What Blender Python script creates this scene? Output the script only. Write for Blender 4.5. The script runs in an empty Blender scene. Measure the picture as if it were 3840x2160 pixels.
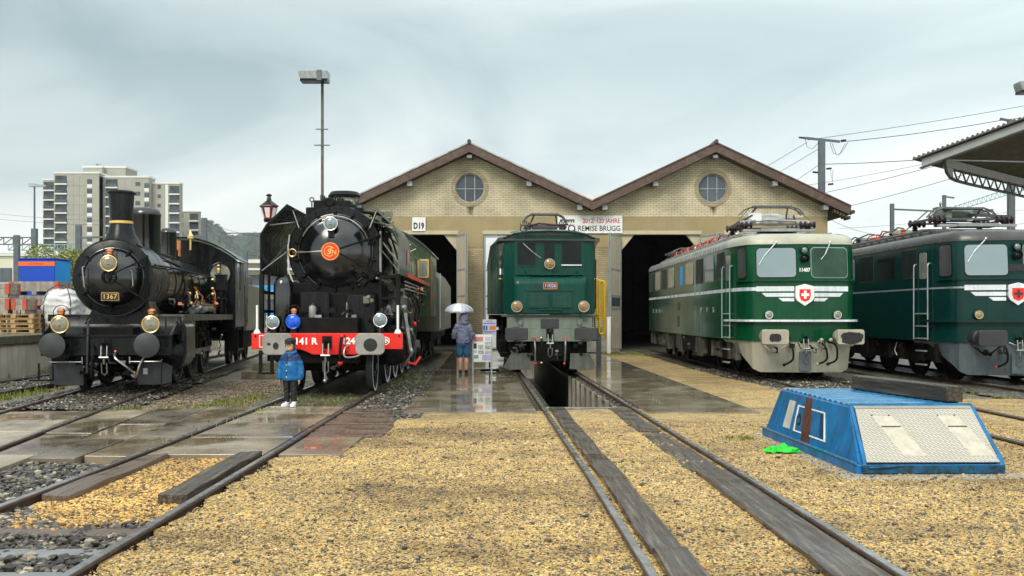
import bpy, bmesh, math, random
import numpy as np
from mathutils import Vector, Matrix, Euler
R = random.Random(7)
PI = math.pi
rad = math.radians
scene = bpy.context.scene
COL = scene.collection

# ------------------------------------------------------------------ mesh building
class MB:
    def __init__(self): self.v = []; self.f = []
    def add(self, vs, fs):
        b = len(self.v); self.v += [tuple(p) for p in vs]; self.f += [tuple(i + b for i in f) for f in fs]; return self
    def box(self, x0, x1, y0, y1, z0, z1):
        return self.add([(x0,y0,z0),(x1,y0,z0),(x1,y1,z0),(x0,y1,z0),(x0,y0,z1),(x1,y0,z1),(x1,y1,z1),(x0,y1,z1)],
                        [(0,3,2,1),(4,5,6,7),(0,1,5,4),(1,2,6,5),(2,3,7,6),(3,0,4,7)])
    def obox(self, c, size, rot=(0,0,0)):
        m = Euler(rot).to_matrix(); c = Vector(c); s = Vector(size) * .5
        vs = [c + m @ Vector((sx*s.x, sy*s.y, sz*s.z)) for sz in (-1,1) for sy in (-1,1) for sx in (-1,1)]
        return self.add(vs, [(0,2,3,1),(4,5,7,6),(0,1,5,4),(1,3,7,5),(3,2,6,7),(2,0,4,6)])
    def bar(self, p, q, w, h=None):
        p = Vector(p); q = Vector(q); d = q - p; h = h or w
        z = d.normalized(); x = z.cross(Vector((0,0,1)))
        if x.length < 1e-4: x = Vector((1,0,0))
        x.normalize(); y = z.cross(x)
        vs = [b + x*sx*w/2 + y*sy*h/2 for b in (p,q) for sx,sy in ((-1,-1),(1,-1),(1,1),(-1,1))]
        return self.add(vs, [(0,1,2,3),(7,6,5,4),(0,4,5,1),(1,5,6,2),(2,6,7,3),(3,7,4,0)])
    def prism(self, pts, ax, a, b):
        if ax == 'y': f = lambda p, t: (p[0], t, p[1])
        elif ax == 'x': f = lambda p, t: (t, p[0], p[1])
        else: f = lambda p, t: (p[0], p[1], t)
        n = len(pts)
        vs = [f(p, a) for p in pts] + [f(p, b) for p in pts]
        fs = [tuple(range(n)), tuple(range(2*n-1, n-1, -1))] + [(i, (i+1) % n, n+(i+1) % n, n+i) for i in range(n)]
        return self.add(vs, fs)
    def loft(self, secs, cap=True, closed=True):
        n = len(secs[0]); vs = [p for s in secs for p in s]; fs = []
        m = n if closed else n-1
        for k in range(len(secs)-1):
            for i in range(m):
                j = (i+1) % n
                fs.append((k*n+i, k*n+j, (k+1)*n+j, (k+1)*n+i))
        if cap and closed:
            fs.append(tuple(range(n-1, -1, -1))); fs.append(tuple(range((len(secs)-1)*n, len(secs)*n)))
        return self.add(vs, fs)
    @staticmethod
    def frame(d):
        d = Vector(d).normalized()
        x = d.cross(Vector((0,0,1)))
        if x.length < 1e-3: x = Vector((1,0,0))
        x.normalize(); return x, d.cross(x).normalized(), d
    def lathe(self, prof, o, ax, n=24, cap=True):
        x, y, d = self.frame(ax); o = Vector(o); secs = []
        for r, t in prof:
            r = max(r, 1e-4)
            secs.append([o + d*t + (x*math.cos(2*PI*i/n) + y*math.sin(2*PI*i/n))*r for i in range(n)])
        return self.loft(secs, cap)
    def cyl(self, p, q, r, r2=None, n=16):
        d = Vector(q) - Vector(p)
        return self.lathe([(r,0),(r if r2 is None else r2, d.length)], p, d, n)
    def tube(self, pts, r, n=8, closed=False):
        pts = [Vector(p) for p in pts]; secs = []; m = len(pts)
        rr = r if isinstance(r, (list, tuple)) else [r]*m
        px = None
        for i, p in enumerate(pts):
            if closed: d = pts[(i+1) % m] - pts[i-1]
            else: d = pts[min(i+1, m-1)] - pts[max(i-1, 0)]
            if d.length < 1e-9: d = Vector((0,0,1))
            d.normalize()
            if px is None: x, y, _ = self.frame(d)
            else:
                x = px - d*px.dot(d)
                if x.length < 1e-4: x, y, _ = self.frame(d)
                x.normalize(); y = d.cross(x)
            px = x
            secs.append([p + (x*math.cos(2*PI*k/n) + y*math.sin(2*PI*k/n))*rr[i] for k in range(n)])
        if closed: secs.append(secs[0])
        return self.loft(secs, not closed)
    def ell(self, c, r, nu=16, nv=10, rot=None):
        c = Vector(c); r = (r,r,r) if isinstance(r, (int,float)) else r
        m = Euler(rot).to_matrix() if rot else Matrix.Identity(3)
        secs = []
        for j in range(nv+1):
            t = -PI/2 + PI*j/nv; q = max(math.cos(t), 1e-3)
            secs.append([c + m @ Vector((r[0]*q*math.cos(2*PI*i/nu), r[1]*q*math.sin(2*PI*i/nu), r[2]*math.sin(t))) for i in range(nu)])
        return self.loft(secs)
    def torus(self, c, ax, Rm, r, n=32, k=8, a0=0, a1=2*PI):
        x, y, d = self.frame(ax); c = Vector(c)
        full = abs(a1-a0-2*PI) < 1e-6
        pts = [c + (x*math.cos(a0+(a1-a0)*i/n) + y*math.sin(a0+(a1-a0)*i/n))*Rm for i in range(n if full else n+1)]
        return self.tube(pts, r, k, closed=full)
    def build(self, name, mat, parent=None, bevel=0, ang=35, loc=None, flat=False, remesh=0, smooth_it=0):
        me = bpy.data.meshes.new(name)
        bm = bmesh.new()
        vs = [bm.verts.new(p) for p in self.v]
        for f in self.f:
            try: bm.faces.new([vs[i] for i in f])
            except ValueError: pass
        bmesh.ops.recalc_face_normals(bm, faces=bm.faces)
        bm.to_mesh(me); bm.free()
        o = bpy.data.objects.new(name, me); COL.objects.link(o)
        if mat: me.materials.append(mat)
        if parent: o.parent = parent
        if loc: o.location = loc
        if remesh:
            md = o.modifiers.new('r', 'REMESH'); md.mode = 'VOXEL'; md.voxel_size = remesh
            if smooth_it:
                sm = o.modifiers.new('s', 'SMOOTH'); sm.factor = .5; sm.iterations = smooth_it
            bake(o)
            me = o.data
        if bevel:
            md = o.modifiers.new('b', 'BEVEL'); md.width = bevel; md.segments = 2; md.limit_method = 'ANGLE'; md.angle_limit = rad(35)
            md.use_clamp_overlap = True
        if not flat:
            me.polygons.foreach_set('use_smooth', [True]*len(me.polygons))
            me.set_sharp_from_angle(angle=rad(ang))
        return o

def crumple(o, amp, freq, seed=0, stretch=(1,1,1)):
    """cloth folds: push the vertices along their normals"""
    from mathutils import noise as mn
    me = o.data
    ns = [v.normal.copy() for v in me.vertices]
    for v, n in zip(me.vertices, ns):
        p = Vector((v.co.x*stretch[0], v.co.y*stretch[1], v.co.z*stretch[2]))*freq+Vector((seed,seed*.7,0))
        r = 1-abs(mn.noise(p))*2.2; v.co += n*amp*max(0, r*.7+mn.noise(p*2.3)*.35+.1)
    me.update()
def bake(o):
    dg = bpy.context.evaluated_depsgraph_get()
    me = bpy.data.meshes.new_from_object(o.evaluated_get(dg), depsgraph=dg)
    mats = list(o.data.materials)
    o.modifiers.clear(); o.data = me
    if not me.materials:
        for m in mats: me.materials.append(m)

def raw_mesh(name, V, F, mat, parent=None, smooth=False):
    """numpy verts (n,3) and equal-size faces (m,k) -> one mesh object"""
    me = bpy.data.meshes.new(name)
    n, k = F.shape
    me.vertices.add(len(V)); me.vertices.foreach_set('co', V.astype(np.float32).ravel())
    me.loops.add(n*k); me.loops.foreach_set('vertex_index', F.astype(np.int32).ravel())
    me.polygons.add(n); me.polygons.foreach_set('loop_start', np.arange(0, n*k, k, dtype=np.int32))
    me.polygons.foreach_set('use_smooth', np.full(n, smooth))
    me.update(calc_edges=True); me.validate()
    me.materials.append(mat)
    o = bpy.data.objects.new(name, me); COL.objects.link(o)
    if parent: o.parent = parent
    return o

def tag(o, label=None, cat=None, group=None, kind=None):
    if label: o['label'] = label
    if cat: o['category'] = cat
    if group: o['group'] = group
    if kind: o['kind'] = kind
    return o

def thing(name, label, cat, loc=(0,0,0), rz=0, group=None):
    o = bpy.data.objects.new(name, None); COL.objects.link(o)
    o.empty_display_size = .2
    o.location = loc; o.rotation_euler = (0,0,rz)
    return tag(o, label, cat, group)

def copy_tree(o, parent=None):
    c = o.copy(); COL.objects.link(c)
    if parent: c.parent = parent
    for ch in list(o.children): copy_tree(ch, c)
    return c

def text(name, body, size, mat, parent, loc, rot=(PI/2,0,0), ext=.004, bold=0., align='CENTER', sx=1., space=1., fitw=None):
    cu = bpy.data.curves.new(name, 'FONT'); cu.body = body; cu.size = size
    cu.align_x = align; cu.align_y = 'CENTER'; cu.extrude = ext; cu.offset = bold; cu.space_character = space
    cu.resolution_u = 3
    o = bpy.data.objects.new(name, cu); COL.objects.link(o)
    dg = bpy.context.evaluated_depsgraph_get()
    me = bpy.data.meshes.new_from_object(o.evaluated_get(dg), depsgraph=dg)
    bpy.data.objects.remove(o); bpy.data.curves.remove(cu)
    o = bpy.data.objects.new(name, me); COL.objects.link(o)
    me.materials.clear(); me.materials.append(mat)
    o.parent = parent; o.location = loc; o.rotation_euler = rot
    xs = [v.co.x for v in me.vertices]; k = fitw/(max(xs)-min(xs)) if fitw else sx
    for v in me.vertices: v.co.x *= k
    return o

def rr(x0, x1, z0, z1, r, n=4):
    r = min(r, (x1-x0)/2-1e-4, (z1-z0)/2-1e-4); pts = []
    for cx, cz, a in ((x1-r,z0+r,-PI/2),(x1-r,z1-r,0),(x0+r,z1-r,PI/2),(x0+r,z0+r,PI)):
        for i in range(n+1):
            t = a + PI/2*i/n; pts.append((cx+r*math.cos(t), cz+r*math.sin(t)))
    return pts

def circ(cx, cz, r, n=24, rz=None):
    return [(cx+r*math.cos(2*PI*i/n), cz+(rz or r)*math.sin(2*PI*i/n)) for i in range(n)]

# ------------------------------------------------------------------ materials
def lnk(nt, a, ao, b, bi): nt.links.new(a.outputs[ao], b.inputs[bi])
def ramp(nt, stops, interp='LINEAR'):
    n = nt.nodes.new('ShaderNodeValToRGB'); n.color_ramp.interpolation = interp
    el = n.color_ramp.elements
    while len(el) < len(stops): el.new(.5)
    for e, (p, c) in zip(el, stops):
        e.position = p; e.color = (c,c,c,1) if isinstance(c, (int,float)) else (*c,1)
    return n
def newmat(name):
    m = bpy.data.materials.new(name); m.use_nodes = True
    return m, m.node_tree, m.node_tree.nodes['Principled BSDF']
def coords(nt, kind='Object', scale=(1,1,1), rot=(0,0,0)):
    t = nt.nodes.new('ShaderNodeTexCoord'); mp = nt.nodes.new('ShaderNodeMapping')
    mp.inputs['Scale'].default_value = scale; mp.inputs['Rotation'].default_value = rot
    lnk(nt, t, kind, mp, 'Vector'); return mp
def noise(nt, co, scale, detail=4, rough=.55):
    n = nt.nodes.new('ShaderNodeTexNoise'); n.inputs['Scale'].default_value = scale
    n.inputs['Detail'].default_value = detail; n.inputs['Roughness'].default_value = rough
    lnk(nt, co, 'Vector', n, 'Vector'); return n
def mix(nt, fac, a, b, blend='MIX'):
    n = nt.nodes.new('ShaderNodeMix'); n.data_type = 'RGBA'; n.blend_type = blend
    for k, x in ((0, fac), (6, a), (7, b)):
        if isinstance(x, (int, float)): n.inputs[k].default_value = x
        elif isinstance(x, tuple): n.inputs[k].default_value = (*x, 1)
        else: nt.links.new(x, n.inputs[k])
    return n.outputs[2]
def bump(nt, b, height, strength=.3, dist=.01):
    n = nt.nodes.new('ShaderNodeBump'); n.inputs['Strength'].default_value = strength; n.inputs['Distance'].default_value = dist
    nt.links.new(height, n.inputs['Height']); nt.links.new(n.outputs[0], b.inputs['Normal']); return n

def pm(name, col, rough=.5, metal=0., var=.25, scale=2.5, dirt=None, dirt_amt=.0, streak=False, bmp=0., bscale=30, coat=0., rvar=.12, spec=.35, emit=None):
    """painted / worn surface: base colour with mottling, optional dirt (patches or vertical rain streaks), uneven gloss"""
    m, nt, b = newmat(name)
    co = coords(nt)
    n1 = noise(nt, co, scale, 5, .6)
    r1 = ramp(nt, [(.3, tuple(c*(1-var) for c in col)), (.7, tuple(min(c*(1+var), 1) for c in col))]); lnk(nt, n1, 'Fac', r1, 'Fac')
    out = r1.outputs['Color']
    if dirt:
        co2 = coords(nt, scale=(9,9,.7) if streak else (1,1,1))
        n2 = noise(nt, co2, 1.0 if streak else scale*1.7, 6, .65)
        r2 = ramp(nt, [(.5-.28*dirt_amt, 0.), (.78-.2*dirt_amt, 1.)]); lnk(nt, n2, 'Fac', r2, 'Fac')
        mu = nt.nodes.new('ShaderNodeMath'); mu.operation = 'MULTIPLY'; mu.inputs[1].default_value = min(1, .35+dirt_amt)
        lnk(nt, r2, 'Color', mu, 0)
        out = mix(nt, mu.outputs[0], out, dirt)
    nt.links.new(out, b.inputs['Base Color'])
    n3 = noise(nt, coords(nt, scale=(4,4,1)), 1.6, 4)
    r3 = ramp(nt, [(.3, max(rough-rvar, .02)), (.7, min(rough+rvar, 1))]); lnk(nt, n3, 'Fac', r3, 'Fac')
    lnk(nt, r3, 'Color', b, 'Roughness')
    b.inputs['Metallic'].default_value = metal
    b.inputs['Specular IOR Level'].default_value = spec
    if coat: b.inputs['Coat Weight'].default_value = coat*.4; b.inputs['Coat Roughness'].default_value = .08
    if bmp:
        n4 = noise(nt, co, bscale, 3); bump(nt, b, n4.outputs['Fac'], bmp, .01)
    return m

M = {}
M['black'] = pm('black_paint', (.004,.0055,.006), .24, var=.4, dirt=(.022,.022,.019), dirt_amt=.25, bmp=.08, bscale=5, spec=.22)
M['blacksteel'] = pm('black_steel', (.005,.0055,.006), .38, var=.4, dirt=(.02,.017,.013), dirt_amt=.25, bmp=.15, spec=.14)
M['smokebox'] = pm('smokebox_black', (.0045,.006,.0065), .26, var=.4, dirt=(.022,.024,.022), dirt_amt=.3, streak=True, bmp=.09, bscale=7, spec=.2)
M['underframe'] = pm('underframe_grime', (.004,.004,.0038), .6, var=.5, dirt=(.018,.014,.010), dirt_amt=.3, bmp=.3, spec=.12)
M['blackgloss'] = pm('wet_black_enamel', (.003,.004,.005), .16, var=.4, dirt=(.010,.010,.009), dirt_amt=.15, bmp=.05, bscale=5, spec=.8, rvar=.07)
M['blackdoor'] = pm('wet_black_door', (.003,.004,.005), .17, var=.4, dirt=(.012,.012,.011), dirt_amt=.2, streak=True, bmp=.04, bscale=7, spec=.8, rvar=.06)
M['steel'] = pm('bare_steel', (.42,.42,.40), .34, metal=.85, var=.3, dirt=(.12,.1,.08), dirt_amt=.3)
M['brass'] = pm('brass', (.75,.52,.20), .25, metal=.9, var=.2)
M['copper'] = pm('copper', (.62,.24,.11), .3, metal=.85, var=.25)
M['chrome'] = pm('polished_metal', (.72,.73,.74), .2, metal=.9, var=.1)
M['silverpaint'] = pm('silver_stripe', (.66,.69,.72), .3, metal=.25, var=.12, dirt=(.25,.26,.27), dirt_amt=.1, streak=True)
M['reflector'] = pm('lamp_reflector', (.24,.22,.16), .12, metal=.2, var=.25, scale=14)
M['reflectorwarm'] = pm('warm_lamp_reflector', (.26,.17,.075), .22, metal=.2, var=.25, scale=14)
M['lensclear'] = pm('clear_lens', (.20,.24,.245), .08, metal=.2, var=.3, scale=16, rvar=.04)
M['lensblue'] = pm('blue_lens', (.01,.09,.55), .1, var=.5, scale=12, coat=.6, rvar=.04)
M['gunmetal'] = pm('dull_grey_steel', (.05,.052,.054), .45, metal=.3, var=.25, dirt=(.03,.03,.03), dirt_amt=.3)
M['guard'] = pm('guard_plate_grey', (.045,.048,.05), .4, metal=.2, var=.35, dirt=(.03,.03,.03), dirt_amt=.4, streak=True)
M['red'] = pm('signal_red', (.72,.018,.010), .3, var=.1, coat=.3, dirt=(.3,.03,.02), dirt_amt=.1, streak=True)
M['redtrim'] = pm('faded_red', (.55,.10,.06), .4, var=.2)
M['white'] = pm('white_paint', (.74,.74,.71), .42, var=.08, dirt=(.42,.4,.34), dirt_amt=.12, streak=True)
M['letter'] = pm('letter_white', (.82,.82,.78), .4, var=.06)
M['lettergrey'] = pm('letter_silver', (.42,.47,.44), .35, metal=.3, var=.3, scale=8)
M['letterblack'] = pm('letter_black', (.02,.02,.024), .5, var=.1)
M['letterred'] = pm('letter_red', (.55,.02,.03), .5, var=.1)
M['gold'] = pm('gold_paint', (.78,.48,.13), .35, metal=.3, var=.12)
M['tenderbrown'] = pm('tender_brown_grey', (.17,.16,.125), .4, var=.2, coat=.3, dirt=(.1,.095,.08), dirt_amt=.2, streak=True)
M['boilergreen'] = pm('boiler_green', (.12,.155,.07), .25, var=.3, coat=.4, dirt=(.16,.17,.11), dirt_amt=.2)
M['cabgreen'] = pm('cab_green', (.035,.075,.028), .3, var=.3, coat=.3, dirt=(.09,.1,.05), dirt_amt=.15, streak=True)
M['tenderolive'] = pm('tender_olive', (.15,.15,.11), .35, var=.2, coat=.3, dirt=(.08,.08,.06), dirt_amt=.25, streak=True)
M['tendergrey'] = pm('tender_grey', (.06,.058,.048), .4, var=.2, coat=.3, dirt=(.2,.19,.16), dirt_amt=.2, streak=True)
M['green'] = pm('bright_green', (.0015,.060,.019), .17, var=.22, scale=1.2, coat=.25, dirt=(.004,.035,.02), dirt_amt=.42, streak=True, rvar=.06, spec=.16, bmp=.10, bscale=2.2)
M['greenteal'] = pm('teal_green', (.0015,.050,.033), .26, var=.2, scale=1.4, coat=.2, dirt=(.004,.03,.026), dirt_amt=.42, streak=True, spec=.16, bmp=.10, bscale=2.2)
M['greendark'] = pm('dark_teal_green', (.0015,.031,.027), .2, var=.22, scale=1.2, coat=.25, dirt=(.004,.018,.018), dirt_amt=.42, streak=True, rvar=.06, spec=.16, bmp=.10, bscale=2.2)
M['creamroof'] = pm('cream_roof', (.37,.365,.285), .4, var=.12, dirt=(.32,.31,.25), dirt_amt=.15, streak=True)
M['greyroof'] = pm('grey_roof', (.21,.21,.185), .35, var=.2, coat=.3, dirt=(.09,.09,.08), dirt_amt=.3)
M['darkroof'] = pm('dark_roof', (.05,.052,.05), .3, var=.25, coat=.4, dirt=(.05,.035,.028), dirt_amt=.3)
M['rooflight'] = pm('silver_roof_edge', (.27,.285,.27), .3, metal=.2, var=.2, coat=.3, dirt=(.15,.15,.14), dirt_amt=.2)
M['plow'] = pm('stone_grey_paint', (.32,.31,.24), .42, var=.12, coat=.15, dirt=(.22,.2,.16), dirt_amt=.2, streak=True)
M['plowgreen'] = pm('grey_green_paint', (.15,.185,.145), .42, var=.15, dirt=(.1,.12,.1), dirt_amt=.25, streak=True)
M['plowdark'] = pm('blue_grey_paint', (.085,.11,.12), .4, var=.2, coat=.2, dirt=(.04,.05,.05), dirt_amt=.3, streak=True)
M['bufferbeige'] = pm('buffer_beige', (.35,.325,.255), .42, var=.15, dirt=(.2,.18,.14), dirt_amt=.2)
M['buffergrey'] = pm('buffer_grey', (.30,.285,.255), .42, var=.15, metal=.2, dirt=(.16,.15,.13), dirt_amt=.25)
M['grease'] = pm('grease', (.018,.018,.018), .35, var=.5, scale=14, bmp=.4)
M['insulator'] = pm('insulator', (.03,.018,.02), .2, var=.2, coat=.3)
M['rustred'] = pm('red_busbar', (.45,.08,.035), .45, var=.3)
M['pantograph'] = pm('pantograph_grey', (.09,.095,.095), .45, metal=.4, var=.25)
M['pantolight'] = pm('pantograph_light', (.50,.50,.47), .4, metal=.2, var=.2)
M['rubber'] = pm('rubber', (.006,.006,.007), .45, var=.2, spec=.15)
M['glassdark'] = pm('dark_glass', (.008,.012,.012), .06, var=.4, rvar=.03, spec=.14)
M['glassdarkrefl'] = pm('dark_reflection_glass', (.02,.055,.032), .08, metal=.1, var=.6, scale=1.4, rvar=.03, spec=.4)  # dark green reflection in the right windscreen, painted as base colour
M['glasssky'] = pm('sky_reflection_glass', (.27,.325,.335), .06, metal=.55, var=.06, scale=1, rvar=.03)  # pale sky reflection in the left windscreen, painted into the base colour
M['dusty'] = pm('dusty_gear', (.085,.082,.062), .6, var=.4, dirt=(.02,.018,.014), dirt_amt=.5)
M['lanternred'] = pm('lantern_red', (.32,.012,.01), .35, var=.1)
M['glasscorner'] = pm('corner_glass', (.085,.085,.085), .1, metal=.3, var=.3, rvar=.03)
M['glasscab'] = pm('side_glass', (.38,.38,.33), .1, metal=.55, var=.3, rvar=.03)
M['louver'] = pm('louvre_metal', (.035,.05,.045), .4, var=.3)
M['concreteblock'] = pm('concrete_block', (.33,.31,.26), .7, var=.2, scale=5, bmp=.4, dirt=(.14,.13,.1), dirt_amt=.3)
M['galv'] = pm('galvanised', (.34,.37,.38), .45, metal=.5, var=.2)
M['darksteel'] = pm('mast_steel', (.10,.12,.13), .5, metal=.2, var=.2)
M['rustpole'] = pm('weathered_pole', (.10,.085,.06), .6, var=.3)
M['yellow'] = pm('yellow_paint', (.92,.58,.0), .4, var=.06, coat=.3)
M['skin'] = pm('skin', (.58,.32,.20), .5, var=.06, scale=8)
M['skinlegs'] = pm('skin_legs', (.55,.30,.19), .5, var=.06, scale=8)
M['hairdark'] = pm('hair', (.014,.011,.009), .5, var=.3)
M['capblack'] = pm('cap_cloth', (.010,.010,.012), .6, var=.2, bmp=.2, bscale=80)
M['jacketblue'] = pm('blue_raincoat', (.003,.10,.27), .42, var=.25, scale=5, bmp=.25, bscale=14)
M['jacketnavy'] = pm('navy_yoke', (.004,.022,.10), .45, var=.2, scale=5)
M['trousers'] = pm('black_trousers', (.011,.012,.014), .6, var=.3, bmp=.2, bscale=20)
M['sneaker'] = pm('pale_sneaker', (.72,.64,.70), .5, var=.08)
M['shoedark'] = pm('dark_shoe', (.014,.012,.016), .5, var=.2)
M['hoodie'] = pm('grey_blue_hoodie', (.15,.16,.24), .8, var=.25, scale=9, bmp=.3, bscale=16)
M['denim'] = pm('denim', (.022,.09,.165), .75, var=.3, scale=9, bmp=.2, bscale=40)
M['umbrella'] = pm('umbrella_silver', (.66,.68,.70), .4, metal=.05, var=.06)
M['umbrellagrey'] = pm('umbrella_grey', (.40,.44,.49), .4, metal=.05, var=.08)
M['boardwhite'] = pm('board_white', (.74,.75,.72), .4, var=.05)
M['posterred'] = pm('poster_red', (.60,.22,.20), .5, var=.15)
M['posterlilac'] = pm('poster_lilac', (.42,.38,.62), .5, var=.2)
M['postergrey'] = pm('poster_grey', (.40,.42,.42), .5, var=.6, scale=18)
M['posterblue'] = pm('poster_blue', (.03,.06,.30), .5, var=.2)
M['posterorange'] = pm('poster_orange', (.62,.20,.05), .5, var=.2)
M['posterpale'] = pm('poster_pale_lilac', (.52,.53,.68), .5, var=.06)
M['machineblue'] = pm('machine_blue', (.003,.145,.36), .4, var=.28, scale=3, dirt=(.030,.022,.016), dirt_amt=.30, streak=True, bmp=.12, bscale=4)
M['bluetop'] = pm('machine_blue_top', (.02,.20,.40), .25, var=.3, scale=5, coat=.4, dirt=(.02,.06,.10), dirt_amt=.35, bmp=.1)
M['rust'] = pm('rust', (.085,.028,.012), .75, var=.6, scale=9, dirt=(.02,.012,.01), dirt_amt=.3, bmp=.4)
M['containerblue'] = pm('container_blue', (.003,.055,.40), .45, var=.1)
M['containerlight'] = pm('container_light_blue', (.004,.28,.72), .4, var=.08)
M['orange'] = pm('orange_band', (.80,.13,.02), .45, var=.06)
M['pallet'] = pm('pallet_wood', (.36,.24,.11), .75, var=.35, scale=6, bmp=.3)
M['cratewood'] = pm('weathered_crate_wood', (.30,.27,.225), .75, var=.3, scale=7, bmp=.3, dirt=(.12,.1,.08), dirt_amt=.3, streak=True)
M['cratered'] = pm('crate_red', (.42,.075,.045), .6, var=.25)
M['bag'] = pm('woven_bag', (.60,.60,.585), .6, var=.15, scale=9, bmp=.9, bscale=11, dirt=(.35,.34,.31), dirt_amt=.2)
M['limegreen'] = pm('lime_plastic', (.02,.52,.03), .4, var=.15, scale=12)
M['apartment'] = pm('precast_concrete', (.315,.31,.262), .8, var=.08, scale=.3)
M['apartmentside'] = pm('precast_side', (.33,.32,.27), .8, var=.08, scale=.3)  # slightly paler precast tone for the wall return and panel joints
M['balcony'] = pm('balcony_recess_shade', (.045,.055,.055), .6, var=.5, scale=.6)  # flat dark colour painted in for the shade inside the balcony recesses
M['windowfar'] = pm('far_window', (.07,.085,.10), .15, var=.4, scale=.4)
M['slabwhite'] = pm('white_slab', (.62,.62,.58), .7, var=.06)
M['facade'] = pm('pale_facade', (.58,.56,.44), .8, var=.06, scale=.3)
M['tealgrey'] = pm('teal_grey', (.20,.30,.28), .6, var=.1)
M['bark'] = pm('bark', (.06,.05,.035), .9, var=.3, bmp=.5)
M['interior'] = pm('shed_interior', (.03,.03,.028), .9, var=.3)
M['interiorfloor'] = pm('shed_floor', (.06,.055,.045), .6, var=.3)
M['canopyunder'] = pm('canopy_boards', (.095,.085,.05), .7, var=.25, scale=2)
M['canopyroof'] = pm('corrugated_roof', (.12,.105,.09), .6, var=.2)
M['canopytrim'] = pm('canopy_fascia', (.30,.31,.30), .5, var=.12)
M['wire'] = pm('wire', (.05,.055,.06), .5, metal=.3, var=.1)
M['railtop'] = pm('worn_rail', (.40,.39,.37), .25, metal=.85, var=.25, scale=4, dirt=(.10,.06,.04), dirt_amt=.2)
M['railrust'] = pm('rusty_rail', (.085,.05,.032), .6, var=.45, scale=6, bmp=.2, dirt=(.03,.025,.02), dirt_amt=.3)
M['sleeper'] = pm('concrete_sleeper', (.19,.19,.19), .5, var=.15, scale=5, bmp=.2)
# ------------------------------------------------------------------ ground materials
STONES = [(0.,(.03,.024,.016)),(.13,(.12,.08,.035)),(.25,(.43,.27,.074)),(.50,(.57,.38,.112)),(.70,(.69,.515,.215)),(.82,(.34,.26,.15)),(.91,(.09,.08,.066)),(1.,(.035,.033,.032))]
def damp(nt):
    """damp and trodden patches, the same over the sheet and over the loose stones"""
    co = coords(nt, scale=(.8,1.5,1)); a = noise(nt, co, .42, 5, .6); r = ramp(nt, [(.34,(.56,.53,.49)),(.50,(1.,.98,.95)),(.66,(1.14,1.13,1.10))]); lnk(nt, a, 'Fac', r, 'Fac')
    b = noise(nt, coords(nt), 2.6, 4); r2 = ramp(nt, [(.34,(.70,.69,.68)),(.52,(1.02,1.02,1.02))]); lnk(nt, b, 'Fac', r2, 'Fac')
    return mix(nt, 1., r.outputs['Color'], r2.outputs['Color'], 'MULTIPLY')
def pebble_mat(name, stops, scale, sat=(1,1,1), patch=None, rough=.55, bstr=.9, bdist=.012):
    m, nt, b = newmat(name)
    co = coords(nt, 'Object')
    v = nt.nodes.new('ShaderNodeTexVoronoi'); v.inputs['Scale'].default_value = scale; v.inputs['Randomness'].default_value = 1
    wob = noise(nt, co, scale*.7, 2)
    add = nt.nodes.new('ShaderNodeMixRGB'); add.blend_type = 'ADD'; add.inputs[0].default_value = .012
    lnk(nt, co, 0, add, 1); lnk(nt, wob, 'Color', add, 2); lnk(nt, add, 0, v, 'Vector')
    sp = nt.nodes.new('ShaderNodeSeparateColor'); lnk(nt, v, 'Color', sp, 0)
    st = [(p, tuple(c*s for c, s in zip(col, sat))) for p, col in stops]
    r1 = ramp(nt, st); lnk(nt, sp, 0, r1, 'Fac')
    out = r1.outputs['Color']
    out = mix(nt, 1., out, damp(nt), 'MULTIPLY')
    if patch:
        n2 = noise(nt, co, patch[1], 5); r2 = ramp(nt, [(patch[2],0.),(patch[2]+.12,1.)]); lnk(nt, n2, 'Fac', r2, 'Fac')
        out = mix(nt, r2.outputs['Color'], out, patch[0])
    nt.links.new(out, b.inputs['Base Color'])
    b.inputs['Roughness'].default_value = rough
    inv = nt.nodes.new('ShaderNodeMath'); inv.operation = 'SUBTRACT'; inv.inputs[0].default_value = 1.; lnk(nt, v, 'Distance', inv, 1)
    bump(nt, b, inv.outputs[0], bstr, bdist)
    return m
def stone_mat(name, stops, rough=.5):
    m, nt, b = newmat(name)
    g = nt.nodes.new('ShaderNodeNewGeometry')
    r1 = ramp(nt, stops); lnk(nt, g, 'Random Per Island', r1, 'Fac')
    n = noise(nt, coords(nt), 60, 3); r2 = ramp(nt, [(.3,.8),(.7,1.15)]); lnk(nt, n, 'Fac', r2, 'Fac')
    nt.links.new(mix(nt, 1., mix(nt, 1., r1.outputs['Color'], r2.outputs['Color'], 'MULTIPLY'), damp(nt), 'MULTIPLY'), b.inputs['Base Color'])
    b.inputs['Roughness'].default_value = rough
    return m
BALL = [(0.,(.022,.021,.019)),(.4,(.05,.046,.04)),(.65,(.09,.082,.066)),(.83,(.15,.132,.10)),(.94,(.32,.28,.20)),(1.,(.42,.37,.28))]
M['gravel'] = pebble_mat('cream_gravel', STONES, 58)
M['gravelyellow'] = pebble_mat('yellow_gravel', STONES, 46, sat=(1.12,1.0,.78))
M['grit'] = pebble_mat('damp_grit', [(0.,(.05,.042,.032)),(.4,(.13,.105,.075)),(.75,(.24,.20,.14)),(1.,(.40,.35,.27))], 40, patch=((.05,.065,.018), .8, .60), rough=.6)
M['ballast'] = pebble_mat('dark_ballast', BALL, 26, rough=.42, bdist=.025)
M['stonecream'] = stone_mat('cream_stones', STONES)
M['stoneyellow'] = stone_mat('yellow_stones', [(p, (c[0]*1.12, c[1], c[2]*.78)) for p, c in STONES])
M['stonebrown'] = stone_mat('brown_grit', [(0.,(.05,.038,.025)),(.4,(.14,.10,.06)),(.75,(.24,.18,.11)),(1.,(.42,.34,.22))])
M['stonedark'] = stone_mat('ballast_stones', BALL, .35)

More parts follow.
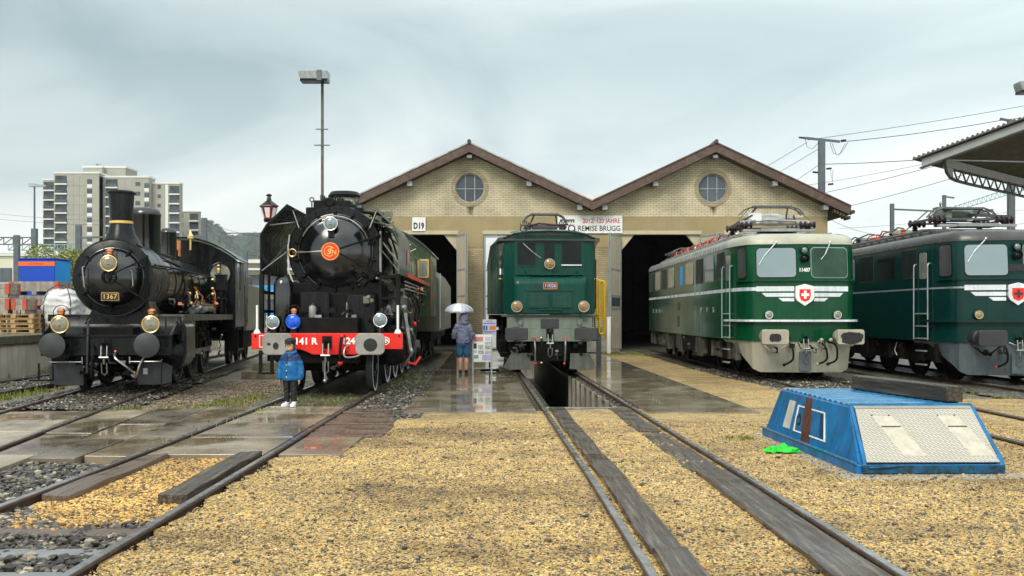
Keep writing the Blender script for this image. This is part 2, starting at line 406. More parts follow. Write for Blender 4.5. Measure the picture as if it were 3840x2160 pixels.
def wet_concrete(name, cols, island=False, wet=.5, rlo=.045, rhi=.42):
    m, nt, b = newmat(name)
    co = coords(nt)
    n1 = noise(nt, co, 1.3, 7, .62); r1 = ramp(nt, [(.28, cols[0]), (.5, cols[1]), (.75, cols[2])]); lnk(nt, n1, 'Fac', r1, 'Fac')
    out = r1.outputs['Color']
    fine = noise(nt, co, 70, 3); rf = ramp(nt, [(.3,.78),(.7,1.15)]); lnk(nt, fine, 'Fac', rf, 'Fac')
    out = mix(nt, 1., out, rf.outputs['Color'], 'MULTIPLY')
    if island:
        g = nt.nodes.new('ShaderNodeNewGeometry'); ri = ramp(nt, [(0.,(.42,.39,.34)),(.4,(.85,.80,.72)),(.7,(1.05,1.,.93)),(1.,(1.3,1.28,1.2))]); lnk(nt, g, 'Random Per Island', ri, 'Fac')
        out = mix(nt, 1., out, ri.outputs['Color'], 'MULTIPLY')
    nt.links.new(out, b.inputs['Base Color'])
    n2 = noise(nt, coords(nt, scale=(.9,.55,1)), 1.1, 5, .6); r2 = ramp(nt, [(wet-.1, rlo), (wet+.12, rhi)]); lnk(nt, n2, 'Fac', r2, 'Fac')
    lnk(nt, r2, 'Color', b, 'Roughness'); b.inputs['Specular IOR Level'].default_value = .75
    r3 = ramp(nt, [(wet-.1, .0), (wet+.15, 1.)]); lnk(nt, n2, 'Fac', r3, 'Fac')
    mu = nt.nodes.new('ShaderNodeMath'); mu.operation = 'MULTIPLY'; lnk(nt, r3, 'Color', mu, 0); lnk(nt, fine, 'Fac', mu, 1)
    bump(nt, b, mu.outputs[0], .25, .004)
    return m
M['apron'] = wet_concrete('wet_concrete', [(.09,.073,.046),(.235,.195,.135),(.42,.365,.27)], wet=.57, rlo=.025, rhi=.22)
M['panels'] = wet_concrete('crossing_concrete', [(.10,.080,.052),(.225,.185,.128),(.35,.305,.225)], island=True, wet=.5, rlo=.06, rhi=.5)
def wood(name, cols, rough=.5):
    m, nt, b = newmat(name)
    co = coords(nt, scale=(22,1.1,22)); n = noise(nt, co, 1.2, 6, .65)
    r1 = ramp(nt, [(.25, cols[0]), (.5, cols[1]), (.75, cols[2])]); lnk(nt, n, 'Fac', r1, 'Fac')
    nt.links.new(r1.outputs['Color'], b.inputs['Base Color'])
    n2 = noise(nt, coords(nt), 2., 4); r2 = ramp(nt, [(.38, rough*.25), (.6, rough)]); lnk(nt, n2, 'Fac', r2, 'Fac'); lnk(nt, r2, 'Color', b, 'Roughness')
    b.inputs['Specular IOR Level'].default_value = .3
    bump(nt, b, n.outputs['Fac'], .7, .012)
    return m
M['timber'] = wood('wet_dark_timber', [(.012,.009,.006),(.06,.045,.032),(.22,.175,.13)], .5)
M['timberbrown'] = wood('wet_brown_timber', [(.04,.028,.02),(.12,.085,.06),(.20,.15,.115)])
M['timberbeam'] = wood('weathered_beam', [(.014,.011,.008),(.05,.04,.028),(.13,.11,.08)], .45)
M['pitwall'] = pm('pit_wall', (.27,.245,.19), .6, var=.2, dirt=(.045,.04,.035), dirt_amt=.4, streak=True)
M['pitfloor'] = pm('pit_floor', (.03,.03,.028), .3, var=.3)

# ------------------------------------------------------------------ track centre lines
TR_C = [(2.5,1.67),(6,1.60),(9.6,1.515),(12.7,1.41),(17.2,1.27),(21.8,1.12),(26,.98),(47,.29)]
TR_B = [(2.5,-3.39),(6,-3.42),(9,-3.44),(12.7,-3.475),(16,-3.52),(19.5,-3.58),(47,-4.12)]
TR_A = [(6,-5.88),(9,-6.36),(12,-6.83),(15.5,-7.38),(19.4,-8.0),(46,-11.77)]
TR_D = [(4,6.98),(47,6.98)]
TR_E = [(4,11.45),(47,11.45)]
TR_Z = [(12,-10.65),(18,-10.95),(22,-11.15),(26,-11.36),(46,-12.6)]
def at(tr, y):
    for (y0,x0),(y1,x1) in zip(tr, tr[1:]):
        if y <= y1: return x0 + (x1-x0)*(y-y0)/(y1-y0)
    return tr[-1][1]
def dense(tr, y0, y1, step=.5):
    n = max(2, int((y1-y0)/step)+1); return [(at(tr, y0+(y1-y0)*i/(n-1)), y0+(y1-y0)*i/(n-1)) for i in range(n)]

# ------------------------------------------------------------------ terrain sheets
PY0, PY1 = 17.2, 46.0
def pit_x(y, s): return at(TR_C, y) + s*.60
mb = MB(); zg = -.11; W = 2500
mb.add([(-W,-60,zg),(W,-60,zg),(W,PY0,zg),(-W,PY0,zg)], [(0,1,2,3)])
mb.add([(-W,PY0,zg),(pit_x(PY0,-1),PY0,zg),(pit_x(PY1,-1),PY1,zg),(-W,PY1,zg)], [(0,1,2,3)])
mb.add([(pit_x(PY0,1),PY0,zg),(W,PY0,zg),(W,PY1,zg),(pit_x(PY1,1),PY1,zg)], [(0,1,2,3)])
mb.add([(-W,PY1,zg),(W,PY1,zg),(W,4000,zg),(-W,4000,zg)], [(0,1,2,3)])
tag(mb.build('ground', M['grit'], flat=True), kind='structure')

def wavy(pts, amp=.07, step=.18, seed=1):
    rr_ = random.Random(seed); out = []
    n = len(pts)
    for i in range(n):
        x0,y0 = pts[i]; x1,y1 = pts[(i+1) % n]; L = math.hypot(x1-x0,y1-y0); k = max(1, int(L/step))
        if L > 60: k = max(1, int(L/2))
        for j in range(k):
            t = j/k; out.append((x0+(x1-x0)*t + rr_.uniform(-amp,amp), y0+(y1-y0)*t + rr_.uniform(-amp,amp)))
    return out
def sheet(name, pts, z, mat, amp=.07, seed=1, kind='structure'):
    if name in ('gravel','ballast'): kind = 'stuff'
    mb = MB(); w = wavy(pts, amp, seed=seed) if amp else pts
    mb.add([(x,y,z) for x,y in w], [tuple(range(len(w)))])
    o = mb.build(name, mat, flat=True); return tag(o, kind=kind)
# cream gravel in front and beside the apron
G1 = [(-2.60,2.2),(12,2.2),(30,12),(30,19),(9,19),(6.1,19.2),(5.5,24),(5.3,30),(5.2,40),(3.2,40),(3.5,30),(3.9,19),(4.0,16.6),(2.0,17.12),(.2,16.6),(-1.2,16.3),(-1.9,15.2),(-1.95,12.0),(-2.62,11.2)]
sheet('gravel', G1, -.045, M['gravel'], .09, 3)
G2 = [(-4.05,7.75),(-3.5,7.5),(-2.85,7.9),(-2.80,11.1),(-3.3,11.35),(-3.9,11.3),(-4.15,9.6)]
sheet('gravel', G2, -.074, M['gravelyellow'], .06, 4)
sheet('ballast', [(-12,2.2),(-2.7,2.2),(-2.75,8.5),(-4.2,8.6),(-4.3,10.9),(-5.6,11.3),(-12,10.9)], -.085, M['ballast'], .08, 5)
sheet('ballast', [(5.7,19.4),(8.3,18.9),(8.3,46),(5.6,46),(5.45,27)], -.07, M['ballast'], .12, 6)
sheet('ballast', [(9.6,19.5),(13.4,19.5),(13.4,46),(9.6,46)], -.072, M['ballast'], .12, 7)
sheet('ballast', [(-12.3,15),(-10.2,15),(-10.4,20),(-11.5,34),(-13.2,34)], -.066, M['ballast'], .1, 8)
sheet('ballast', [(-9.2,17.5),(-6.6,17.2),(-8.4,32),(-10.8,32)], -.063, M['ballast'], .1, 9)
sheet('ballast', [(-2.75,17.0),(-1.8,15.0),(-1.35,15.6),(-2.3,33),(-2.7,33)], -.06, M['ballast'], .07, 10)
sheet('ballast', [(-4.7,17.5),(-2.5,17.3),(-3.0,44),(-5.4,44)], -.068, M['ballast'], .1, 19)

# wet concrete apron either side of the pit
AY0, AY1 = 16.2, 44.6
mb = MB()
def slabpoly(mb, pts, z0, z1):
    mb.prism(pts, 'z', z0, z1)
ys = [PY0, 21.8, 26, AY1]
ys2 = [AY0, PY0, 21.8, 26, AY1]
left = [(-1.75,AY0),(-2.55,AY1)] + [(at(TR_C,y)-.90, y) for y in reversed(ys2)]
right = [(at(TR_C,y)+.90, y) for y in ys2] + [(3.5,AY1),(4.02,AY0)]
slabpoly(mb, left, -.2, -.022); slabpoly(mb, right, -.2, -.022)
mb.prism([(at(TR_C,y)-.895, y) for y in ys] + [(pit_x(y,-1), y) for y in reversed(ys)], 'z', -.2, -.12)
mb.prism([(pit_x(y,1), y) for y in ys] + [(at(TR_C,y)+.895, y) for y in reversed(ys)], 'z', -.2, -.12)
tag(mb.build('pavement', M['apron'], flat=True), kind='structure')
# joints: thin dark sealing strips across the apron
mb = MB()
for y in (20.4, 24.6, 29., 34., 39.):
    mb.box(-1.75-.028*(y-AY0)+.02, at(TR_C,y)-.93, y-.012, y+.012, -.03, -.018)
    mb.box(at(TR_C,y)+.93, 3.9-.02*(y-AY0), y-.012, y+.012, -.03, -.018)
tag(mb.build('pavement', M['timber'], flat=True), kind='structure')
# inspection pit
mb = MB(); mb2 = MB()
for s in (-1, 1):
    pts = [(pit_x(y,s), y) for y in ys] + [(pit_x(y,s)+s*.12, y) for y in reversed(ys)]
    mb.prism(pts, 'z', -1.35, -.115)
mb.prism([(pit_x(PY0,-1)-.1,PY0-.14),(pit_x(PY0,1)+.1,PY0-.14),(pit_x(PY0,1)+.1,PY0-.002),(pit_x(PY0,-1)-.1,PY0-.002)], 'z', -1.35, -.03)
for y in np.arange(17.8, 27, 1.1):
    x = pit_x(y,1); mb.obox((x-.03, y, -.62), (.07,.16,1.1))
mb.box(pit_x(PY1,-1)-.1,pit_x(PY1,1)+.1,PY1-.01,PY1+.2,-1.4,-.115)
tag(mb.build('inspection_pit', M['pitwall'], flat=True), 'concrete inspection pit open between the rails before the teal locomotive', 'pit')
pit = bpy.data.objects['inspection_pit']
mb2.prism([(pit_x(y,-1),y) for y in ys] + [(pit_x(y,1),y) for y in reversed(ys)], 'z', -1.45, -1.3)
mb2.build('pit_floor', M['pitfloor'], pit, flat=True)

# crossing of concrete panels
rnd = random.Random(5)
mb = MB()
def panel(mb, xa, xb, y0, y1, z=-.02, t=.12, slant=0., gap=.014):
    """panel whose sides run along the interpolated lines xa(y), xb(y)"""
    dz = rnd.uniform(-.012,.006)
    a = [(xa(y0)+gap, y0+gap), (xb(y0)-gap, y0+gap), (xb(y1)-gap, y1-gap), (xa(y1)+gap, y1-gap)]
    vs = [(x,y,z-t) for x,y in a] + [(x,y,z+dz+rnd.uniform(-.004,.004)) for x,y in a]
    mb.add(vs, [(3,2,1,0),(4,5,6,7),(0,1,5,4),(1,2,6,5),(2,3,7,6),(3,0,4,7)])
Bl = lambda y: at(TR_B,y)-.80; Br = lambda y: at(TR_B,y)+.80
Bli = lambda y: at(TR_B,y)-.67; Bri = lambda y: at(TR_B,y)+.67
Ar = lambda y: at(TR_A,y)+.82; Ari = lambda y: at(TR_A,y)+.66; Ali = lambda y: at(TR_A,y)-.66; Al = lambda y: at(TR_A,y)-.82
for y0, y1 in ((11.3,12.9),(12.9,14.4),(14.4,15.9),(15.9,17.25)): 
    panel(mb, Bli, Bri, y0, y1)
cols = [lambda y,k=k: Ar(y)+(Bl(y)-Ar(y))*k/3 for k in range(4)]
cuts = [[9.9,11.3,13.3,15.2,16.6],[11.0,12.7,14.5,16.9],[11.2,13.0,15.0,17.2]]
for k in range(3):
    for y0, y1 in zip(cuts[k], cuts[k][1:]): panel(mb, cols[k], cols[k+1], y0, y1)
for y0, y1 in ((10.1,11.9),(11.9,13.5),(13.5,15.0),(15.0,16.3)): panel(mb, Ali, Ari, y0, y1)
cols = [lambda y,k=k: Al(y)-1.6+1.6*k/2 for k in range(3)]
for k in range(2):
    for y0, y1 in ((10.6,12.4),(12.4,14.2),(14.2,15.4)): panel(mb, cols[k], cols[k+1], y0, y1)
panel(mb, Br, lambda y: -1.93+.0*y, 11.35, 13.0)
tag(mb.build('pavement', M['panels'], bevel=.006, flat=True), kind='structure')

# timber decking right of the black-and-red locomotive's track
def plank(x0, x1, y0, y1, z, t, label, mat='timber', group=None, tr=None, dy=0):
    mb = MB(); k = 6
    xs = [(y0+(y1-y0)*i/k) for i in range(k+1)]
    rn = random.Random(int(y0*100+x0*10))
    f = (lambda y: at(tr, y)) if tr else (lambda y: 0)
    ya, xm = y0, f(y0)+(x0+x1)/2
    secs = []
    for y in xs:
        j = [rn.uniform(-.016,.016) for _ in range(4)]
        c = f(y) - xm
        secs.append([(c+x0+j[0], y-ya, -t),(c+x1+j[1], y-ya, -t),(c+x1+j[1], y-ya+dy, j[3]*.6),(c+x0+j[0], y-ya+dy*.5, j[2]*.6)])
    mb.loft(secs)
    o = mb.build('timber_plank', M[mat], bevel=.008)
    o.location = (xm, ya, z)
    return tag(o, label, 'plank', group)
GP = 'crossing timbers laid beside rails'
plank(-.655,-.40,12.35,17.0,-.008,.13,'dark wet timber plank beside the left pit rail, farthest of that row',tr=TR_C,group=GP)
plank(-.66,-.42,6.72,12.3,.0,.14,'long dark split timber plank inside the left rail of the centre track',tr=TR_C,group=GP)
plank(-.655,-.41,3.6,6.68,.004,.14,'nearest grey timber plank inside the left centre rail, beyond a cross joint',tr=TR_C,group=GP)
plank(.36,.66,13.6,17.05,-.016,.12,'dark timber plank inside the right centre rail next to the pit end',tr=TR_C,group=GP)
plank(.34,.67,10.2,13.5,-.036,.1,'half buried timber plank inside the right centre rail under gravel',tr=TR_C,group=GP)
plank(.34,.67,6.58,10.1,-.006,.12,'long pale wet timber plank inside the right centre rail',tr=TR_C,group=GP)
plank(.33,.67,3.6,6.53,-.002,.12,'nearest wet pale plank inside the right centre rail, beyond a cross joint',tr=TR_C,group=GP)
plank(.40,.645,8.6,11.25,.022,.15,'thick black timber with blunt end lying on yellow gravel inside the rail',tr=TR_B,group=GP)
plank(-.67,-.42,8.75,11.3,-.012,.12,'flat brown timber inside the left rail beside the yellow gravel',tr=TR_B,mat='timberbrown',group=GP)
for i, y in enumerate((13.05,13.75,14.5,15.3,16.1)):
    wdt = (.98,1.0,.96,.86,.74)[i]
    o = plank(.80,.80+wdt,y,y+.66,-.02+R.uniform(-.006,.004),.1,
          ('nearest','second','third','fourth','farthest')[i]+' brown wet deck board right of the black and red locomotive track','timberbrown','brown deck boards right of the track',tr=TR_B)

# ------------------------------------------------------------------ rails
def make_rail(tr, off, y0, y1, label, group, top=0., step=.6, clips=None):
    pts = dense(tr, y0, y1, step)
    oy = y0; ox = pts[0][0]+off
    prof = [(-.07,-.155),(.07,-.155),(.07,-.14),(.012,-.12),(.012,-.035),(.035,-.025),(.035,-.008),(.028,0),(-.028,0),(-.035,-.008),(-.035,-.025),(-.012,-.035),(-.012,-.12),(-.07,-.14)]
    mb = MB(); mb.loft([[(x+off-ox+a, y-oy, b+top) for a, b in prof] for x, y in pts])
    o = mb.build('rail', M['railrust'], ang=50); o.location = (ox, oy, 0)
    hb = MB(); hb.loft([[(x+off-ox-.029, y-oy, -.001+top),(x+off-ox+.029, y-oy, -.001+top),(x+off-ox+.026, y-oy, .004+top),(x+off-ox-.026, y-oy, .004+top)] for x, y in pts])
    hb.build('rail_head', M['railtop'], o)
    if clips:
        for y in np.arange(clips[0], clips[1], clips[2]):
            for s in (-1, 1):
                cb = MB(); x = at(tr, y)+off-ox+s*.10
                cb.obox((x, y-oy, -.105), (.10,.12,.05)); cb.cyl((x+s*.01, y-oy, -.08),(x+s*.01,y-oy,-.025),.026,n=8)
                cb.build('rail_clip', M['clip'], o)
    return tag(o, label, 'rail', group)
GR = 'track rails'
M['clip'] = pm('rail_clip_steel', (.15,.14,.125), .3, metal=.4, var=.4)
make_rail(TR_C,-.755,2.6,44.5,'left rail of the centre track running to the inspection pit',GR,clips=(17.3,25.4,.5))
make_rail(TR_C,.755,2.6,44.5,'right rail of the centre track running to the inspection pit',GR,clips=(17.3,25.4,.5))
make_rail(TR_B,-.745,2.6,44.5,'left rail of the track carrying the black and red steam locomotive',GR)
make_rail(TR_B,.745,2.6,44.5,'right rail of the track carrying the black and red steam locomotive',GR)
make_rail(TR_A,-.745,7,45,'left rail under the black steam locomotive with brass lamps',GR)
make_rail(TR_A,.745,7,45,'right rail under the black steam locomotive with brass lamps',GR)
make_rail(TR_D,-.75,6.5,46,'left rail under the bright green locomotive',GR)
make_rail(TR_D,.75,6.5,46,'right rail under the bright green locomotive',GR)
make_rail(TR_E,-.75,10,46,'rusty left rail under the dark green locomotive',GR)
make_rail(TR_E,.75,10,46,'rusty right rail under the dark green locomotive',GR)
make_rail(TR_Z,-.745,13,44,'rail nearest the retaining wall on the empty track',GR)
make_rail(TR_Z,.745,13,44,'rail of the empty track nearer the black locomotive',GR)
for i, (y, lab) in enumerate(((5.6,'sleeper in dark ballast nearest to the viewer, mostly cut off'),(6.22,'nearest light grey sleeper showing in the dark ballast'),(6.85,'light grey sleeper in dark ballast behind the nearest one'))):
    mb = MB(); mb.box(-1.25,.68,-.10,.10,-.1,.0)
    o = mb.build('sleeper', M['sleeper'], bevel=.015); o.location = (at(TR_B,y), y, -.062); tag(o, lab, 'sleeper', 'sleepers in the dark ballast')
mb = MB(); mb.box(-1.25,.66,-.11,.11,-.1,.0)
o = mb.build('sleeper', M['timberbrown'], bevel=.015); o.location = (at(TR_B,7.5), 7.5, -.062); tag(o, 'brown timber sleeper at the front edge of the yellow gravel patch', 'sleeper', 'sleepers in the dark ballast')

# ------------------------------------------------------------------ loose stones (real relief)
def ico(sub=0):
    bm = bmesh.new(); bmesh.ops.create_icosphere(bm, subdivisions=max(sub,1), radius=1); 
    V = np.array([v.co[:] for v in bm.verts]); F = np.array([[v.index for v in f.verts] for f in bm.faces]); bm.free(); return V, F
def inside(px, py, poly):
    c = np.zeros(len(px), bool); n = len(poly)
    for i in range(n):
        x0,y0 = poly[i]; x1,y1 = poly[(i+1) % n]
        if y0 == y1: continue
        k = ((y0 > py) != (y1 > py)) & (px < (x1-x0)*(py-y0)/(y1-y0)+x0); c ^= k
    return c
def stones(name, poly, n, r0, r1, z, mat, seed, near=None, flat=.6, sub=1, avoid=None):
    rg = np.random.default_rng(seed)
    P = np.array(poly); lo, hi = P.min(0), P.max(0)
    xs = []; ys_ = []; got = 0
    while got < n:
        x = rg.uniform(lo[0], hi[0], n*2)
        if near: y = near[0]*np.exp(rg.uniform(0, math.log(near[1]/near[0]), n*2)**1.0)
        else: y = rg.uniform(lo[1], hi[1], n*2)
        k = inside(x, y, poly)
        if near: k &= np.abs(x) < .56*y
        if avoid is not None: k &= ~avoid(x, y)
        xs.append(x[k]); ys_.append(y[k]); got += k.sum()
    x = np.concatenate(xs)[:n]; y = np.concatenate(ys_)[:n]
    V, F = ico(sub)
    r = rg.uniform(r0, r1, n)*rg.uniform(.7,1.3,n)
    S = np.stack([r*rg.uniform(.8,1.3,n), r*rg.uniform(.8,1.3,n), r*rg.uniform(flat*.7,flat*1.2,n)],1)
    a = rg.uniform(0, 2*PI, n); t = rg.uniform(-.4,.4,n)
    jit = rg.uniform(.72,1.22,(n,len(V),1))
    W_ = V[None]*S[:,None,:]*jit
    ca, sa = np.cos(a)[:,None], np.sin(a)[:,None]
    X = W_[...,0]*ca-W_[...,1]*sa; Y = W_[...,0]*sa+W_[...,1]*ca; Z = W_[...,2]+X*np.sin(t)[:,None]*.4
    zz = z if np.isscalar(z) else z(x, y)
    out = np.stack([X+x[:,None], Y+y[:,None], Z+np.broadcast_to(zz, x.shape)[:,None]+(r*flat*.35)[:,None]],2).reshape(-1,3)
    FF = (F[None]+(np.arange(n)*len(V))[:,None,None]).reshape(-1,3)
    return tag(raw_mesh(name, out, FF, mat), kind='stuff')
Cx = lambda y: np.interp(y, [p[0] for p in TR_C], [p[1] for p in TR_C])
Bx = lambda y: np.interp(y, [p[0] for p in TR_B], [p[1] for p in TR_B])
def avoidC(x, y):
    d = x-Cx(y)
    return ((np.abs(np.abs(d)-.755) < .05) | ((d > -.66) & (d < -.40) & (y > 3)) | ((d > .34) & (d < .67) & ((y < 10.2) | (y > 13.5))))
stones('gravel', [(-2.62,3),(8,3),(12,13),(4,16),(2,17),(-.9,16.2),(-1.9,14),(-1.95,11.9),(-2.62,11.1)], 84000, .0055, .0105, -.045, M['stonecream'], 1, near=(4.5,15), avoid=avoidC)
stones('gravel', [(-2.62,3),(8,3),(12,13),(4,16),(2,17),(-.9,16.2),(-1.9,14),(-1.95,11.9),(-2.62,11.1)], 260, .014, .026, -.045, M['stonedark'], 11, near=(4.5,15), avoid=avoidC)
stones('gravel', [(-2.62,3),(8,3),(12,13),(4,16),(2,17),(-.9,16.2),(-1.9,14),(-1.95,11.9),(-2.62,11.1)], 2600, .013, .022, -.045, M['stonecream'], 21, near=(4.5,15), avoid=avoidC)
def avoidB(x, y):
    d = x-Bx(y); return ((d > .40) & (y > 8.6)) | ((d < -.42) & (y > 8.7)) | (np.abs(np.abs(d)-.745) < .05)
stones('gravel', G2, 9500, .008, .016, -.072, M['stoneyellow'], 2, avoid=avoidB)
def avoidS(x, y):
    d = np.abs(np.abs(x-Bx(y))-.745) < .055
    for s in (5.6,6.22,6.85,7.5): d |= (np.abs(y-s) < .075) & (x < Bx(y)+.68) & (np.sin(x*9+s*5)+np.sin(x*23) < 1.0)
    return d
stones('ballast', [(-5.2,4.6),(-2.72,4.6),(-2.72,8.0),(-3.4,7.65),(-4.2,8.6),(-4.4,10.8),(-5.6,11.2),(-7.5,10.8),(-7,6)], 7600, .014, .034, -.075, M['stonedark'], 3, avoid=avoidS, flat=.75)
stones('ballast', [(5.6,19.3),(8.3,18.9),(8.3,30),(5.4,30)], 4200, .015, .034, -.06, M['stonedark'], 4, flat=.7)
stones('ballast', [(-2.7,17.0),(-2.0,14.9),(-1.4,15.5),(-2.3,30),(-2.7,30)], 3000, .014, .032, -.05, M['stonedark'], 5, flat=.7)
stones('ballast', [(-12.2,16),(-10.2,16),(-10.4,20),(-11.4,30),(-12.8,30)], 3000, .015, .034, -.055, M['stonedark'], 6, flat=.7)
stones('ballast', [(-9.0,17.0),(-6.4,16.8),(-7.9,27),(-10,27)], 3800, .013, .03, -.055, M['stonedark'], 8, flat=.7)
stones('gravel', [(-6.4,16.9),(-4.5,17.2),(-4.5,25),(-7.6,25)], 6500, .010, .022, -.105, M['stonebrown'], 7, flat=.6)

# ------------------------------------------------------------------ grass and weeds
def grass(poly, n, h0, h1, seed, zb=-.10, clump=0):
    rg = np.random.default_rng(seed); P = np.array(poly); lo, hi = P.min(0), P.max(0)
    if clump:
        cx = rg.uniform(lo[0],hi[0],clump*3); cy = rg.uniform(lo[1],hi[1],clump*3); k = inside(cx,cy,poly); cx, cy = cx[k][:clump], cy[k][:clump]
        i = rg.integers(0,len(cx),n); sz = rg.uniform(.04,.2,len(cx))
        x = cx[i]+rg.normal(0,1,n)*sz[i]; y = cy[i]+rg.normal(0,1,n)*sz[i]
    else:
        x = rg.uniform(lo[0],hi[0],n*2); y = rg.uniform(lo[1],hi[1],n*2); k = inside(x,y,poly); x, y = x[k][:n], y[k][:n]; n = len(x)
    h = rg.uniform(h0,h1,n); a = rg.uniform(0,2*PI,n); w = rg.uniform(.004,.010,n); l = rg.uniform(.1,.6,n)*h
    dx, dy = np.cos(a), np.sin(a)
    z = np.full(n, zb)
    v = np.stack([np.stack([x-dy*w,y+dx*w,z],1), np.stack([x+dy*w,y-dx*w,z],1),
                  np.stack([x+dx*l*.4+dy*w*.7,y+dy*l*.4-dx*w*.7,z+h*.6],1), np.stack([x+dx*l*.4-dy*w*.7,y+dy*l*.4+dx*w*.7,z+h*.6],1),
                  np.stack([x+dx*l,y+dy*l,z+h],1)],1).reshape(-1,3)
    b = np.arange(n)*5
    F = np.concatenate([np.stack([b,b+1,b+2],1),np.stack([b,b+2,b+3],1),np.stack([b+3,b+2,b+4],1)])
    return v, F
gm, gnt, gb = newmat('grass_blades')
g_ = gnt.nodes.new('ShaderNodeNewGeometry'); gr = ramp(gnt, [(0.,(.04,.06,.006)),(.45,(.10,.14,.010)),(.8,(.22,.23,.018)),(1.,(.24,.18,.06))]); lnk(gnt, g_, 'Random Per Island', gr, 'Fac')
lnk(gnt, gr, 'Color', gb, 'Base Color'); gb.inputs['Roughness'].default_value = .5
M['grass'] = gm
Vs = []; Fs = []; nb = 0
for args in (([(-5.9,17.0),(-4.45,17.1),(-4.45,20.5),(-5.6,20.5)], 2600,.02,.08,1,-.11,34),
             ([(-4.4,17.4),(-2.7,17.4),(-2.8,20.4),(-4.4,20.4)], 1300,.02,.07,2,-.085,18),
             ([(-2.72,20.2),(-1.95,19.5),(-2.1,29),(-2.9,29)], 3000,.02,.08,3,-.07,34),
             ([(7.9,18.8),(9.7,18.8),(9.7,26),(8.1,26)], 2600,.02,.09,4,-.11,30),
             ([(3.3,39),(5.4,38.6),(5.6,43.5),(3.4,43.8)], 2200,.04,.12,5,-.11,40),
             ([(-12.75,22.5),(-12.4,22.5),(-13.2,31),(-13.5,31)], 3800,.06,.30,6,-.11,16),
             ([(-9.6,14.3),(-8.7,14.3),(-8.7,17),(-9.6,17)], 900,.05,.2,7,-.11,10),
             ([(-7.2,16.4),(-5.6,16.4),(-5.6,17.4),(-7.2,17.4)], 900,.03,.12,8,-.11,12),
             ([(9.4,15.5),(11.5,15),(12,19),(9.6,19)], 2600,.03,.1,9,-.11,40),
             ([(2.75,12.75),(3.05,12.75),(3.05,13.0),(2.75,13.0)], 260,.02,.06,10,-.06,3),
             ([(-4.25,16.9),(-4.1,16.9),(-4.3,12),(-4.45,12)], 260,.02,.07,12,-.04,14),
             ([(-10.3,17),(-9.4,17),(-10.2,24),(-10.6,24)], 1500,.03,.13,13,-.11,30)):
    v, F = grass(*args[:4], args[4], args[5], args[6]); Vs.append(v); Fs.append(F+nb); nb += len(v)
tag(raw_mesh('grass', np.concatenate(Vs), np.concatenate(Fs), M['grass']), kind='stuff')
# ------------------------------------------------------------------ engine shed
def brick_mat(name, c1, c2, mortar, sw=.27, sh=.085, dirt=.36):
    m, nt, b = newmat(name)
    t = nt.nodes.new('ShaderNodeTexCoord'); sp = nt.nodes.new('ShaderNodeSeparateXYZ'); lnk(nt, t, 'Object', sp, 0)
    ad = nt.nodes.new('ShaderNodeMath'); ad.operation = 'ADD'; lnk(nt, sp, 'X', ad, 0); lnk(nt, sp, 'Y', ad, 1)
    cb = nt.nodes.new('ShaderNodeCombineXYZ'); lnk(nt, ad, 0, cb, 'X'); lnk(nt, sp, 'Z', cb, 'Y')
    br = nt.nodes.new('ShaderNodeTexBrick'); lnk(nt, cb, 0, br, 'Vector')
    br.inputs['Scale'].default_value = 1.; br.inputs['Brick Width'].default_value = sw; br.inputs['Row Height'].default_value = sh
    br.inputs['Mortar Size'].default_value = .011; br.inputs['Mortar Smooth'].default_value = .3; br.inputs['Bias'].default_value = -.1
    br.inputs['Color1'].default_value = (*c1,1); br.inputs['Color2'].default_value = (*c2,1); br.inputs['Mortar'].default_value = (*mortar,1)
    n = noise(nt, t and coords(nt), .9, 6); r = ramp(nt, [(.3,1-dirt),(.62,1.06)]); lnk(nt, n, 'Fac', r, 'Fac')
    nt.links.new(mix(nt, 1., br.outputs['Color'], r.outputs['Color'], 'MULTIPLY'), b.inputs['Base Color'])
    b.inputs['Roughness'].default_value = .75
    iv = nt.nodes.new('ShaderNodeMath'); iv.operation = 'SUBTRACT'; iv.inputs[0].default_value = 1.; lnk(nt, br, 'Fac', iv, 1)
    bump(nt, b, iv.outputs[0], .6, .01)
    return m
M['brick'] = brick_mat('cream_brick', (.60,.52,.335), (.51,.445,.29), (.26,.22,.15))
M['brickold'] = brick_mat('weathered_brick', (.42,.34,.19), (.33,.265,.15), (.20,.165,.11), dirt=.4)
M['plaster'] = pm('ochre_plaster', (.31,.245,.125), .8, var=.12, scale=1.2, dirt=(.25,.20,.11), dirt_amt=.15, streak=True, bmp=.15, bscale=60)
M['lintel'] = pm('cream_lintel', (.46,.405,.27), .7, var=.1, dirt=(.35,.3,.2), dirt_amt=.2)
M['fascia'] = pm('brown_fascia', (.088,.056,.042), .6, var=.25, scale=3, dirt=(.22,.17,.14), dirt_amt=.08, streak=False)
M['roofedge'] = pm('roof_edge', (.42,.40,.35), .6, var=.3, dirt=(.12,.09,.07), dirt_amt=.3)
M['doorpanel'] = pm('door_panel_beige', (.52,.45,.33), .6, var=.1, dirt=(.25,.22,.16), dirt_amt=.2, streak=True)
M['doorwhite'] = pm('door_panel_white', (.66,.68,.68), .5, var=.05)
M['doorframe'] = pm('door_frame_grey', (.26,.30,.31), .5, var=.15)
shed = thing('engine_shed', 'twin gabled cream brick engine shed with round windows and open doors', 'engine shed', (0,45,0))
AX = [-1.89, 9.02]; SL = .47; ZU = 8.76
XL, XR, XV = -7.05, 14.18, 3.56
under = lambda x, a: ZU - SL*abs(x-a)
zb = 5.95
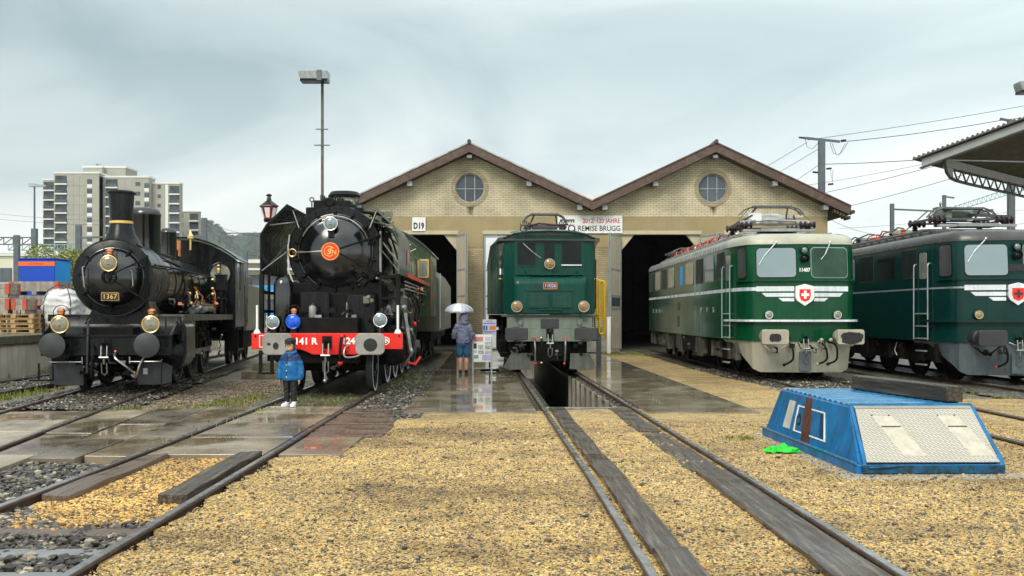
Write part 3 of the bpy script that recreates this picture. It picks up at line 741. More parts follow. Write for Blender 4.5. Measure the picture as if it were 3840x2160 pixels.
for a, x0, x1 in ((AX[0], XL, XV), (AX[1], XV, XR)):
    cz, r = 7.24, .66
    mb = MB()
    arcL = [(a - r*math.sin(PI*i/16), cz - r*math.cos(PI*i/16)) for i in range(17)]
    mb.prism([(x0,zb),(a,zb)] + arcL + [(a,under(a,a)),(x0,under(x0,a))], 'y', 0, .4)
    arcR = [(a + r*math.sin(PI*i/16), cz + r*math.cos(PI*i/16)) for i in range(17)]
    mb.prism([(a,zb),(x1,zb),(x1,under(x1,a)),(a,under(a,a))] + arcR, 'y', 0, .4)
    mb.build('gable_wall', M['brick'], shed, flat=True)
    # round window: brick surround, frame, panes
    mb = MB(); secs = []
    for i in range(33):
        t = 2*PI*i/32; secs.append([(a+math.cos(t)*q, y, cz+math.sin(t)*q) for q, y in ((.655,-.02),(.84,-.02),(.84,.02),(.655,.02))])
    mb.loft(secs, cap=False); mb.build('window_surround', M['brickold'], shed, flat=True)
    mb = MB()
    mb.torus((a,.14,cz),(0,1,0),.635,.03,32,6)
    for dx in (-.21,.21): mb.box(a+dx-.016,a+dx+.016,.12,.16,cz-.6,cz+.6)
    mb.box(a-.63,a+.63,.123,.157,cz-.04,cz-.008)
    wf = mb.build('window', M['galv'], shed)
    mb = MB(); mb.prism(circ(a,cz,.64,32),'y',.165,.19); mb.build('window_pane', M['windowfar'], wf)
    # purlin ends
    for dx in (-4.9,-2.65,0,2.65,4.9):
        mb = MB(); x = a+dx; z = under(x,a); mb.box(x-.11,x+.11,-.62,0,z-.25,z-.03 if dx else z-.12)
        mb.build('purlin_end', M['canopytrim'], shed)
DO = [(-6.04,-2.46),(-1.27,2.43),(4.89,8.46),(9.57,13.14)]
ZL = 5.15
PI_ = [(XL,DO[0][0]),(DO[0][1],DO[1][0]),(DO[1][1],DO[2][0]),(DO[2][1],DO[3][0]),(DO[3][1],XR)]
mb = MB(); mb.box(XL,XR,.003,.4,ZL+.17,zb); mb.build('plaster_band', M['plaster'], shed, flat=True)
for x0, x1 in PI_:
    mb = MB(); mb.box(x0,x1,.0,.4,4.6,ZL+.17); mb.box(x0,x1,-.012,.05,4.585,4.6); mb.build('pier_head', M['plaster'], shed, flat=True)
    mb = MB(); mb.box(x0,x1,.006,.4,-.15,4.585); mb.build('pier', M['brickold'], shed, flat=True)
    mb = MB(); mb.box(x0-.001,x1+.001,-.03,.006,-.15,.35); mb.build('pier_base', M['concreteblock'], shed, bevel=.01)
for x0, x1 in DO:
    mb = MB(); mb.box(x0-.05,x1+.05,-.03,.4,ZL,ZL+.17); mb.build('lintel', M['lintel'], shed, bevel=.01)
    for xx, s in ((x0,1),(x1,-1)):
        mb = MB(); mb.prism([(xx,ZL),(xx+s*.62,ZL),(xx,ZL-.75)], 'y', .1, .38); mb.build('door_brace', M['lintel'], shed, flat=True)
# side, back and interior
D = 41
for x_ in (XL,XR-.4):
    mb = MB(); mb.box(x_,x_+.4,.4,D,-.15,6.3); mb.build('side_wall', M['brickold'], shed, flat=True)
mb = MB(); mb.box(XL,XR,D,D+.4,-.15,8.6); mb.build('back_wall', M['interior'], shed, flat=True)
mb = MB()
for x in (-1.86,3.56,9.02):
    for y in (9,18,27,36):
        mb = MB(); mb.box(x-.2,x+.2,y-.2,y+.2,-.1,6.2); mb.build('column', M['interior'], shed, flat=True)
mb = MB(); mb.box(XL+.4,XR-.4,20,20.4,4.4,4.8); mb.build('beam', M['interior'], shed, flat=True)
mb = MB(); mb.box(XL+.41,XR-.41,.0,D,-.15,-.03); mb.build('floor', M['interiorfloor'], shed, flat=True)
for a, xa, xb in ((AX[0], -8.03, XV), (AX[1], XV, 14.98)):
    for x_, s in ((xa,-1),(xb,1)):
        mb = MB(); z0, z1 = under(x_,a), ZU
        q = [(x_,z0+.02),(a,z1+.02),(a,z1+.42),(x_,z0+.42)]
        mb.prism(q, 'y', -.70, D+.6); mb.build('roof', M['canopyunder'], shed, flat=True)
        mb = MB(); e = .02
        q = [(x_,z0-.02),(a,z1-.02),(a,z1+.36),(x_,z0+.36)]
        mb.prism(q, 'y', -.76, -.702); mb.build('fascia', M['fascia'], shed, flat=True)
        mb = MB(); q = [(x_,z0+.365),(a,z1+.365),(a,z1+.43),(x_,z0+.43)]
        mb.prism(q, 'y', -.80, -.703)
        mb.build('roof_edge', M['roofedge'] if a < 0 else M['fascia'], shed, flat=True)
    mb = MB(); mb.cyl((a,-.85,ZU+.44),(a,D,ZU+.44),.09,n=10); mb.build('ridge_cap', M['darkroof'], shed)
mb = MB(); mb.prism([(XV-.6,under(XV,AX[0])+.66),(XV+.6,under(XV,AX[0])+.66),(XV,under(XV,AX[0])+.36)], 'y', -.69, D); mb.build('valley_flashing', M['slabwhite'], shed, flat=True)
mb = MB(); mb.prism([(XV,under(XV,AX[0])-.03),(XV+.62,under(XV,AX[0])+.33),(XV-.62,under(XV,AX[0])+.33)], 'y', -.78, -.745); mb.build('valley_fascia', M['fascia'], shed, flat=True)
mb = MB()
zs = under(XV,AX[1])
mb.prism([(XV+.9,zs+.9),(XV+2.9,zs+1.84),(XV+2.9,zs+2.05),(XV+.9,zs+1.0)], 'y', 2.0, 9.0); mb.build('skylight', M['slabwhite'], shed, flat=True)
# gutter end at the right eave
mb = MB(); mb.tube([(15.02,-.9,under(14.98,AX[1])+.12),(15.02,D,under(14.98,AX[1])+.12)], .09, 10); mb.build('gutter', M['darkroof'], shed)
mb = MB()
for i in range(6): mb.obox((14.3+i*.13,-.3,under(14.3+i*.13,AX[1])-.12), (.09,.7,.14))
mb.build('eave_boards', M['canopyunder'], shed, flat=True)
# rain stains below the round windows
sm, snt, sb = newmat('rain_stain'); sb.inputs['Base Color'].default_value = (.06,.045,.02,1); sb.inputs['Roughness'].default_value = .9
sn = noise(snt, coords(snt, scale=(5,1,1.3)), 1.6, 5); t_ = snt.nodes.new('ShaderNodeTexCoord'); sx_ = snt.nodes.new('ShaderNodeSeparateXYZ'); lnk(snt, t_, 'Generated', sx_, 0)
m1 = snt.nodes.new('ShaderNodeMath'); m1.operation = 'PINGPONG'; m1.inputs[1].default_value = .5; lnk(snt, sx_, 'X', m1, 0)
m2 = snt.nodes.new('ShaderNodeMath'); m2.operation = 'MULTIPLY'; lnk(snt, m1, 0, m2, 0); lnk(snt, sn, 'Fac', m2, 1)
m3 = snt.nodes.new('ShaderNodeMath'); m3.operation = 'MULTIPLY'; lnk(snt, m2, 0, m3, 0); lnk(snt, sx_, 'Z', m3, 1)
sr = ramp(snt, [(.06,0.),(.24,.75)]); lnk(snt, m3, 0, sr, 'Fac'); lnk(snt, sr, 'Color', sb, 'Alpha')
for a in AX:
    mb = MB(); mb.box(a-.30,a+.34,-.006,-.002,5.75,6.60); mb.build('rain_stain', sm, shed, flat=True)

def leaf(hx, hy, ang_, w, white=False, win=False, z1=5.08):
    """one door leaf hinged at (hx,hy), local x along the leaf"""
    o = bpy.data.objects.new('door', None)
    mb = MB(); mb.box(0,w,-.03,.03,.02,z1)
    d = mb.build('door', M['doorwhite' if white else 'doorpanel'], shed, flat=True); bpy.data.objects.remove(o)
    d.location = (hx,hy,0); d.rotation_euler = (0,0,ang_)
    mb = MB()
    for x in (0,w-.07): mb.box(x,x+.07,-.05,.05,.0,z1+.02)
    for z in (.0,1.78,2.34,3.5,z1-.06): mb.box(.071,w-.071,-.046,.046,z,z+.08)
    mb.build('door_frame', M['doorframe'], d, bevel=.006)
    if win:
        mb = MB(); mb.box(.2,w-.2,-.045,.045,1.92,2.30); mb.build('door_window', M['windowfar'], d)
    return d
leaf(DO[0][1]+.02, -.05, rad(-74), 1.72)
leaf(DO[0][0]-.02, -.05, rad(-108), 1.72)
leaf(DO[1][0]+.02, -.02, 0, 1.80, white=True, win=True)
leaf(DO[1][1]-.02, -.02, PI, 1.84, white=True, win=True)
leaf(DO[2][0]-.02, -.05, rad(-112), 1.72, win=True)
leaf(DO[2][1]+.02, -.05, rad(-68), 1.72)
leaf(DO[3][0]-.02, -.05, rad(-112), 1.72); leaf(DO[3][1]+.02, -.05, rad(-68), 1.72)

# banner and bay sign on the wall
bn = thing('banner', 'white banner on the shed wall with red and black anniversary lettering', 'banner', (3.5,44.93,5.6))
mb = MB(); mb.box(-1.45,1.45,-.01,.02,-.40,.40); mb.build('sheet', M['white'], bn, bevel=.004)
text('lettering', '2012: 120 JAHRE', .30, M['letterred'], bn, (.51,-.018,.15), bold=.0015, fitw=1.68)
text('lettering', 'REMISE BRUGG', .335, M['letterblack'], bn, (.41,-.018,-.19), bold=.002, fitw=1.88)
mb = MB(); mb.box(-1.3,-.7,-.016,-.011,.17,.22)
for i in range(6): mb.box(-1.29+i*.105,-1.23+i*.105,-.016,-.011,.08,.171); 
mb.prism([(-1.34,.2),(-1.3,.24),(-1.3,.1),(-1.36,.08)],'y',-.016,-.011)
mb.build('emblem', M['letterblack'], bn, flat=True)
mb = MB(); mb.tube([(-.85,-.014,.02),(-.5,-.014,-.05),(-.62,-.014,-.25),(-.95,-.014,-.34)], .008, 5); mb.tube([(.75,-.014,.38),(.3,-.014,.30),(-.15,-.014,.16),(-.4,-.014,.0)], .008, 5); mb.build('curl_line', M['postergrey'], bn)
sg = thing('bay_sign', 'white square sign reading D19 above the left shed door', 'sign', (-4.18,44.94,5.61))
mb = MB(); mb.prism(rr(-.30,.30,-.31,.31,.03),'y',-.02,.02); mb.build('panel', M['white'], sg)
text('lettering', 'D19', .37, M['letterblack'], sg, (0,-.026,-.09), bold=.016, fitw=.47, space=1.1)

# ------------------------------------------------------------------ platform on the left
pw = thing('retaining_wall', 'stained concrete retaining wall with mossy coping at the left edge', 'wall', (-12.55,24,0), rad(4.6))
M['wallconc'] = pm('stained_concrete', (.50,.46,.36), .75, var=.25, scale=.9, dirt=(.14,.125,.095), dirt_amt=.15, streak=True, bmp=.3)
M['coping'] = pm('mossy_coping', (.11,.10,.065), .8, var=.45, scale=5, dirt=(.05,.06,.02), dirt_amt=.4, bmp=.4)
mb = MB(); mb.box(-.4,0,-8,26,-.2,.80); mb.build('wall_face', M['wallconc'], pw, flat=True)
mb = MB(); mb.box(-.75,.06,-8,26,.80,1.02); mb.build('coping', M['coping'], pw, bevel=.02)
sheet('platform', [(-13.2,16),(-14.9,50),(-46,50),(-46,16)], .99, M['panels'], 0)

# pallets and collared crates
pal = thing('pallet', 'lowest wooden pallet of the stack on the platform', 'pallet', (-14.85,30.3,1.0), 0, 'pallets stacked on the platform')
for y in (-.4,0,.4):
    mb = MB(); mb.box(-.6,.6,y-.05,y+.05,.0,.022); mb.build('base_board', M['pallet'], pal, flat=True)
    mb = MB(); mb.box(-.6,.6,y-.05,y+.05,.10,.1215); mb.build('stringer_board', M['pallet'], pal, flat=True)
    for x in (-.53,0,.53): mb = MB(); mb.box(x-.07,x+.07,y-.05,y+.05,.022,.10); mb.build('block', M['pallet'], pal, flat=True)
for x in (-.53,-.27,0,.27,.53): mb = MB(); mb.box(x-.06,x+.06,-.4,.4,.122,.144); mb.build('top_board', M['pallet'], pal, flat=True)
names = ['lowest','second','third','topmost']
for i in range(1,4):
    c = copy_tree(pal); c.location = (-14.85+R.uniform(-.03,.03),30.3+R.uniform(-.03,.03),1.0+.146*i); c.rotation_euler = (0,0,R.uniform(-.03,.03))
    c['label'] = names[i]+' wooden pallet of the stack on the platform'
def crate(x, y, z, w, d, h, label, rz=0):
    t = thing('crate', label, 'crate', (x,y,z), rz, 'grey wooden crates with red corners')
    mb = MB(); n = 2
    for k in range(n):
        z0 = .12+(h-.12)*k/n; z1 = .12+(h-.12)*(k+1)/n-.012
        mb.box(-w/2,w/2,-d/2,-d/2+.025,z0,z1); mb.box(-w/2,w/2,d/2-.025,d/2,z0,z1)
        mb.box(-w/2,-w/2+.025,-d/2+.026,d/2-.026,z0,z1); mb.box(w/2-.025,w/2,-d/2+.026,d/2-.026,z0,z1)
    mb.build('side_board', M['cratewood'], t, flat=True)
    mb = MB()
    for x_ in (-w/2+.1,0,w/2-.1): mb.box(x_-.07,x_+.07,-d/2,d/2,.0,.10)
    mb.box(-w/2,w/2,-d/2,d/2,.10,.119); mb.build('skid', M['cratewood'], t, flat=True)
    for sx in (-1,1):
        mb = MB(); mb.box(sx*(w/2-.05)-.055,sx*(w/2-.05)+.055,-d/2-.012,-d/2-.001,.12,h-.01)
        mb.box(sx*(w/2+.006)-.006,sx*(w/2+.006)+.006,-d/2-.011,-d/2+.10,.12,h-.01)
        mb.box(sx*(w/2+.006)-.006,sx*(w/2+.006)+.006,d/2-.10,d/2+.011,.12,h-.01)
        mb.build('red_corner', M['cratered'], t, flat=True)
    return t
for k, n_ in enumerate(('bottom','middle','top')):
    crate(-14.85-.02*k, 31.6, 1.0+.44*k+.3, 1.5, .8, .42, n_+' long crate with red corner strips in the tall stack behind the pallets')
mb = MB(); mb.box(-.75,.75,-.4,.4,0,.29); o = mb.build('pallet', M['pallet'], flat=True); o.location = (-14.85,31.6,1.0); tag(o,'slab-sided skid under the tall crate stack behind the pallets','pallet','pallets stacked on the platform')
crate(-15.3,30.3,1.59,.5,.7,.46,'small crate at the left end on top of the pallets, lower of two')
crate(-15.3,30.3,2.06,.5,.7,.44,'small crate at the left end, upper of two above the pallets')
crate(-14.72,30.25,1.59,.42,.7,.44,'single small red cornered crate standing alone on the pallet stack')
# bulk bag
bb = thing('bulk_bag', 'bulging white woven bulk bag with dark lifting loops on the platform', 'bag', (-13.85,31,1.0))
mb = MB(); secs = []
prof = [(.0,.46),(.12,.52),(.4,.56),(.75,.58),(1.05,.55),(1.22,.47),(1.30,.30),(1.34,.08)]
for z, r in prof:
    ring = []
    for i in range(40):
        t = 2*PI*i/40; q = r*(1+.10*math.cos(4*t+PI)) + .02*math.sin(z*23+3*math.sin(t*2)) + .018*math.sin(t*9+z*7)
        ring.append((q*math.cos(t), q*math.sin(t), z))
    secs.append(ring)
fine = []
for a, b in zip(secs, secs[1:]):
    for k in range(5):
        f = k/5
        fine.append([tuple(p[i]*(1-f)+q[i]*f + ((.045*math.sin(31*(p[2]*(1-f)+q[2]*f)+5*p[0]+2.5*math.sin(7*p[1]))+.03*math.sin(13*(p[2]*(1-f)+q[2]*f)-9*p[0]))*p[i] if i < 2 else .035*math.sin(11*p[0]+5*p[1])*(p[2] > 1.)) for i in range(3)) for p, q in zip(a, b)])
fine.append(secs[-1]); mb.loft(fine); mb.build('sack', M['bag'], bb, ang=60)
for sx in (-1,1):
    mb = MB(); mb.tube([(sx*.42,-.52,.35),(sx*.40,-.5,1.0),(sx*.30,-.42,1.3),(sx*.1,-.25,1.47),(-sx*.02,-.15,1.42)], .013, 6); mb.build('lifting_loop', M['rubber'], bb)
# blue site cabinet
ct = thing('site_cabinet', 'bright blue site cabinet with an orange band behind the crates', 'cabinet', (-15.66,33.6,1.0))
mb = MB(); mb.box(-.59,.59,-.6,.6,0,2.38); mb.build('body', M['containerblue'], ct, bevel=.015)
mb = MB(); mb.box(.591,.605,-.56,.56,.04,2.34); mb.build('end_panel', M['containerlight'], ct, flat=True)
mb = MB(); mb.box(-.60,.60,-.612,-.6005,2.16,2.30); mb.build('orange_band', M['orange'], ct, flat=True)
mb = MB()
for i in range(15): mb.box(-.26+i*.034,-.26+i*.034+.022,-.6155,-.6125,2.205,2.245+R.choice((0,.012,.02)))
mb.build('faded_lettering', M['cratered'], ct, flat=True)
mb = MB(); mb.box(-.63,.63,-.64,.64,2.38,2.42); mb.build('roof', M['containerblue'], ct, bevel=.01)

# ------------------------------------------------------------------ foliage
def leafmat(name, cols):
    m, nt, b = newmat(name)
    g = nt.nodes.new('ShaderNodeNewGeometry'); r = ramp(nt, cols); lnk(nt, g, 'Random Per Island', r, 'Fac'); lnk(nt, r, 'Color', b, 'Base Color')
    b.inputs['Roughness'].default_value = .5
    return m
M['leafyellow'] = leafmat('spring_leaves', [(0.,(.06,.09,.012)),(.5,(.17,.20,.03)),(1.,(.36,.36,.09))])
M['leafdark'] = leafmat('forest_leaves', [(0.,(.008,.018,.010)),(.5,(.018,.034,.018)),(1.,(.035,.055,.025))])
def crown(clumps, n, size, seed):
    rg = np.random.default_rng(seed); w = np.array([c[3]**2 for c in clumps]); i = rg.choice(len(clumps), n, p=w/w.sum())
    C_ = np.array(clumps); d = rg.normal(0,1,(n,3)); d /= np.linalg.norm(d,axis=1)[:,None]
    rad_ = rg.uniform(.55,1.05,n)**.6
    P = C_[i,:3]+d*(C_[i,3]*rad_)[:,None]
    u = rg.normal(0,1,(n,3)); u /= np.linalg.norm(u,axis=1)[:,None]; v = np.cross(u, rg.normal(0,1,(n,3))); v /= np.linalg.norm(v,axis=1)[:,None]
    s = rg.uniform(.6,1.3,n)[:,None]*size
    V = np.stack([P-u*s, P+v*s*.5, P+u*s, P-v*s*.5],1).reshape(-1,3); F = (np.arange(n)*4)[:,None]+np.arange(4)[None]
    return V, F
def shrub(x, y, z0, clumps, n, size, label, mat, seed, cat='bush', name='bush', stem=.06, group=None):
    t = thing(name, label, cat, (x,y,z0), 0, group)
    V, F = crown(clumps, n, size, seed); raw_mesh('crown', V, F, M[mat], t)
    mb = MB(); top = max(c[2] for c in clumps)
    mb.tube([(0,0,-.1),(.03,0,top*.4),(0,.05,top*.8)], [stem,stem*.8,stem*.4], 7)
    for c in clumps: mb.tube([(.02,0,top*.3),(c[0]*.5,c[1]*.5,(top*.3+c[2])*.5),(c[0]*.9,c[1]*.9,c[2])], [stem*.5,stem*.35,stem*.12], 5)
    mb.build('trunk', M['bark'], t); return t
rg_ = random.Random(3)
shrub(-20.3,45,0,[(rg_.uniform(-1.5,1.5),rg_.uniform(-.8,.8),3.3+rg_.uniform(-.6,1.0)*.8,rg_.uniform(.45,.8)) for _ in range(16)], 11000,.055,'bushy yellow-green tree behind the blue cabinet','leafyellow',1,'tree','tree',.09)

# ------------------------------------------------------------------ distant buildings
S = 290/2520.
def far(u, v, Y): return ((u-1288)*Y/2520, Y, 1.56+(791-v)*Y/2520)
ap = thing('apartment_block', 'tall pale concrete apartment block with stacked dark balconies', 'apartment block', (-115,290,0))
def fx(u): return (u-1288)*S+115
def fz(v): return 1.56+(791-v)*S
def block(u0, u1, v, y0, y1, name='wall', mat='apartment'):
    mb = MB(); mb.box(fx(u0),fx(u1),y0,y1,-1,fz(v)); mb.build(name, M[mat], ap, flat=True)
    mb = MB(); mb.box(fx(u0)-.15,fx(u1)+.15,y0-.15,y1+.15,fz(v)+.003,fz(v)+.5); mb.build('roof_edge', M['slabwhite'], ap, flat=True)
block(112,150,455,-1,16); block(149.5,262,441,-3.5,18); block(262.5,378,448,-1,4.0); block(378.5,448,461,1.5,4.0)
block(197,246,418,3,12,'penthouse'); block(246.5,299,416,5,14,'penthouse')
mb = MB(); mb.box(fx(258),fx(262),-3.4,6,0,fz(447)); mb.build('wall_return', M['apartmentside'], ap, flat=True)
def balconies(u0, u1, vtop, y, n=12, pitch=24.0):
    for k in range(n):
        v = vtop+k*pitch
        if v > 760: break
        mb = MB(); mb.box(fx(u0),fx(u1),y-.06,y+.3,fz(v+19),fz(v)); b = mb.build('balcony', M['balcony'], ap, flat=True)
        mb = MB(); mb.box(fx(u0)-.1,fx(u1)+.1,y-.45,y-.061,fz(v+23),fz(v+19.5)); mb.build('balcony_slab', M['slabwhite'], b, flat=True)
        mb = MB(); mb.box(fx(u0),fx(u1),y-.40,y-.3,fz(v+19),fz(v+11.5)); mb.build('balcony_rail', M['windowfar'], b, flat=True)
balconies(114.5,143,459,-1); balconies(153,181.5,446,-3.5); balconies(270,299,452,-1); balconies(422,447,466,1.5)
def wins(u0, u1, vtop, y, h=12, n=9, pitch=23.8, spandrel=True):
    for k in range(n):
        v = vtop+k*pitch
        mb = MB(); mb.box(fx(u0),fx(u1),y-.08,y+.1,fz(v+h),fz(v)); w = mb.build('window', M['windowfar'], ap, flat=True)
        if spandrel: mb = MB(); mb.box(fx(u0),fx(u1),y-.07,y+.1,fz(v+h+9),fz(v+h+.4)); mb.build('spandrel', M['slabwhite'], w, flat=True)
wins(232,244.5,455,-3.5); wins(366.5,378,462,-1); wins(344,356,459,-1,10,8,24,False); wins(392,400,464,1.5,9,9,23.5,False)
mb = MB(); mb.box(fx(412),fx(419),1.3,1.49,0,fz(463)); mb.build('pale_strip', M['slabwhite'], ap, flat=True)
mb = MB()
for u in (198,212.5,226): mb.box(fx(u)-.06,fx(u)+.06,-3.56,-3.5,0,fz(446))
for k in range(8): mb.box(fx(182),fx(231),-3.56,-3.5,fz(470+k*24)-.05,fz(470+k*24)+.05)
for u in (318,333): mb.box(fx(u)-.06,fx(u)+.06,-1.06,-1.0,0,fz(452))
for k in range(8): mb.box(fx(300),fx(343),-1.06,-1.0,fz(476+k*24)-.05,fz(476+k*24)+.05)
mb.build('panel_joint', M['apartmentside'], ap, flat=True)
mb = MB(); x = fx(226); mb.box(x-.08,x+.08,5,5.2,fz(418),fz(405)); mb.box(x-.5,x+1.2,5,5.2,fz(408),fz(407)); mb.build('antenna', M['darksteel'], ap)
a2 = thing('apartment_block', 'lower pale apartment block peeking out right of the tall one', 'apartment block', (-100,310,0))
S2 = 310/2520.
f2 = lambda u: (u-1288)*S2+100
g2 = lambda v: 1.56+(791-v)*S2
mb = MB(); mb.box(f2(440),f2(500),0,2.2,-1,g2(533)); mb.build('wall', M['apartment'], a2, flat=True)
mb = MB(); mb.box(f2(439),f2(501),-.2,2.4,g2(533)+.01,g2(531)); mb.build('roof_edge', M['slabwhite'], a2, flat=True)
for k in range(9):
    v = 537+k*23
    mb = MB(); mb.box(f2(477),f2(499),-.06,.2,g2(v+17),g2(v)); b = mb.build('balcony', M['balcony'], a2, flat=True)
    mb = MB(); mb.box(f2(476.5),f2(499.5),-1,-.061,g2(v+21),g2(v+17.5)); mb.build('balcony_slab', M['slabwhite'], b, flat=True)
    mb = MB(); mb.box(f2(456),f2(461),-.06,.2,g2(v+10),g2(v+1)); mb.build('window', M['windowfar'], a2, flat=True)
lb = thing('low_building', 'low pale yellow building behind the gantries at the far left', 'building', (-52,100,0))
mb = MB(); mb.box(-2.5,8.5,0,12,-1,7.4); mb.build('wall', M['facade'], lb, flat=True)
mb = MB(); mb.box(-2.7,8.7,-.2,12.2,7.401,7.75); mb.build('roof', M['slabwhite'], lb, flat=True)
for x in (-1.3,1.5,4.3,7.0):
    mb = MB(); mb.box(x-.6,x+.6,-.06,.1,4.8,6.2); mb.build('window', M['windowfar'], lb, flat=True)
lb2 = thing('low_building', 'low white building with blue balconies seen between the two steam locomotives', 'building', (-29.5,115,0))
mb = MB(); mb.box(-4,9,0,12,-1,7.4); mb.build('wall', M['facade'], lb2, flat=True)
for z in (1.2,4.0,6.6):
    mb = MB(); mb.box(-4.1,9.1,-1.2,-.001,z,z+.22); bl = mb.build('balcony', M['slabwhite'], lb2, flat=True)
    if z < 6:
        mb = MB(); mb.box(-4,9,-.05,.05,z+.9,z+2.1); mb.build('window', M['windowfar'], bl, flat=True)
        mb = MB(); mb.box(-4,9,-1.15,-1.1,z+.22,z+.8); mb.build('balcony_rail', M['containerlight'], bl, flat=True)
mb = MB(); mb.box(-4.2,9.2,-1.3,12.2,7.401,7.8); mb.build('roof', M['slabwhite'], lb2, flat=True)

# wooded hills
def hills(name, x0, x1, y0, depth, hfun, n, mat, seed):
    rg = np.random.default_rng(seed); V = []; F = []
    nx, ny = n, 14
    for j in range(ny):
        for i in range(nx):
            x = x0+(x1-x0)*i/(nx-1); t = j/(ny-1); y = y0+depth*t
            h = hfun(x)*math.sin(min(t*1.25,1)*PI/2)*(1-.1*max(0,t-.8)*5)
            V.append((x, y+rg.uniform(-4,4), h+rg.uniform(-1,1)*3.2*(t**.5)*(h > 4)))
    V = np.array(V); idx = np.arange(nx*ny).reshape(ny,nx)
    F = np.stack([idx[:-1,:-1],idx[:-1,1:],idx[1:,1:],idx[1:,:-1]],-1).reshape(-1,4)
    return tag(raw_mesh(name, V, F, mat, smooth=True), kind='structure')
M['forest'] = pm('forest_hill', (.014,.036,.016), .9, var=.5, scale=.05, dirt=(.035,.06,.028), dirt_amt=.3, bmp=.8, bscale=.15)
hf = lambda x: max(2, 64+9*math.sin(x*.021+1.2)+5*math.sin(x*.067)+2*math.sin(x*.21) - max(0,(x+150)*.25) )
HS = 3.6
hills('hills', -420*HS, 300*HS, 640*HS, 170*HS, lambda x: hf(x/HS)*HS*(.62 if x < -330*HS else 1), 300, M['forest'], 4)
hills('hills', -560*HS, -270*HS, 520*HS, 120*HS, lambda x: HS*(26+4*math.sin(x/HS*.05)+2*math.sin(x/HS*.2)), 140, M['forest'], 5)
# trees along the hill crest
V = []; F = []; nb = 0
rg = np.random.default_rng(12)
cl = []
for i in range(620):
    x = rg.uniform(-300,-150)*HS; t = .8-rg.uniform(0,.55)*(i%3>0)
    y = (640+170*t)*HS; h = hf(x/HS)*HS*math.sin(min(t*1.25,1)*PI/2)
    cl.append((x, y, h+rg.uniform(-3,7), rg.uniform(4,8)))
V, F = crown(cl, 40000, 2.2, 5)
tag(raw_mesh('forest', V, F, M['leafdark']), kind='stuff')

# ------------------------------------------------------------------ masts, lamps, wires
def lamp_mast(x, y, label, hw, hx0, zt, hh=.56):
    t = thing('floodlight_mast', label, 'street lamp', (x,y,0), 0, 'yard floodlight masts')
    mb = MB(); mb.box(-.11,.11,-.11,.11,-.1,zt*.55); mb.box(-.07,.07,-.07,.07,zt*.55,zt-.02); mb.build('pole', M['rustpole'], t, bevel=.01)
    mb = MB(); mb.prism([(hx0+.12,zt-hh),(hx0+hw,zt-hh),(hx0+hw,zt),(hx0,zt),(hx0,zt-hh*.3)], 'y', -.95, -.14); h = mb.build('lamp_head', M['rooflight'], t, bevel=.02)
    mb = MB(); mb.box(hx0+.1,hx0+hw-.02,-.94,-.15,zt-hh-.12,zt-hh-.002); mb.build('lamp_glass', M['glassdark'], h)
    mb = MB(); mb.box(-.13,.13,-1.0,-.951,zt-hh-.1,zt+.03); mb.build('bracket', M['darksteel'], t)
    for z, w in ((zt-3.08,.34),(zt-3.97,.44)):
        mb = MB(); mb.box(-w,w,-.14,-.10,z-.03,z+.03); mb.build('climbing_bar', M['darksteel'], t)
    return t
lamp_mast(-10.6,56,'tall floodlight mast rising behind the black and red steam locomotive',1.62,-1.16,14.97,.44)
lamp_mast(29.3,56,'floodlight mast whose lamp head hangs above the station canopy roof',1.7,-1.35,14.4,.5)
def post(name, x, y, h, w, label, mat='darksteel', cat='catenary mast'):
    t = thing(name, label, cat, (x,y,0)); mb = MB(); mb.box(-w/2,w/2,-w/2,w/2,-.2,h)
    mb.build('post', M[mat], t, bevel=.01); return t
# big mast right of the shed
p = post('catenary_mast', 17.0,55,11.1,.32,'tall steel mast with a crossarm behind the shed roof on the right')
mb = MB(); mb.bar((-.95,0,11.25),(1.0,0,11.05),.12,.12); mb.build('crossarm', M['darksteel'], p)
for pts in ([(-.9,0,11.2),(-.8,0,10.75),(-.5,0,10.65),(-.15,0,11.0)], [(.45,0,11.0),(.65,0,10.4),(.95,0,10.3),(1.3,0,10.95)], [(.55,0,11.0),(.8,0,10.35),(1.05,0,10.4),(1.45,0,11.0)]):
    mb = MB(); mb.tube(pts, .014, 5); mb.build('jumper_wire', M['wire'], p)
for (x,z) in ((1.05,11.1),(-.95,11.25),(.25,9.55),(-.2,9.35),(.35,8.7)):
    mb = MB(); mb.lathe([(.03,0),(.07,.05),(.04,.1),(.07,.15),(.04,.2),(.07,.25),(.03,.3)], (x,0,z), (1 if x > 0 else -1,0,.1), 8); mb.build('insulator', M['insulator'], p)
mb = MB(); mb.tube([(.5,0,9.5),(.52,0,9.1),(.6,0,8.85),(.62,0,9.5)], .012, 5); mb.build('jumper_wire', M['wire'], p)
p2 = post('catenary_mast', 27.4,55,12.2,.32,'steel mast standing behind the station canopy lattice')
mb = MB(); mb.bar((-.6,0,12.3),(.7,0,12.05),.12,.12); mb.build('crossarm', M['darksteel'], p2)
p3 = post('catenary_mast', 17.3,45.6,6.6,.16,'short catenary post with a horizontal arm above the dark green locomotive')
mb = MB(); mb.bar((0,0,6.35),(4.4,0,6.15),.07); mb.build('crossarm', M['darksteel'], p3)
mb = MB(); mb.bar((.2,0,5.0),(1.6,0,6.25),.05); mb.build('brace', M['darksteel'], p3)
mb = MB(); mb.lathe([(.02,0),(.06,.06),(.03,.12),(.06,.18),(.03,.24),(.06,.3),(.02,.42)], (2.2,0,6.27), (0,0,1), 8); mb.build('insulator', M['insulator'], p3)
p4 = post('catenary_mast', 30.2,70,9.9,.22,'catenary post with a small lamp arm, above the middle of the dark green locomotive roof')
mb = MB(); mb.bar((0,0,9.8),(.7,0,9.7),.1); mb.build('lamp_arm', M['darksteel'], p4)
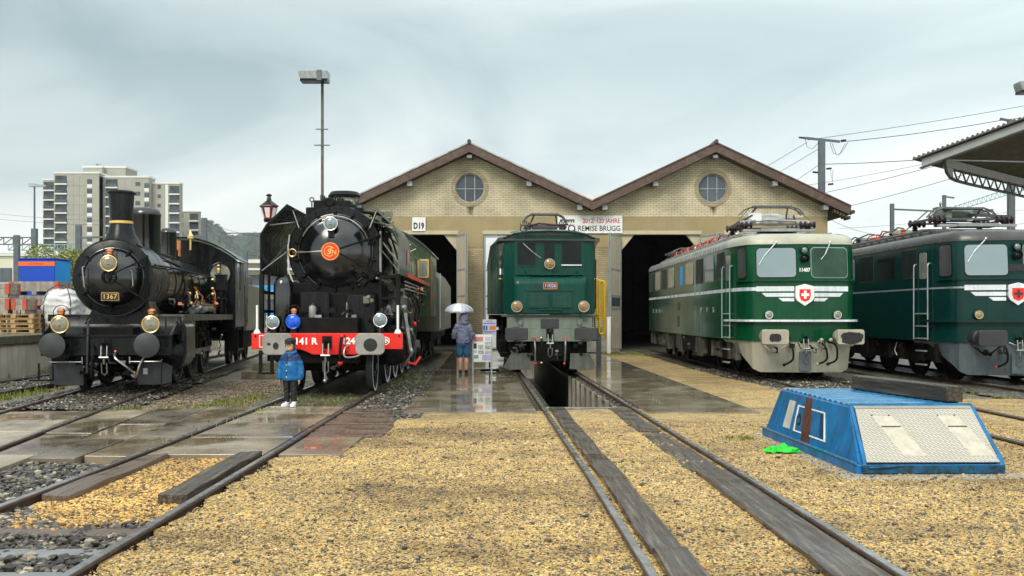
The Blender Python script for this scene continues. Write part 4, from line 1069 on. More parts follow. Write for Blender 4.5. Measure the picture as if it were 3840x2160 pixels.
p5 = post('catenary_mast', 24.6,44,5.2,.2,'post behind the pantograph of the dark green locomotive')
# left gantries
def lattice(mb, x0, x1, y, z, h, n, r=.045):
    mb.bar((x0,y,z),(x1,y,z),.07); mb.bar((x0,y,z+h),(x1,y,z+h),.07)
    for i in range(n+1):
        x = x0+(x1-x0)*i/n; mb.bar((x,y,z),(x,y,z+h),r)
        if i < n: mb.bar((x,y,z),(x+(x1-x0)/n,y,z+h),r)
g1 = post('catenary_gantry', -28.6,60,6.7,.3,'gantry post with a street lamp on top at the far left', cat='gantry')
mb = MB(); mb.cyl((0,0,6.7),(0,0,9.2),.06,.05,8); mb.build('lamp_pole', M['darksteel'], g1)
mb = MB(); mb.prism([(-.32,9.2),(-.30,9.42),(.1,9.38),(.75,9.3),(.7,9.22)],'y',-.12,.12); mb.build('lamp_head', M['galv'], g1)
mb = MB(); lattice(mb,-8,-.16,0,5.75,.42,14); mb.build('lattice_beam', M['darksteel'], g1)
g2_ = post('catenary_gantry', -34.6,70,7.1,.34,'gantry with a long lattice beam behind the blue cabinet', cat='gantry')
mb = MB(); lattice(mb,-.6,10.2,0,6.05,.40,22); mb.build('lattice_beam', M['tealgrey'], g2_)
mb = MB(); mb.box(4.15,4.5,-.17,.17,-.2,7.8); mb.build('post', M['darksteel'], g2_)
mb = MB(); mb.bar((4.5,-.1,6.9),(7.0,-.1,7.0),.12); mb.build('crossarm', M['darksteel'], g2_)
g3 = post('catenary_gantry', -21.5,70,8.3,.34,'gantry post left of the hazy hill, behind the cab of the black locomotive', cat='gantry')
mb = MB(); mb.bar((0,0,7.0),(-3.4,0,6.6),.16); mb.build('crossarm', M['darksteel'], g3)
mb = MB(); mb.bar((-.1,0,7.1),(-1.4,0,6.95),.08); mb.build('brace', M['darksteel'], g3)
g4 = post('catenary_gantry', -17.0,64,5.6,.24,'thin catenary post between the two steam locomotives', cat='gantry')
mb = MB(); mb.bar((0,0,5.5),(-1.3,0,6.55),.07); mb.bar((-1.6,0,6.75),(1.5,0,6.75),.06); mb.build('crossarm', M['darksteel'], g4)
def wire(p, q, label, sag=.25, r=.014, group='overhead wires on the right'):
    mb = MB(); pts = []
    for i in range(25):
        t = i/24; pts.append((p[0]+(q[0]-p[0])*t, p[1]+(q[1]-p[1])*t, p[2]+(q[2]-p[2])*t - sag*4*t*(1-t)))
    o0 = pts[0]; mb.tube([tuple(a-b for a, b in zip(pt, o0)) for pt in pts], r, 6)
    o = mb.build('overhead_wire', M['wire']); o.location = o0
    return tag(o, label, 'wire', group)
wire(far(2032,352,55), far(2760,232,55), 'topmost overhead wire running from the tall mast to the upper right', .12)
wire(far(2114,357,55), far(2522,302,55), 'overhead wire between the crossarms of the two masts', .1, .02)
wire(far(2522,302,55), far(2760,270,55), 'overhead wire leaving the right mast for the picture edge', .05, .02)
wire(far(2076,413,55), far(2720,358,48), 'overhead wire from the middle of the tall mast to the canopy tip', .2, .02)
wire(far(2024,467,56), far(2800,300,40), 'thin overhead wire passing behind the tall mast to the canopy', .2, .010)
wire(far(2078,484,56), far(2800,282,40), 'overhead wire from below the mast to the canopy roof', .2)
wire(far(2128,520,60), far(2800,315,40), 'lowest overhead wire sloping up to the right from the shed eave', .2)
wire(far(2030,358,55), far(1840,465,100), 'overhead wire from the crossarm going down behind the shed roof', .1)
wire(far(2060,374,55), far(1840,498,100), 'second wire going down behind the shed roof from the tall mast', .1)
wire(far(2058,416,55), far(1880,530,100), 'third wire going down behind the shed roof from the tall mast', .1)
wire(far(2110,575,70), far(2800,490,60), 'faint wire above the dark green locomotive roof', .3, .010)
wire(far(2090,553,60), far(2240,590,80), 'slack wire dropping from the shed eave', .3, .012)
wire(far(2380,575,60), far(2800,530,60), 'faint wire above the cab of the dark green locomotive', .2, .012)
GW = 'overhead wires on the left'
for v0, v1, Y, lab in ((535,556,80,'upper thin wire across the apartment block'),(549,566,80,'lower thin wire across the apartment block'),(640,628,75,'upper wire of the pair behind the blue cabinet'),(652,640,75,'lower wire of the pair behind the blue cabinet')):
    wire(far(-60,v0-4,Y), far(330,v1,Y), lab, .2, .012, GW)
wire(far(513,560,70), far(700,640,64), 'slack wire hanging in front of the hazy hill', .9, .016, GW)
wire(far(513,555,70), far(720,600,60), 'straight wire above the hazy hill', .3, .012, GW)
# distant tower crane
cr = thing('tower_crane', 'pale distant crane jib slanting up behind the pantograph at the right', 'crane', far(2700,440,200))
a = Vector(far(2400,532,200))-cr.location; b = Vector((0,0,0))
mb = MB()
for off in ((0,0,0),(0,.9,0),(0,.45,1.5)): mb.bar(a+Vector(off)*.6, b+Vector(off), .16)
for i in range(26):
    t0, t1 = i/26, (i+.5)/26; t2 = (i+1)/26
    mb.bar(a.lerp(b,t0), a.lerp(b,t1)+Vector((0,.45,1.2)), .08); mb.bar(a.lerp(b,t1)+Vector((0,.45,1.2)), a.lerp(b,t2), .08)
mb.build('jib', M['tealgrey'], cr)
mb = MB(); mb.box(-.7,.7,-.7,.7,-29.5,6); mb.build('mast', M['tealgrey'], cr, flat=True)

# ------------------------------------------------------------------ station canopy at the right
cn = thing('station_canopy', 'station canopy with corrugated roof and curved lattice beam beside the dark teal locomotive', 'canopy', (13.9,34,0), rad(-46))
W_ = 8.0; sl = .255; zt = 6.80
mb = MB(); top = []
for i in range(200*4+1):
    x = -.12+W_*i/800; top.append((x, zt+sl*x+.06+.042*math.sin(2*PI*i/16)))
mb.prism(top + [(W_-.12, zt+sl*W_-.03), (-.12, zt-.03)], 'y', -.42, 26); mb.build('corrugated_roof', M['canopyroof'], cn, flat=True)
mb = MB(); mb.prism([(.12,zt+sl*.12-.035),(W_,zt-.035+sl*W_),(W_,zt-.30+sl*W_),(.12,zt-.30+sl*.12)],'y',-.26,-.16); mb.build('rake_fascia', M['canopytrim'], cn, flat=True)
mb = MB(); mb.prism([(.06,zt-.30+sl*.06),(W_,zt-.303+sl*W_),(W_,zt-.34+sl*W_),(.06,zt-.34+sl*.06)],'y',-.30,-.10); mb.build('fascia_lip', M['darkroof'], cn, flat=True)
mb = MB()
for i in range(52): mb.box(.15+i*.15,.15+i*.15+.14,-.15,26,-.15,-.12)
mb2 = MB(); mb2.v = [(x,y,zt+sl*x+z-.06) for x,y,z in mb.v]; mb2.f = mb.f; mb2.build('soffit_boards', M['canopyunder'], cn, flat=True)
mb = MB(); mb.bar((.8,.1,6.72),(4.6,4.04,6.60),.04); mb.build('tie_rod', M['galv'], cn)
for xb in (.78, 7.2):
    mb = MB(); mb.box(xb-.05,xb+.05,.05,26,6.50,6.76); mb.build('beam_top_chord', M['canopytrim'], cn, flat=True)
    mb = MB(); mb.tube([(xb,.0,6.76),(xb,.02,6.55),(xb,.14,6.32),(xb,.45,6.16),(xb,.9,6.11),(xb,2,6.09),(xb,26,6.09)], .055, 6); mb.build('beam_lower_chord', M['darkroof'], cn)
    mb = MB(); mb.prism([(.0,6.74),(.03,6.5),(.16,6.32),(.5,6.13),(.7,6.13),(.62,6.35),(.66,6.5),(.66,6.74)],'x',xb-.02,xb+.02); mb.build('beam_gusset', M['canopytrim'], cn, flat=True)
    mb = MB()
    for i in range(34):
        y = .7+i*.72; mb.bar((xb,y,6.5),(xb,y+.36,6.11),.045); mb.bar((xb,y+.36,6.11),(xb,y+.72,6.5),.035)
    mb.build('beam_lattice', M['darkroof'], cn, flat=True)
for y in (8.5,17,25.5):
    for x in (.78,7.2):
        mb = MB(); mb.box(x-.12,x+.12,y-.12,y+.12,-.15,6.05); mb.build('column', M['canopytrim'], cn, bevel=.01)
# lantern post and concrete steps between the steam locomotives
ln = thing('lantern_post', 'black and red lantern on a post behind the left smoke deflector', 'street lamp', (-6.55,27.0,0))
mb = MB(); mb.cyl((0,0,-.1),(0,0,4.05),.05,.035,10); mb.cyl((0,0,4.05),(0,0,4.12),.13,.15,6); mb.build('post', M['blacksteel'], ln)
mb = MB(); mb.lathe([(.13,4.12),(.235,4.46)],(0,0,0),(0,0,1),6,cap=False); mb.build('red_cage', M['lanternred'], ln, flat=True)
mb = MB()
for i in range(6):
    a0 = 2*PI*(i+.18)/6; a1 = 2*PI*(i+.82)/6
    x, y, d = MB.frame((0,0,1))
    q = [x*math.cos(a)*r_+y*math.sin(a)*r_+Vector((0,0,z)) for a, r_, z in ((a0,.142,4.16),(a1,.142,4.16),(a1,.226,4.42),(a0,.226,4.42))]
    mb.add(q, [(0,1,2,3)])
mb.build('lantern_pane', M['boardwhite'], ln, flat=True)
mb = MB(); mb.lathe([(.265,4.46),(.255,4.49),(.07,4.63),(.055,4.70),(.045,4.74),(.075,4.75),(.08,4.78),(.03,4.81)],(0,0,0),(0,0,1),6); mb.build('lantern_roof', M['black'], ln, flat=True)
st = thing('concrete_steps', 'low mossy concrete steps between the two steam locomotives', 'steps', (-6.35,26.2,0))
M['mossconc'] = pm('mossy_concrete', (.16,.14,.09), .8, var=.4, scale=4, dirt=(.06,.06,.025), dirt_amt=.4, bmp=.3)
mb = MB(); mb.box(-.6,.75,-.5,.8,-.15,.10); mb.build('step', M['mossconc'], st, bevel=.015)
mb = MB(); mb.box(-.42,.75,-.15,.8,.102,.30); mb.build('step', M['mossconc'], st, bevel=.015)
# ------------------------------------------------------------------ shared locomotive pieces
def wheel(parent, x, y, z, r, w=.13, spokes=12, side=1, mat='black', tyre='steel', tname='tyre', counter=True, hub=.18):
    mb = MB()
    xo = x
    ri = r*.86
    mb.lathe([(r*hub,-.02-w/2),(r*hub,w/2+.02)], (xo,y,z), (1,0,0), 16)
    for i in range(spokes):
        a = 2*PI*i/spokes; mb.bar((xo,y+math.cos(a)*r*hub*.8,z+math.sin(a)*r*hub*.8),(xo,y+math.cos(a)*ri,z+math.sin(a)*ri),.055,.05)
    mb.torus((xo,y,z),(1,0,0),r*.83,.045,32,8)
    if counter:
        mb.prism([(y+r*.8*math.cos(a),z+r*.8*math.sin(a)) for a in np.linspace(.7,2.44,9)],'x',xo-.04,xo+.05)
    wh = mb.build('wheel', M[mat], parent)
    mb = MB(); secs = []
    for i in range(41):
        a = 2*PI*i/40; c, s = math.cos(a), math.sin(a)
        secs.append([(xo+dx, y+c*q, z+s*q) for dx, q in ((-w/2,r*.88),(w/2,r*.88),(w/2,r),(-w/2+.03,r+.002),(-w/2+.02,r+.028),(-w/2,r+.028))])
    mb.loft(secs, cap=False); mb.build('tyre', M['gunmetal' if tyre == 'white' else tyre], wh)
    if tyre == 'white':
        sx = 1 if x > 0 else -1; mb = MB(); xa = xo+sx*(w/2+.004); secs = []
        for i in range(41):
            a = 2*PI*i/40; c, s = math.cos(a), math.sin(a); secs.append([(xa-.012, y+c*r*.99, z+s*r*.99),(xa, y+c*r*.99, z+s*r*.99),(xa, y+c*r*.91, z+s*r*.91),(xa-.012, y+c*r*.91, z+s*r*.91)])
        mb.loft(secs, cap=False); mb.build(tname, M['white'], wh)
    return wh
def disc_wheel(parent, x, y, z, r, w=.13, mat='underframe'):
    mb = MB(); mb.lathe([(r+.028,-w/2),(r+.028,-w/2+.03),(r,-w/2+.035),(r,w/2),(r*.85,w/2),(r*.8,w/2-.05),(r*.25,w/2-.03),(r*.22,w/2+.05),(.02,w/2+.05)], (x,y,z), (1 if x > 0 else -1,0,0), 32)
    return mb.build('wheel', M[mat], parent)
def hose(parent, pts, r=.02, mat='rubber', ends=None, name='brake_hose'):
    # smooth curve through points
    P = [Vector(p) for p in pts]; out = []
    for i in range(len(P)-1):
        p0 = P[max(i-1,0)]; p1 = P[i]; p2 = P[i+1]; p3 = P[min(i+2,len(P)-1)]
        for k in range(5):
            t = k/5; out.append(.5*((2*p1)+(p2-p0)*t+(2*p0-5*p1+4*p2-p3)*t*t+(-p0+3*p1-3*p2+p3)*t**3))
    out.append(P[-1])
    mb = MB(); mb.tube(out, r, 8); h = mb.build(name, M[mat], parent)
    if ends:
        mb = MB(); mb.ell(P[-1], r*1.7, 8, 6); mb.ell(P[0], r*1.6, 8, 6); mb.build('coupling_end', M[ends], h)
    return h
def coupling(parent, y, z, mat='steel'):
    mb = MB(); mb.box(-.09,.09,y-.03,y,z-.12,z+.12); mb.tube([(0,y-.02,z),(0,y-.16,z),(0,y-.22,z+.05),(0,y-.20,z+.12)], [.045,.04,.03,.02], 8)
    h = mb.build('draw_hook', M['blacksteel'], parent)
    mb = MB()
    for sx in (-.055,.055): mb.tube([(sx,y-.16,z-.02),(sx,y-.19,z-.25)], .016, 6)
    mb.cyl((-.09,y-.19,z-.25),(.09,y-.19,z-.25),.022,n=8); mb.cyl((0,y-.19,z-.25),(0,y-.17,z-.38),.02,n=8)
    mb.tube([(-.05,y-.17,z-.36),(-.05,y-.14,z-.55),(0,y-.13,z-.60),(.05,y-.14,z-.55),(.05,y-.17,z-.36)], .014, 6)
    mb.build('coupling_screw', M[mat], h)
def round_lamp(parent, x, y, z, r, body='black', rim='brass', lens='reflector', vent=None, hoop=False, depth=.2, base=True, name='headlamp'):
    mb = MB(); mb.lathe([(r*.5,depth),(r*.95,depth*.55),(r,.03),(r,0)], (x,y,z), (0,1,0), 24)
    if base: mb.box(x-.06,x+.06,y+.05,y+.15,z-r-.14,z-r*.8)
    L = mb.build(name, M[body], parent)
    mb = MB(); mb.torus((x,y-.005,z),(0,1,0),r*.99,r*.095,32,8); mb.build('lamp_rim', M[rim], L)
    mb = MB(); mb.lathe([(r*.95,-.006),(r*.8,-.02),(r*.5,-.032),(.002,-.038)], (x,y,z), (0,1,0), 24, cap=False); mb.ell((x,y-.03,z-.01),r*.15,10,8)
    mb.build('lens', M[lens], L)
    if vent:
        mb = MB(); mb.lathe([(r*.32,r*.9),(r*.30,r*1.15),(r*.42,r*1.25),(r*.42,r*1.5),(r*.5,r*1.55),(r*.5,r*1.68),(r*.30,r*1.9),(.005,r*1.95)], (x,y+.09,z), (0,0,1), 16); mb.build('lamp_vent', M[vent], L)
    if hoop:
        mb = MB(); mb.tube([(x-r*.8,y+.1,z+r*.9),(x-r*.95,y+.1,z+r*1.5),(x-r*.6,y+.1,z+r*2.15),(x,y+.1,z+r*2.35),(x+r*.6,y+.1,z+r*2.15),(x+r*.95,y+.1,z+r*1.5),(x+r*.8,y+.1,z+r*.9)], .008, 6); mb.build('carrying_hoop', M['black'], L)
    return L
def bolts(mb, c, R_, n, r=.016, ax=(0,1,0), h=.025, a0=0):
    x, y, d = MB.frame(ax); c = Vector(c)
    for i in range(n):
        a = a0+2*PI*i/n; p = c+(x*math.cos(a)+y*math.sin(a))*R_; mb.cyl(p, p-d*h, r, n=6)

# ------------------------------------------------------------------ black steam locomotive with brass lamps
A = thing('steam_locomotive', 'black steam locomotive with tall chimney, brass lamps and number 1367', 'steam locomotive', (-8.07,19.95,0), .1408)
zc, rs = 2.31, .785
mb = MB(); mb.box(-.48,.48,.1,10.2,.62,1.3); mb.box(-.62,-.48,.1,3.0,.55,1.1); mb.box(.48,.62,.1,3.0,.55,1.1); mb.build('main_frame', M['underframe'], A, bevel=.01)
mb = MB(); mb.box(-1.24,1.24,-.04,.10,.74,1.12); mb.build('buffer_beam', M['black'], A, bevel=.012)
mb = MB(); mb.prism([(-.10,1.12),(.45,1.12),(.62,1.20),(.72,1.36),(.75,1.56),(.79,1.56),(.77,1.34),(.65,1.15),(.47,1.155),(-.10,1.155)], 'x', -1.28, 1.28)
for x in np.arange(-1.1,1.15,.157): mb.ell((x,.50,1.172),.014,6,4)
mb.build('front_apron', M['smokebox'], A)
mb = MB(); mb.prism([(-.02,1.157),(.45,1.157),(.60,1.24),(.68,1.42)],'x',-1.25,-1.21); mb.prism([(-.02,1.157),(.45,1.157),(.60,1.24),(.68,1.42)],'x',1.21,1.25); mb.build('apron_gusset', M['black'], A)
for s in (-1,1):
    mb = MB(); mb.box(*sorted((s*.72,s*1.34)),.74,8.4,1.515,1.56); mb.box(*sorted((s*1.30,s*1.34)),.74,8.4,1.42,1.514); mb.build('running_board', M['tendergrey'] if s > 0 else M['black'], A, bevel=.006)
    mb = MB(); mb.box(*sorted((s*1.22,s*1.30)),.76,2.4,1.0,1.51); mb.build('valance', M['black'], A, bevel=.006)
# boiler group
mb = MB(); mb.lathe([(rs-.05,.50),(rs,.53),(rs,2.15),(rs-.03,2.18)], (0,0,zc), (0,1,0), 48)
mb.lathe([(rs+.012,.52),(rs+.012,.60)], (0,0,zc), (0,1,0), 48)
mb.build('smokebox', M['smokebox'], A)
mb = MB(); mb.lathe([(.575,.485),(.565,.43),(.50,.345),(.36,.265),(.18,.215),(.002,.205)], (0,0,zc), (0,1,0), 48)
mb.torus((0,.485,zc),(0,1,0),.60,.022,48,8)
d_ = mb.build('smokebox_door', M['blackdoor'], A)
for a in (2.45,-2.6,1.0,.35,-.7,3.05,-1.6):
    mb = MB(); mb.bar((math.cos(a)*.50,.37,zc+math.sin(a)*.50),(math.cos(a)*.68,.46,zc+math.sin(a)*.68),.05,.03); mb.ell((math.cos(a)*.66,.45,zc+math.sin(a)*.66),.03,8,6); mb.build('door_clamp', M['blacksteel'], d_)
mb = MB(); mb.bar((.03,.20,zc+.04),(.66,.40,zc+.40),.045,.03); mb.bar((.03,.20,zc-.04),(.66,.40,zc-.46),.045,.03); mb.cyl((.68,.45,zc-.56),(.68,.45,zc+.46),.022,n=8); mb.build('hinge_strap', M['blacksteel'], d_)
mb = MB(); mb.torus((0,.16,zc),(0,1,0),.135,.018,24,6); mb.cyl((0,.12,zc),(0,.26,zc),.05,n=12); mb.bar((-.12,.16,zc),(.12,.16,zc),.02); mb.bar((0,.16,zc-.12),(0,.16,zc+.12),.02); mb.build('hand_wheel', M['blacksteel'], d_)
for pts in ([(-.52,.36,zc+.22),(-.545,.3,zc+.2),(-.50,.28,zc-.2),(-.47,.33,zc-.24)], [(.36,.33,zc+.17),(.42,.27,zc+.12),(.44,.27,zc-.17),(.40,.33,zc-.2)]):
    mb = MB(); mb.tube(pts, .014, 6); mb.build('hand_grip', M['steel'], d_)
npl = MB(); npl.prism(rr(-.17,.17,zc-.475,zc-.31,.02),'y',.245,.40); np_ = npl.build('number_plate', M['gold'], A)
mb = MB(); mb.prism(rr(-.160,.160,zc-.465,zc-.32,.015),'y',.235,.26); mb.build('plate_field', M['letterblack'], np_)
text('lettering', '1367', .135, M['gold'], np_, (0,.233,zc-.393), bold=.001, space=1.15, sx=.92)
round_lamp(A, .0, .14, zc+.275, .155, vent='copper', hoop=True)
mb = MB(); mb.lathe([(.70,2.1),(.715,2.12),(.715,8.5)], (0,0,zc), (0,1,0), 48); mb.build('boiler', M['blackgloss'], A)
for y in (2.5,3.35,4.45,5.55,6.6,7.5):
    mb = MB(); mb.lathe([(.716,y-.035),(.726,y-.03),(.726,y+.03),(.716,y+.035)], (0,0,zc), (0,1,0), 48); mb.build('boiler_band', M['blacksteel'], A)
mb = MB(); mb.prism([(-.70,1.2),(-.42,1.75),(.42,1.75),(.70,1.2)],'y',.72,2.1); mb.prism([(.45,1.5),(.70,1.56),(.62,1.85),(.55,2.0)],'y',.8,1.5); mb.build('smokebox_saddle', M['black'], A)
mb = MB(); mb.box(-.62,.62,6.2,8.4,1.2,2.3); mb.build('firebox', M['black'], A, bevel=.03)
yc = 1.18; zb_ = zc+rs
mb = MB(); mb.lathe([(.47,-.16),(.40,-.06),(.33,.06),(.275,.18),(.24,.32),(.225,.36),(.225,.44),(.262,.98),(.262,1.0),(.29,1.0),(.295,1.03),(.27,1.06),(.23,1.06),(.22,.9)], (0,yc,zb_), (0,0,1), 32, cap=False); ch = mb.build('chimney', M['smokebox'], A)
mb = MB(); mb.lathe([(.226,.37),(.238,.375),(.238,.425),(.230,.43)], (0,yc,zb_), (0,0,1), 32, cap=False); mb.build('brass_band', M['gold'], ch)
def dome(y, r, z0, z1, name):
    h = z1-z0
    mb = MB(); mb.lathe([(r*1.05,z0-.25),(r,z0-.05),(r,z1-.20*min(1,r/.3)-.02),(r*1.035,z1-.19*min(1,r/.3)),(r*1.035,z1-.15*min(1,r/.3)),(r*.95,z1-.07),(r*.75,z1-.015),(r*.4,z1),(.005,z1+.005)], (0,y,0), (0,0,1), 32)
    return mb.build(name, M['blackgloss'], A)
dome(3.45,.345,zc+.66,4.05,'steam_dome'); dome(6.15,.20,zc+.68,3.80,'sand_dome')
mb = MB(); mb.box(-.13,.13,6.95,7.25,zc+.66,3.12); mb.cyl((0,7.1,3.1),(0,7.1,3.3),.10,n=12); mb.build('valve_seat', M['black'], A)
mb = MB(); mb.cyl((-.09,7.1,3.1),(-.09,7.1,3.75),.075,n=12); mb.cyl((.09,7.1,3.1),(.09,7.1,3.55),.06,n=12); mb.build('safety_valve', M['copper'], A)
mb = MB(); mb.lathe([(.03,3.2),(.03,3.5),(.09,3.52),(.09,3.6),(.04,3.66),(.02,3.74)], (.24,8.0,.15), (0,0,1), 12); mb.build('whistle', M['brass'], A)
# handrail, pipes, injectors on the right side
mb = MB(); mb.tube([(.80,.62,zc+.27),(.78,2.4,zc+.30),(.77,8.3,zc+.30)], .022, 8)
for y in (.9,2.6,4.3,6.0,7.7): mb.cyl((.66,y,zc+.25),(.79,y,zc+.29),.018,n=6)
mb.build('boiler_handrail', M['blacksteel'], A)
mb = MB(); mb.tube([(.40,.75,zb_-.08),(.5,2.2,zc+.56),(.60,4.6,zc+.42)], .02, 6); mb.tube([(.22,2.5,zc+.72),(.32,4.5,zc+.68),(.40,8.2,zc+.6)], .018, 6); mb.build('sand_pipe', M['blacksteel'], A)
for pts in ([(.64,4.3,zc+.35),(.76,4.2,zc-.05),(.72,4.1,zc-.5),(.8,4.0,1.58)],[(.55,5.6,zc+.5),(.76,5.5,zc),(.70,5.5,zc-.55)]): mb = MB(); mb.tube(pts, .022, 6); mb.build('feed_pipe', M['blacksteel'], A)
mb = MB(); mb.tube([(.9,3.9,1.80),(.98,5.0,1.82),(1.0,7.6,1.80)], .028, 8); mb.tube([(.98,7.5,1.6),(.98,7.5,2.1),(.9,7.6,2.3)], .022, 8); mb.tube([(.95,5.2,1.6),(1.0,5.3,2.0),(.8,5.2,2.25)], .02, 8); mb.tube([(1.0,7.1,1.58),(1.02,7.15,2.05)], .018, 8); mb.build('copper_pipe', M['copper'], A)
mb = MB(); mb.cyl((.92,4.2,1.66),(.92,4.75,1.66),.09,n=12); mb.cyl((1.05,5.4,1.70),(1.05,6.6,1.70),.07,n=12); mb.ell((.95,5.0,1.7),.1,10,8); mb.cyl((.85,6.2,1.60),(.85,6.2,1.95),.07,n=10); mb.build('injector', M['steel'], A)
mb = MB()
for p in ((.88,4.1,2.05),(.9,4.2,1.82),(1.0,6.9,2.1),(.95,7.2,2.25),(.93,7.4,2.5)): mb.ell(p,.055,8,6)
mb.build('brass_valve', M['brass'], A)
mb = MB(); mb.box(.98,1.26,7.5,7.82,2.22,2.62); mb.box(.96,1.28,7.48,7.84,2.62,2.66); mb.cyl((1.12,7.66,1.58),(1.12,7.66,2.22),.13,n=14); mb.box(.98,1.26,7.52,7.80,1.95,2.02); mb.build('air_pump', M['black'], A, bevel=.01)
mb = MB(); mb.lathe([(.03,2.66),(.06,2.70),(.06,2.80),(.03,2.84),(.05,2.9),(.01,2.94)], (1.05,7.6,0), (0,0,1), 10); mb.build('lubricator', M['brass'], A)
# cab
yb = 8.45
def arcroof(hw, ze, za, n=14): return [(hw*math.cos(PI-PI*i/n) if 0 else -hw+2*hw*i/n, ze+(za-ze)*(1-((-hw+2*hw*i/n)/hw)**2)) for i in range(n+1)]
prof = [(-1.40,1.2)] + arcroof(1.40,3.12,3.66) + [(1.40,1.2)]
mb = MB(); mb.prism(prof,'y',yb,yb+.05); cw = mb.build('cab_front', M['black'], A, flat=True)
for s in (-1,1):
    mb = MB(); mb.torus((s*.98,yb-.02,2.72),(0,1,0),.30,.028,28,8); f_ = mb.build('cab_window', M['black'], A)
    mb = MB(); mb.prism(circ(s*.98,2.72,.29,28),'y',yb-.012,yb-.002); mb.build('window_glass', M['glasscab'], f_)
    mb = MB(); mb.bar((s*.98,yb-.03,2.44),(s*.98,yb-.03,3.0),.02); mb.build('window_bar', M['black'], f_)
    mb = MB(); mb.box(*sorted((s*1.36,s*1.40)),yb+.051,10.4,1.2,2.25); mb.box(*sorted((s*1.36,s*1.40)),yb+.051,yb+.35,2.25,3.12); mb.box(*sorted((s*1.36,s*1.40)),yb+1.1,10.4,2.25,3.12); mb.build('cab_side', M['tendergrey'], A, flat=True)
    mb = MB(); mb.box(*sorted((s*1.365,s*1.385)),yb+.351,yb+1.099,2.25,3.1); mb.build('cab_side_window', M['glassdark'], A, flat=True)
    mb = MB(); mb.cyl((s*1.46,yb+.15,1.4),(s*1.46,yb+.15,2.9),.02,n=8); mb.cyl((s*1.46,10.3,1.4),(s*1.46,10.3,2.9),.02,n=8); mb.build('cab_handrail', M['steel'], A)
    mb = MB(); mb.box(*sorted((s*1.1,s*1.4)),9.0,10.3,.5,.56); mb.box(*sorted((s*1.1,s*1.4)),9.0,9.05,.56,1.2); mb.box(*sorted((s*1.1,s*1.4)),10.25,10.3,.56,1.2); mb.build('cab_step', M['blacksteel'], A)
mb = MB(); mb.box(1.401,1.412,9.1,9.32,1.78,1.98); mb.build('works_plate', M['copper'], A)
up = arcroof(1.50,3.14,3.74); lo = [(x,z-.05) for x,z in reversed(arcroof(1.50,3.14,3.74))]
mb = MB(); mb.prism(up+lo,'y',yb-.25,10.8); mb.build('cab_roof', M['black'], A)
mb = MB(); mb.box(-1.36,1.36,yb+.05,10.3,1.1,1.2); mb.build('cab_floor', M['underframe'], A)
# buffers, lamps, coupling, guards, steps
for s in (-1,1):
    x = s*.875
    mb = MB(); mb.lathe([(.17,0),(.15,-.05),(.10,-.14),(.085,-.30)],(x,-.04,.96),(0,1,0),20); b_ = mb.build('buffer', M['black'], A)
    mb = MB(); mb.lathe([(.07,-.30),(.07,-.44),(.235,-.47),(.245,-.50),(.15,-.525),(.005,-.535)],(x,-.04,.96),(0,1,0),32); mb.build('buffer_head', M['gunmetal'], b_)
    round_lamp(A, s*.86, -.10, 1.36, .165, vent='copper', hoop=True)
    mb = MB(); mb.box(*sorted((s*.52,s*.98)),.30,.33,.13,.62); mb.prism([(s*.98,.13),(s*1.18,.17),(s*1.2,.50),(s*.98,.60)],'y',.33,.36); mb.build('guard_plate', M['guard'], A, bevel=.006)
    # cylinders
    yc0, yc1 = .95, 2.0
    mb = MB(); mb.lathe([(.34,yc0),(.36,yc0+.02),(.36,yc1)],(s*1.0,0,.74),(0,1,0),32)
    mb.prism([(s*.62,.74),(s*.62,1.48),(s*1.22,1.48),(s*1.36,1.3),(s*1.36,.74)],'y',yc0+.04,yc1-.02); cy = mb.build('cylinder', M['blackgloss'], A)
    mb = MB(); mb.lathe([(.33,yc0),(.33,yc0-.03),(.22,yc0-.08),(.12,yc0-.10),(.10,yc0-.16),(.004,yc0-.17)],(s*1.0,0,.74),(0,1,0),32); bolts(mb,(s*1.0,yc0,.74),.285,12,.02); mb.build('cylinder_cover', M['black'], cy)
    mb = MB(); mb.lathe([(.05,yc0-.14),(.09,yc0-.18),(.06,yc0-.24),(.004,yc0-.25)],(s*1.0,0,.80),(0,1,0),14); mb.lathe([(.045,yc0-.02),(.05,yc0-.12),(.004,yc0-.13)],(s*.98,0,.40),(0,1,0),12); mb.build('drain_valve', M['brass'], cy)
    mb = MB(); mb.lathe([(.13,yc0-.12),(.15,yc0),(.15,yc1+.05)],(s*.95,0,1.24),(0,1,0),20); mb.build('valve_chest', M['black'], cy)
    # motion
    mb = MB(); mb.bar((s*1.02,yc1,.74),(s*1.02,yc1+1.3,.72),.07); mb.bar((s*1.06,yc1+1.2,.72),(s*1.06,yc1+3.0,.60),.07,.1); mb.build('piston_rod', M['steel'], A)
    mb = MB(); mb.bar((s*.92,3.0,.66),(s*.92,6.9,.66),.06,.11); mb.build('coupling_rod', M['steel'], A)
    mb = MB(); mb.bar((s*1.05,yc1,1.12),(s*1.05,yc1+1.7,1.10),.06); mb.bar((s*1.1,yc1+1.25,1.5),(s*1.1,yc1+1.35,.55),.08); mb.bar((s*1.02,yc1+.2,1.0),(s*1.02,yc1+1.25,.96),.05); mb.build('valve_gear', M['steel'], A)
    wheel(A, s*.75, 1.35, .42, .42, spokes=9, counter=False, tyre='gunmetal')
    for y in (3.05,4.95,6.85): wheel(A, s*.75, y, .76, .76, spokes=14, tyre='gunmetal')
    mb = MB(); mb.bar((s*.45,-.06,.72),(s*.45,-.06,.58),.02); mb.tube([(s*.45,-.10,.62),(s*1.05,-.10,.62),(s*1.08,-.10,.66)],.012,6); mb.build('brake_handle', M['steel'], A)
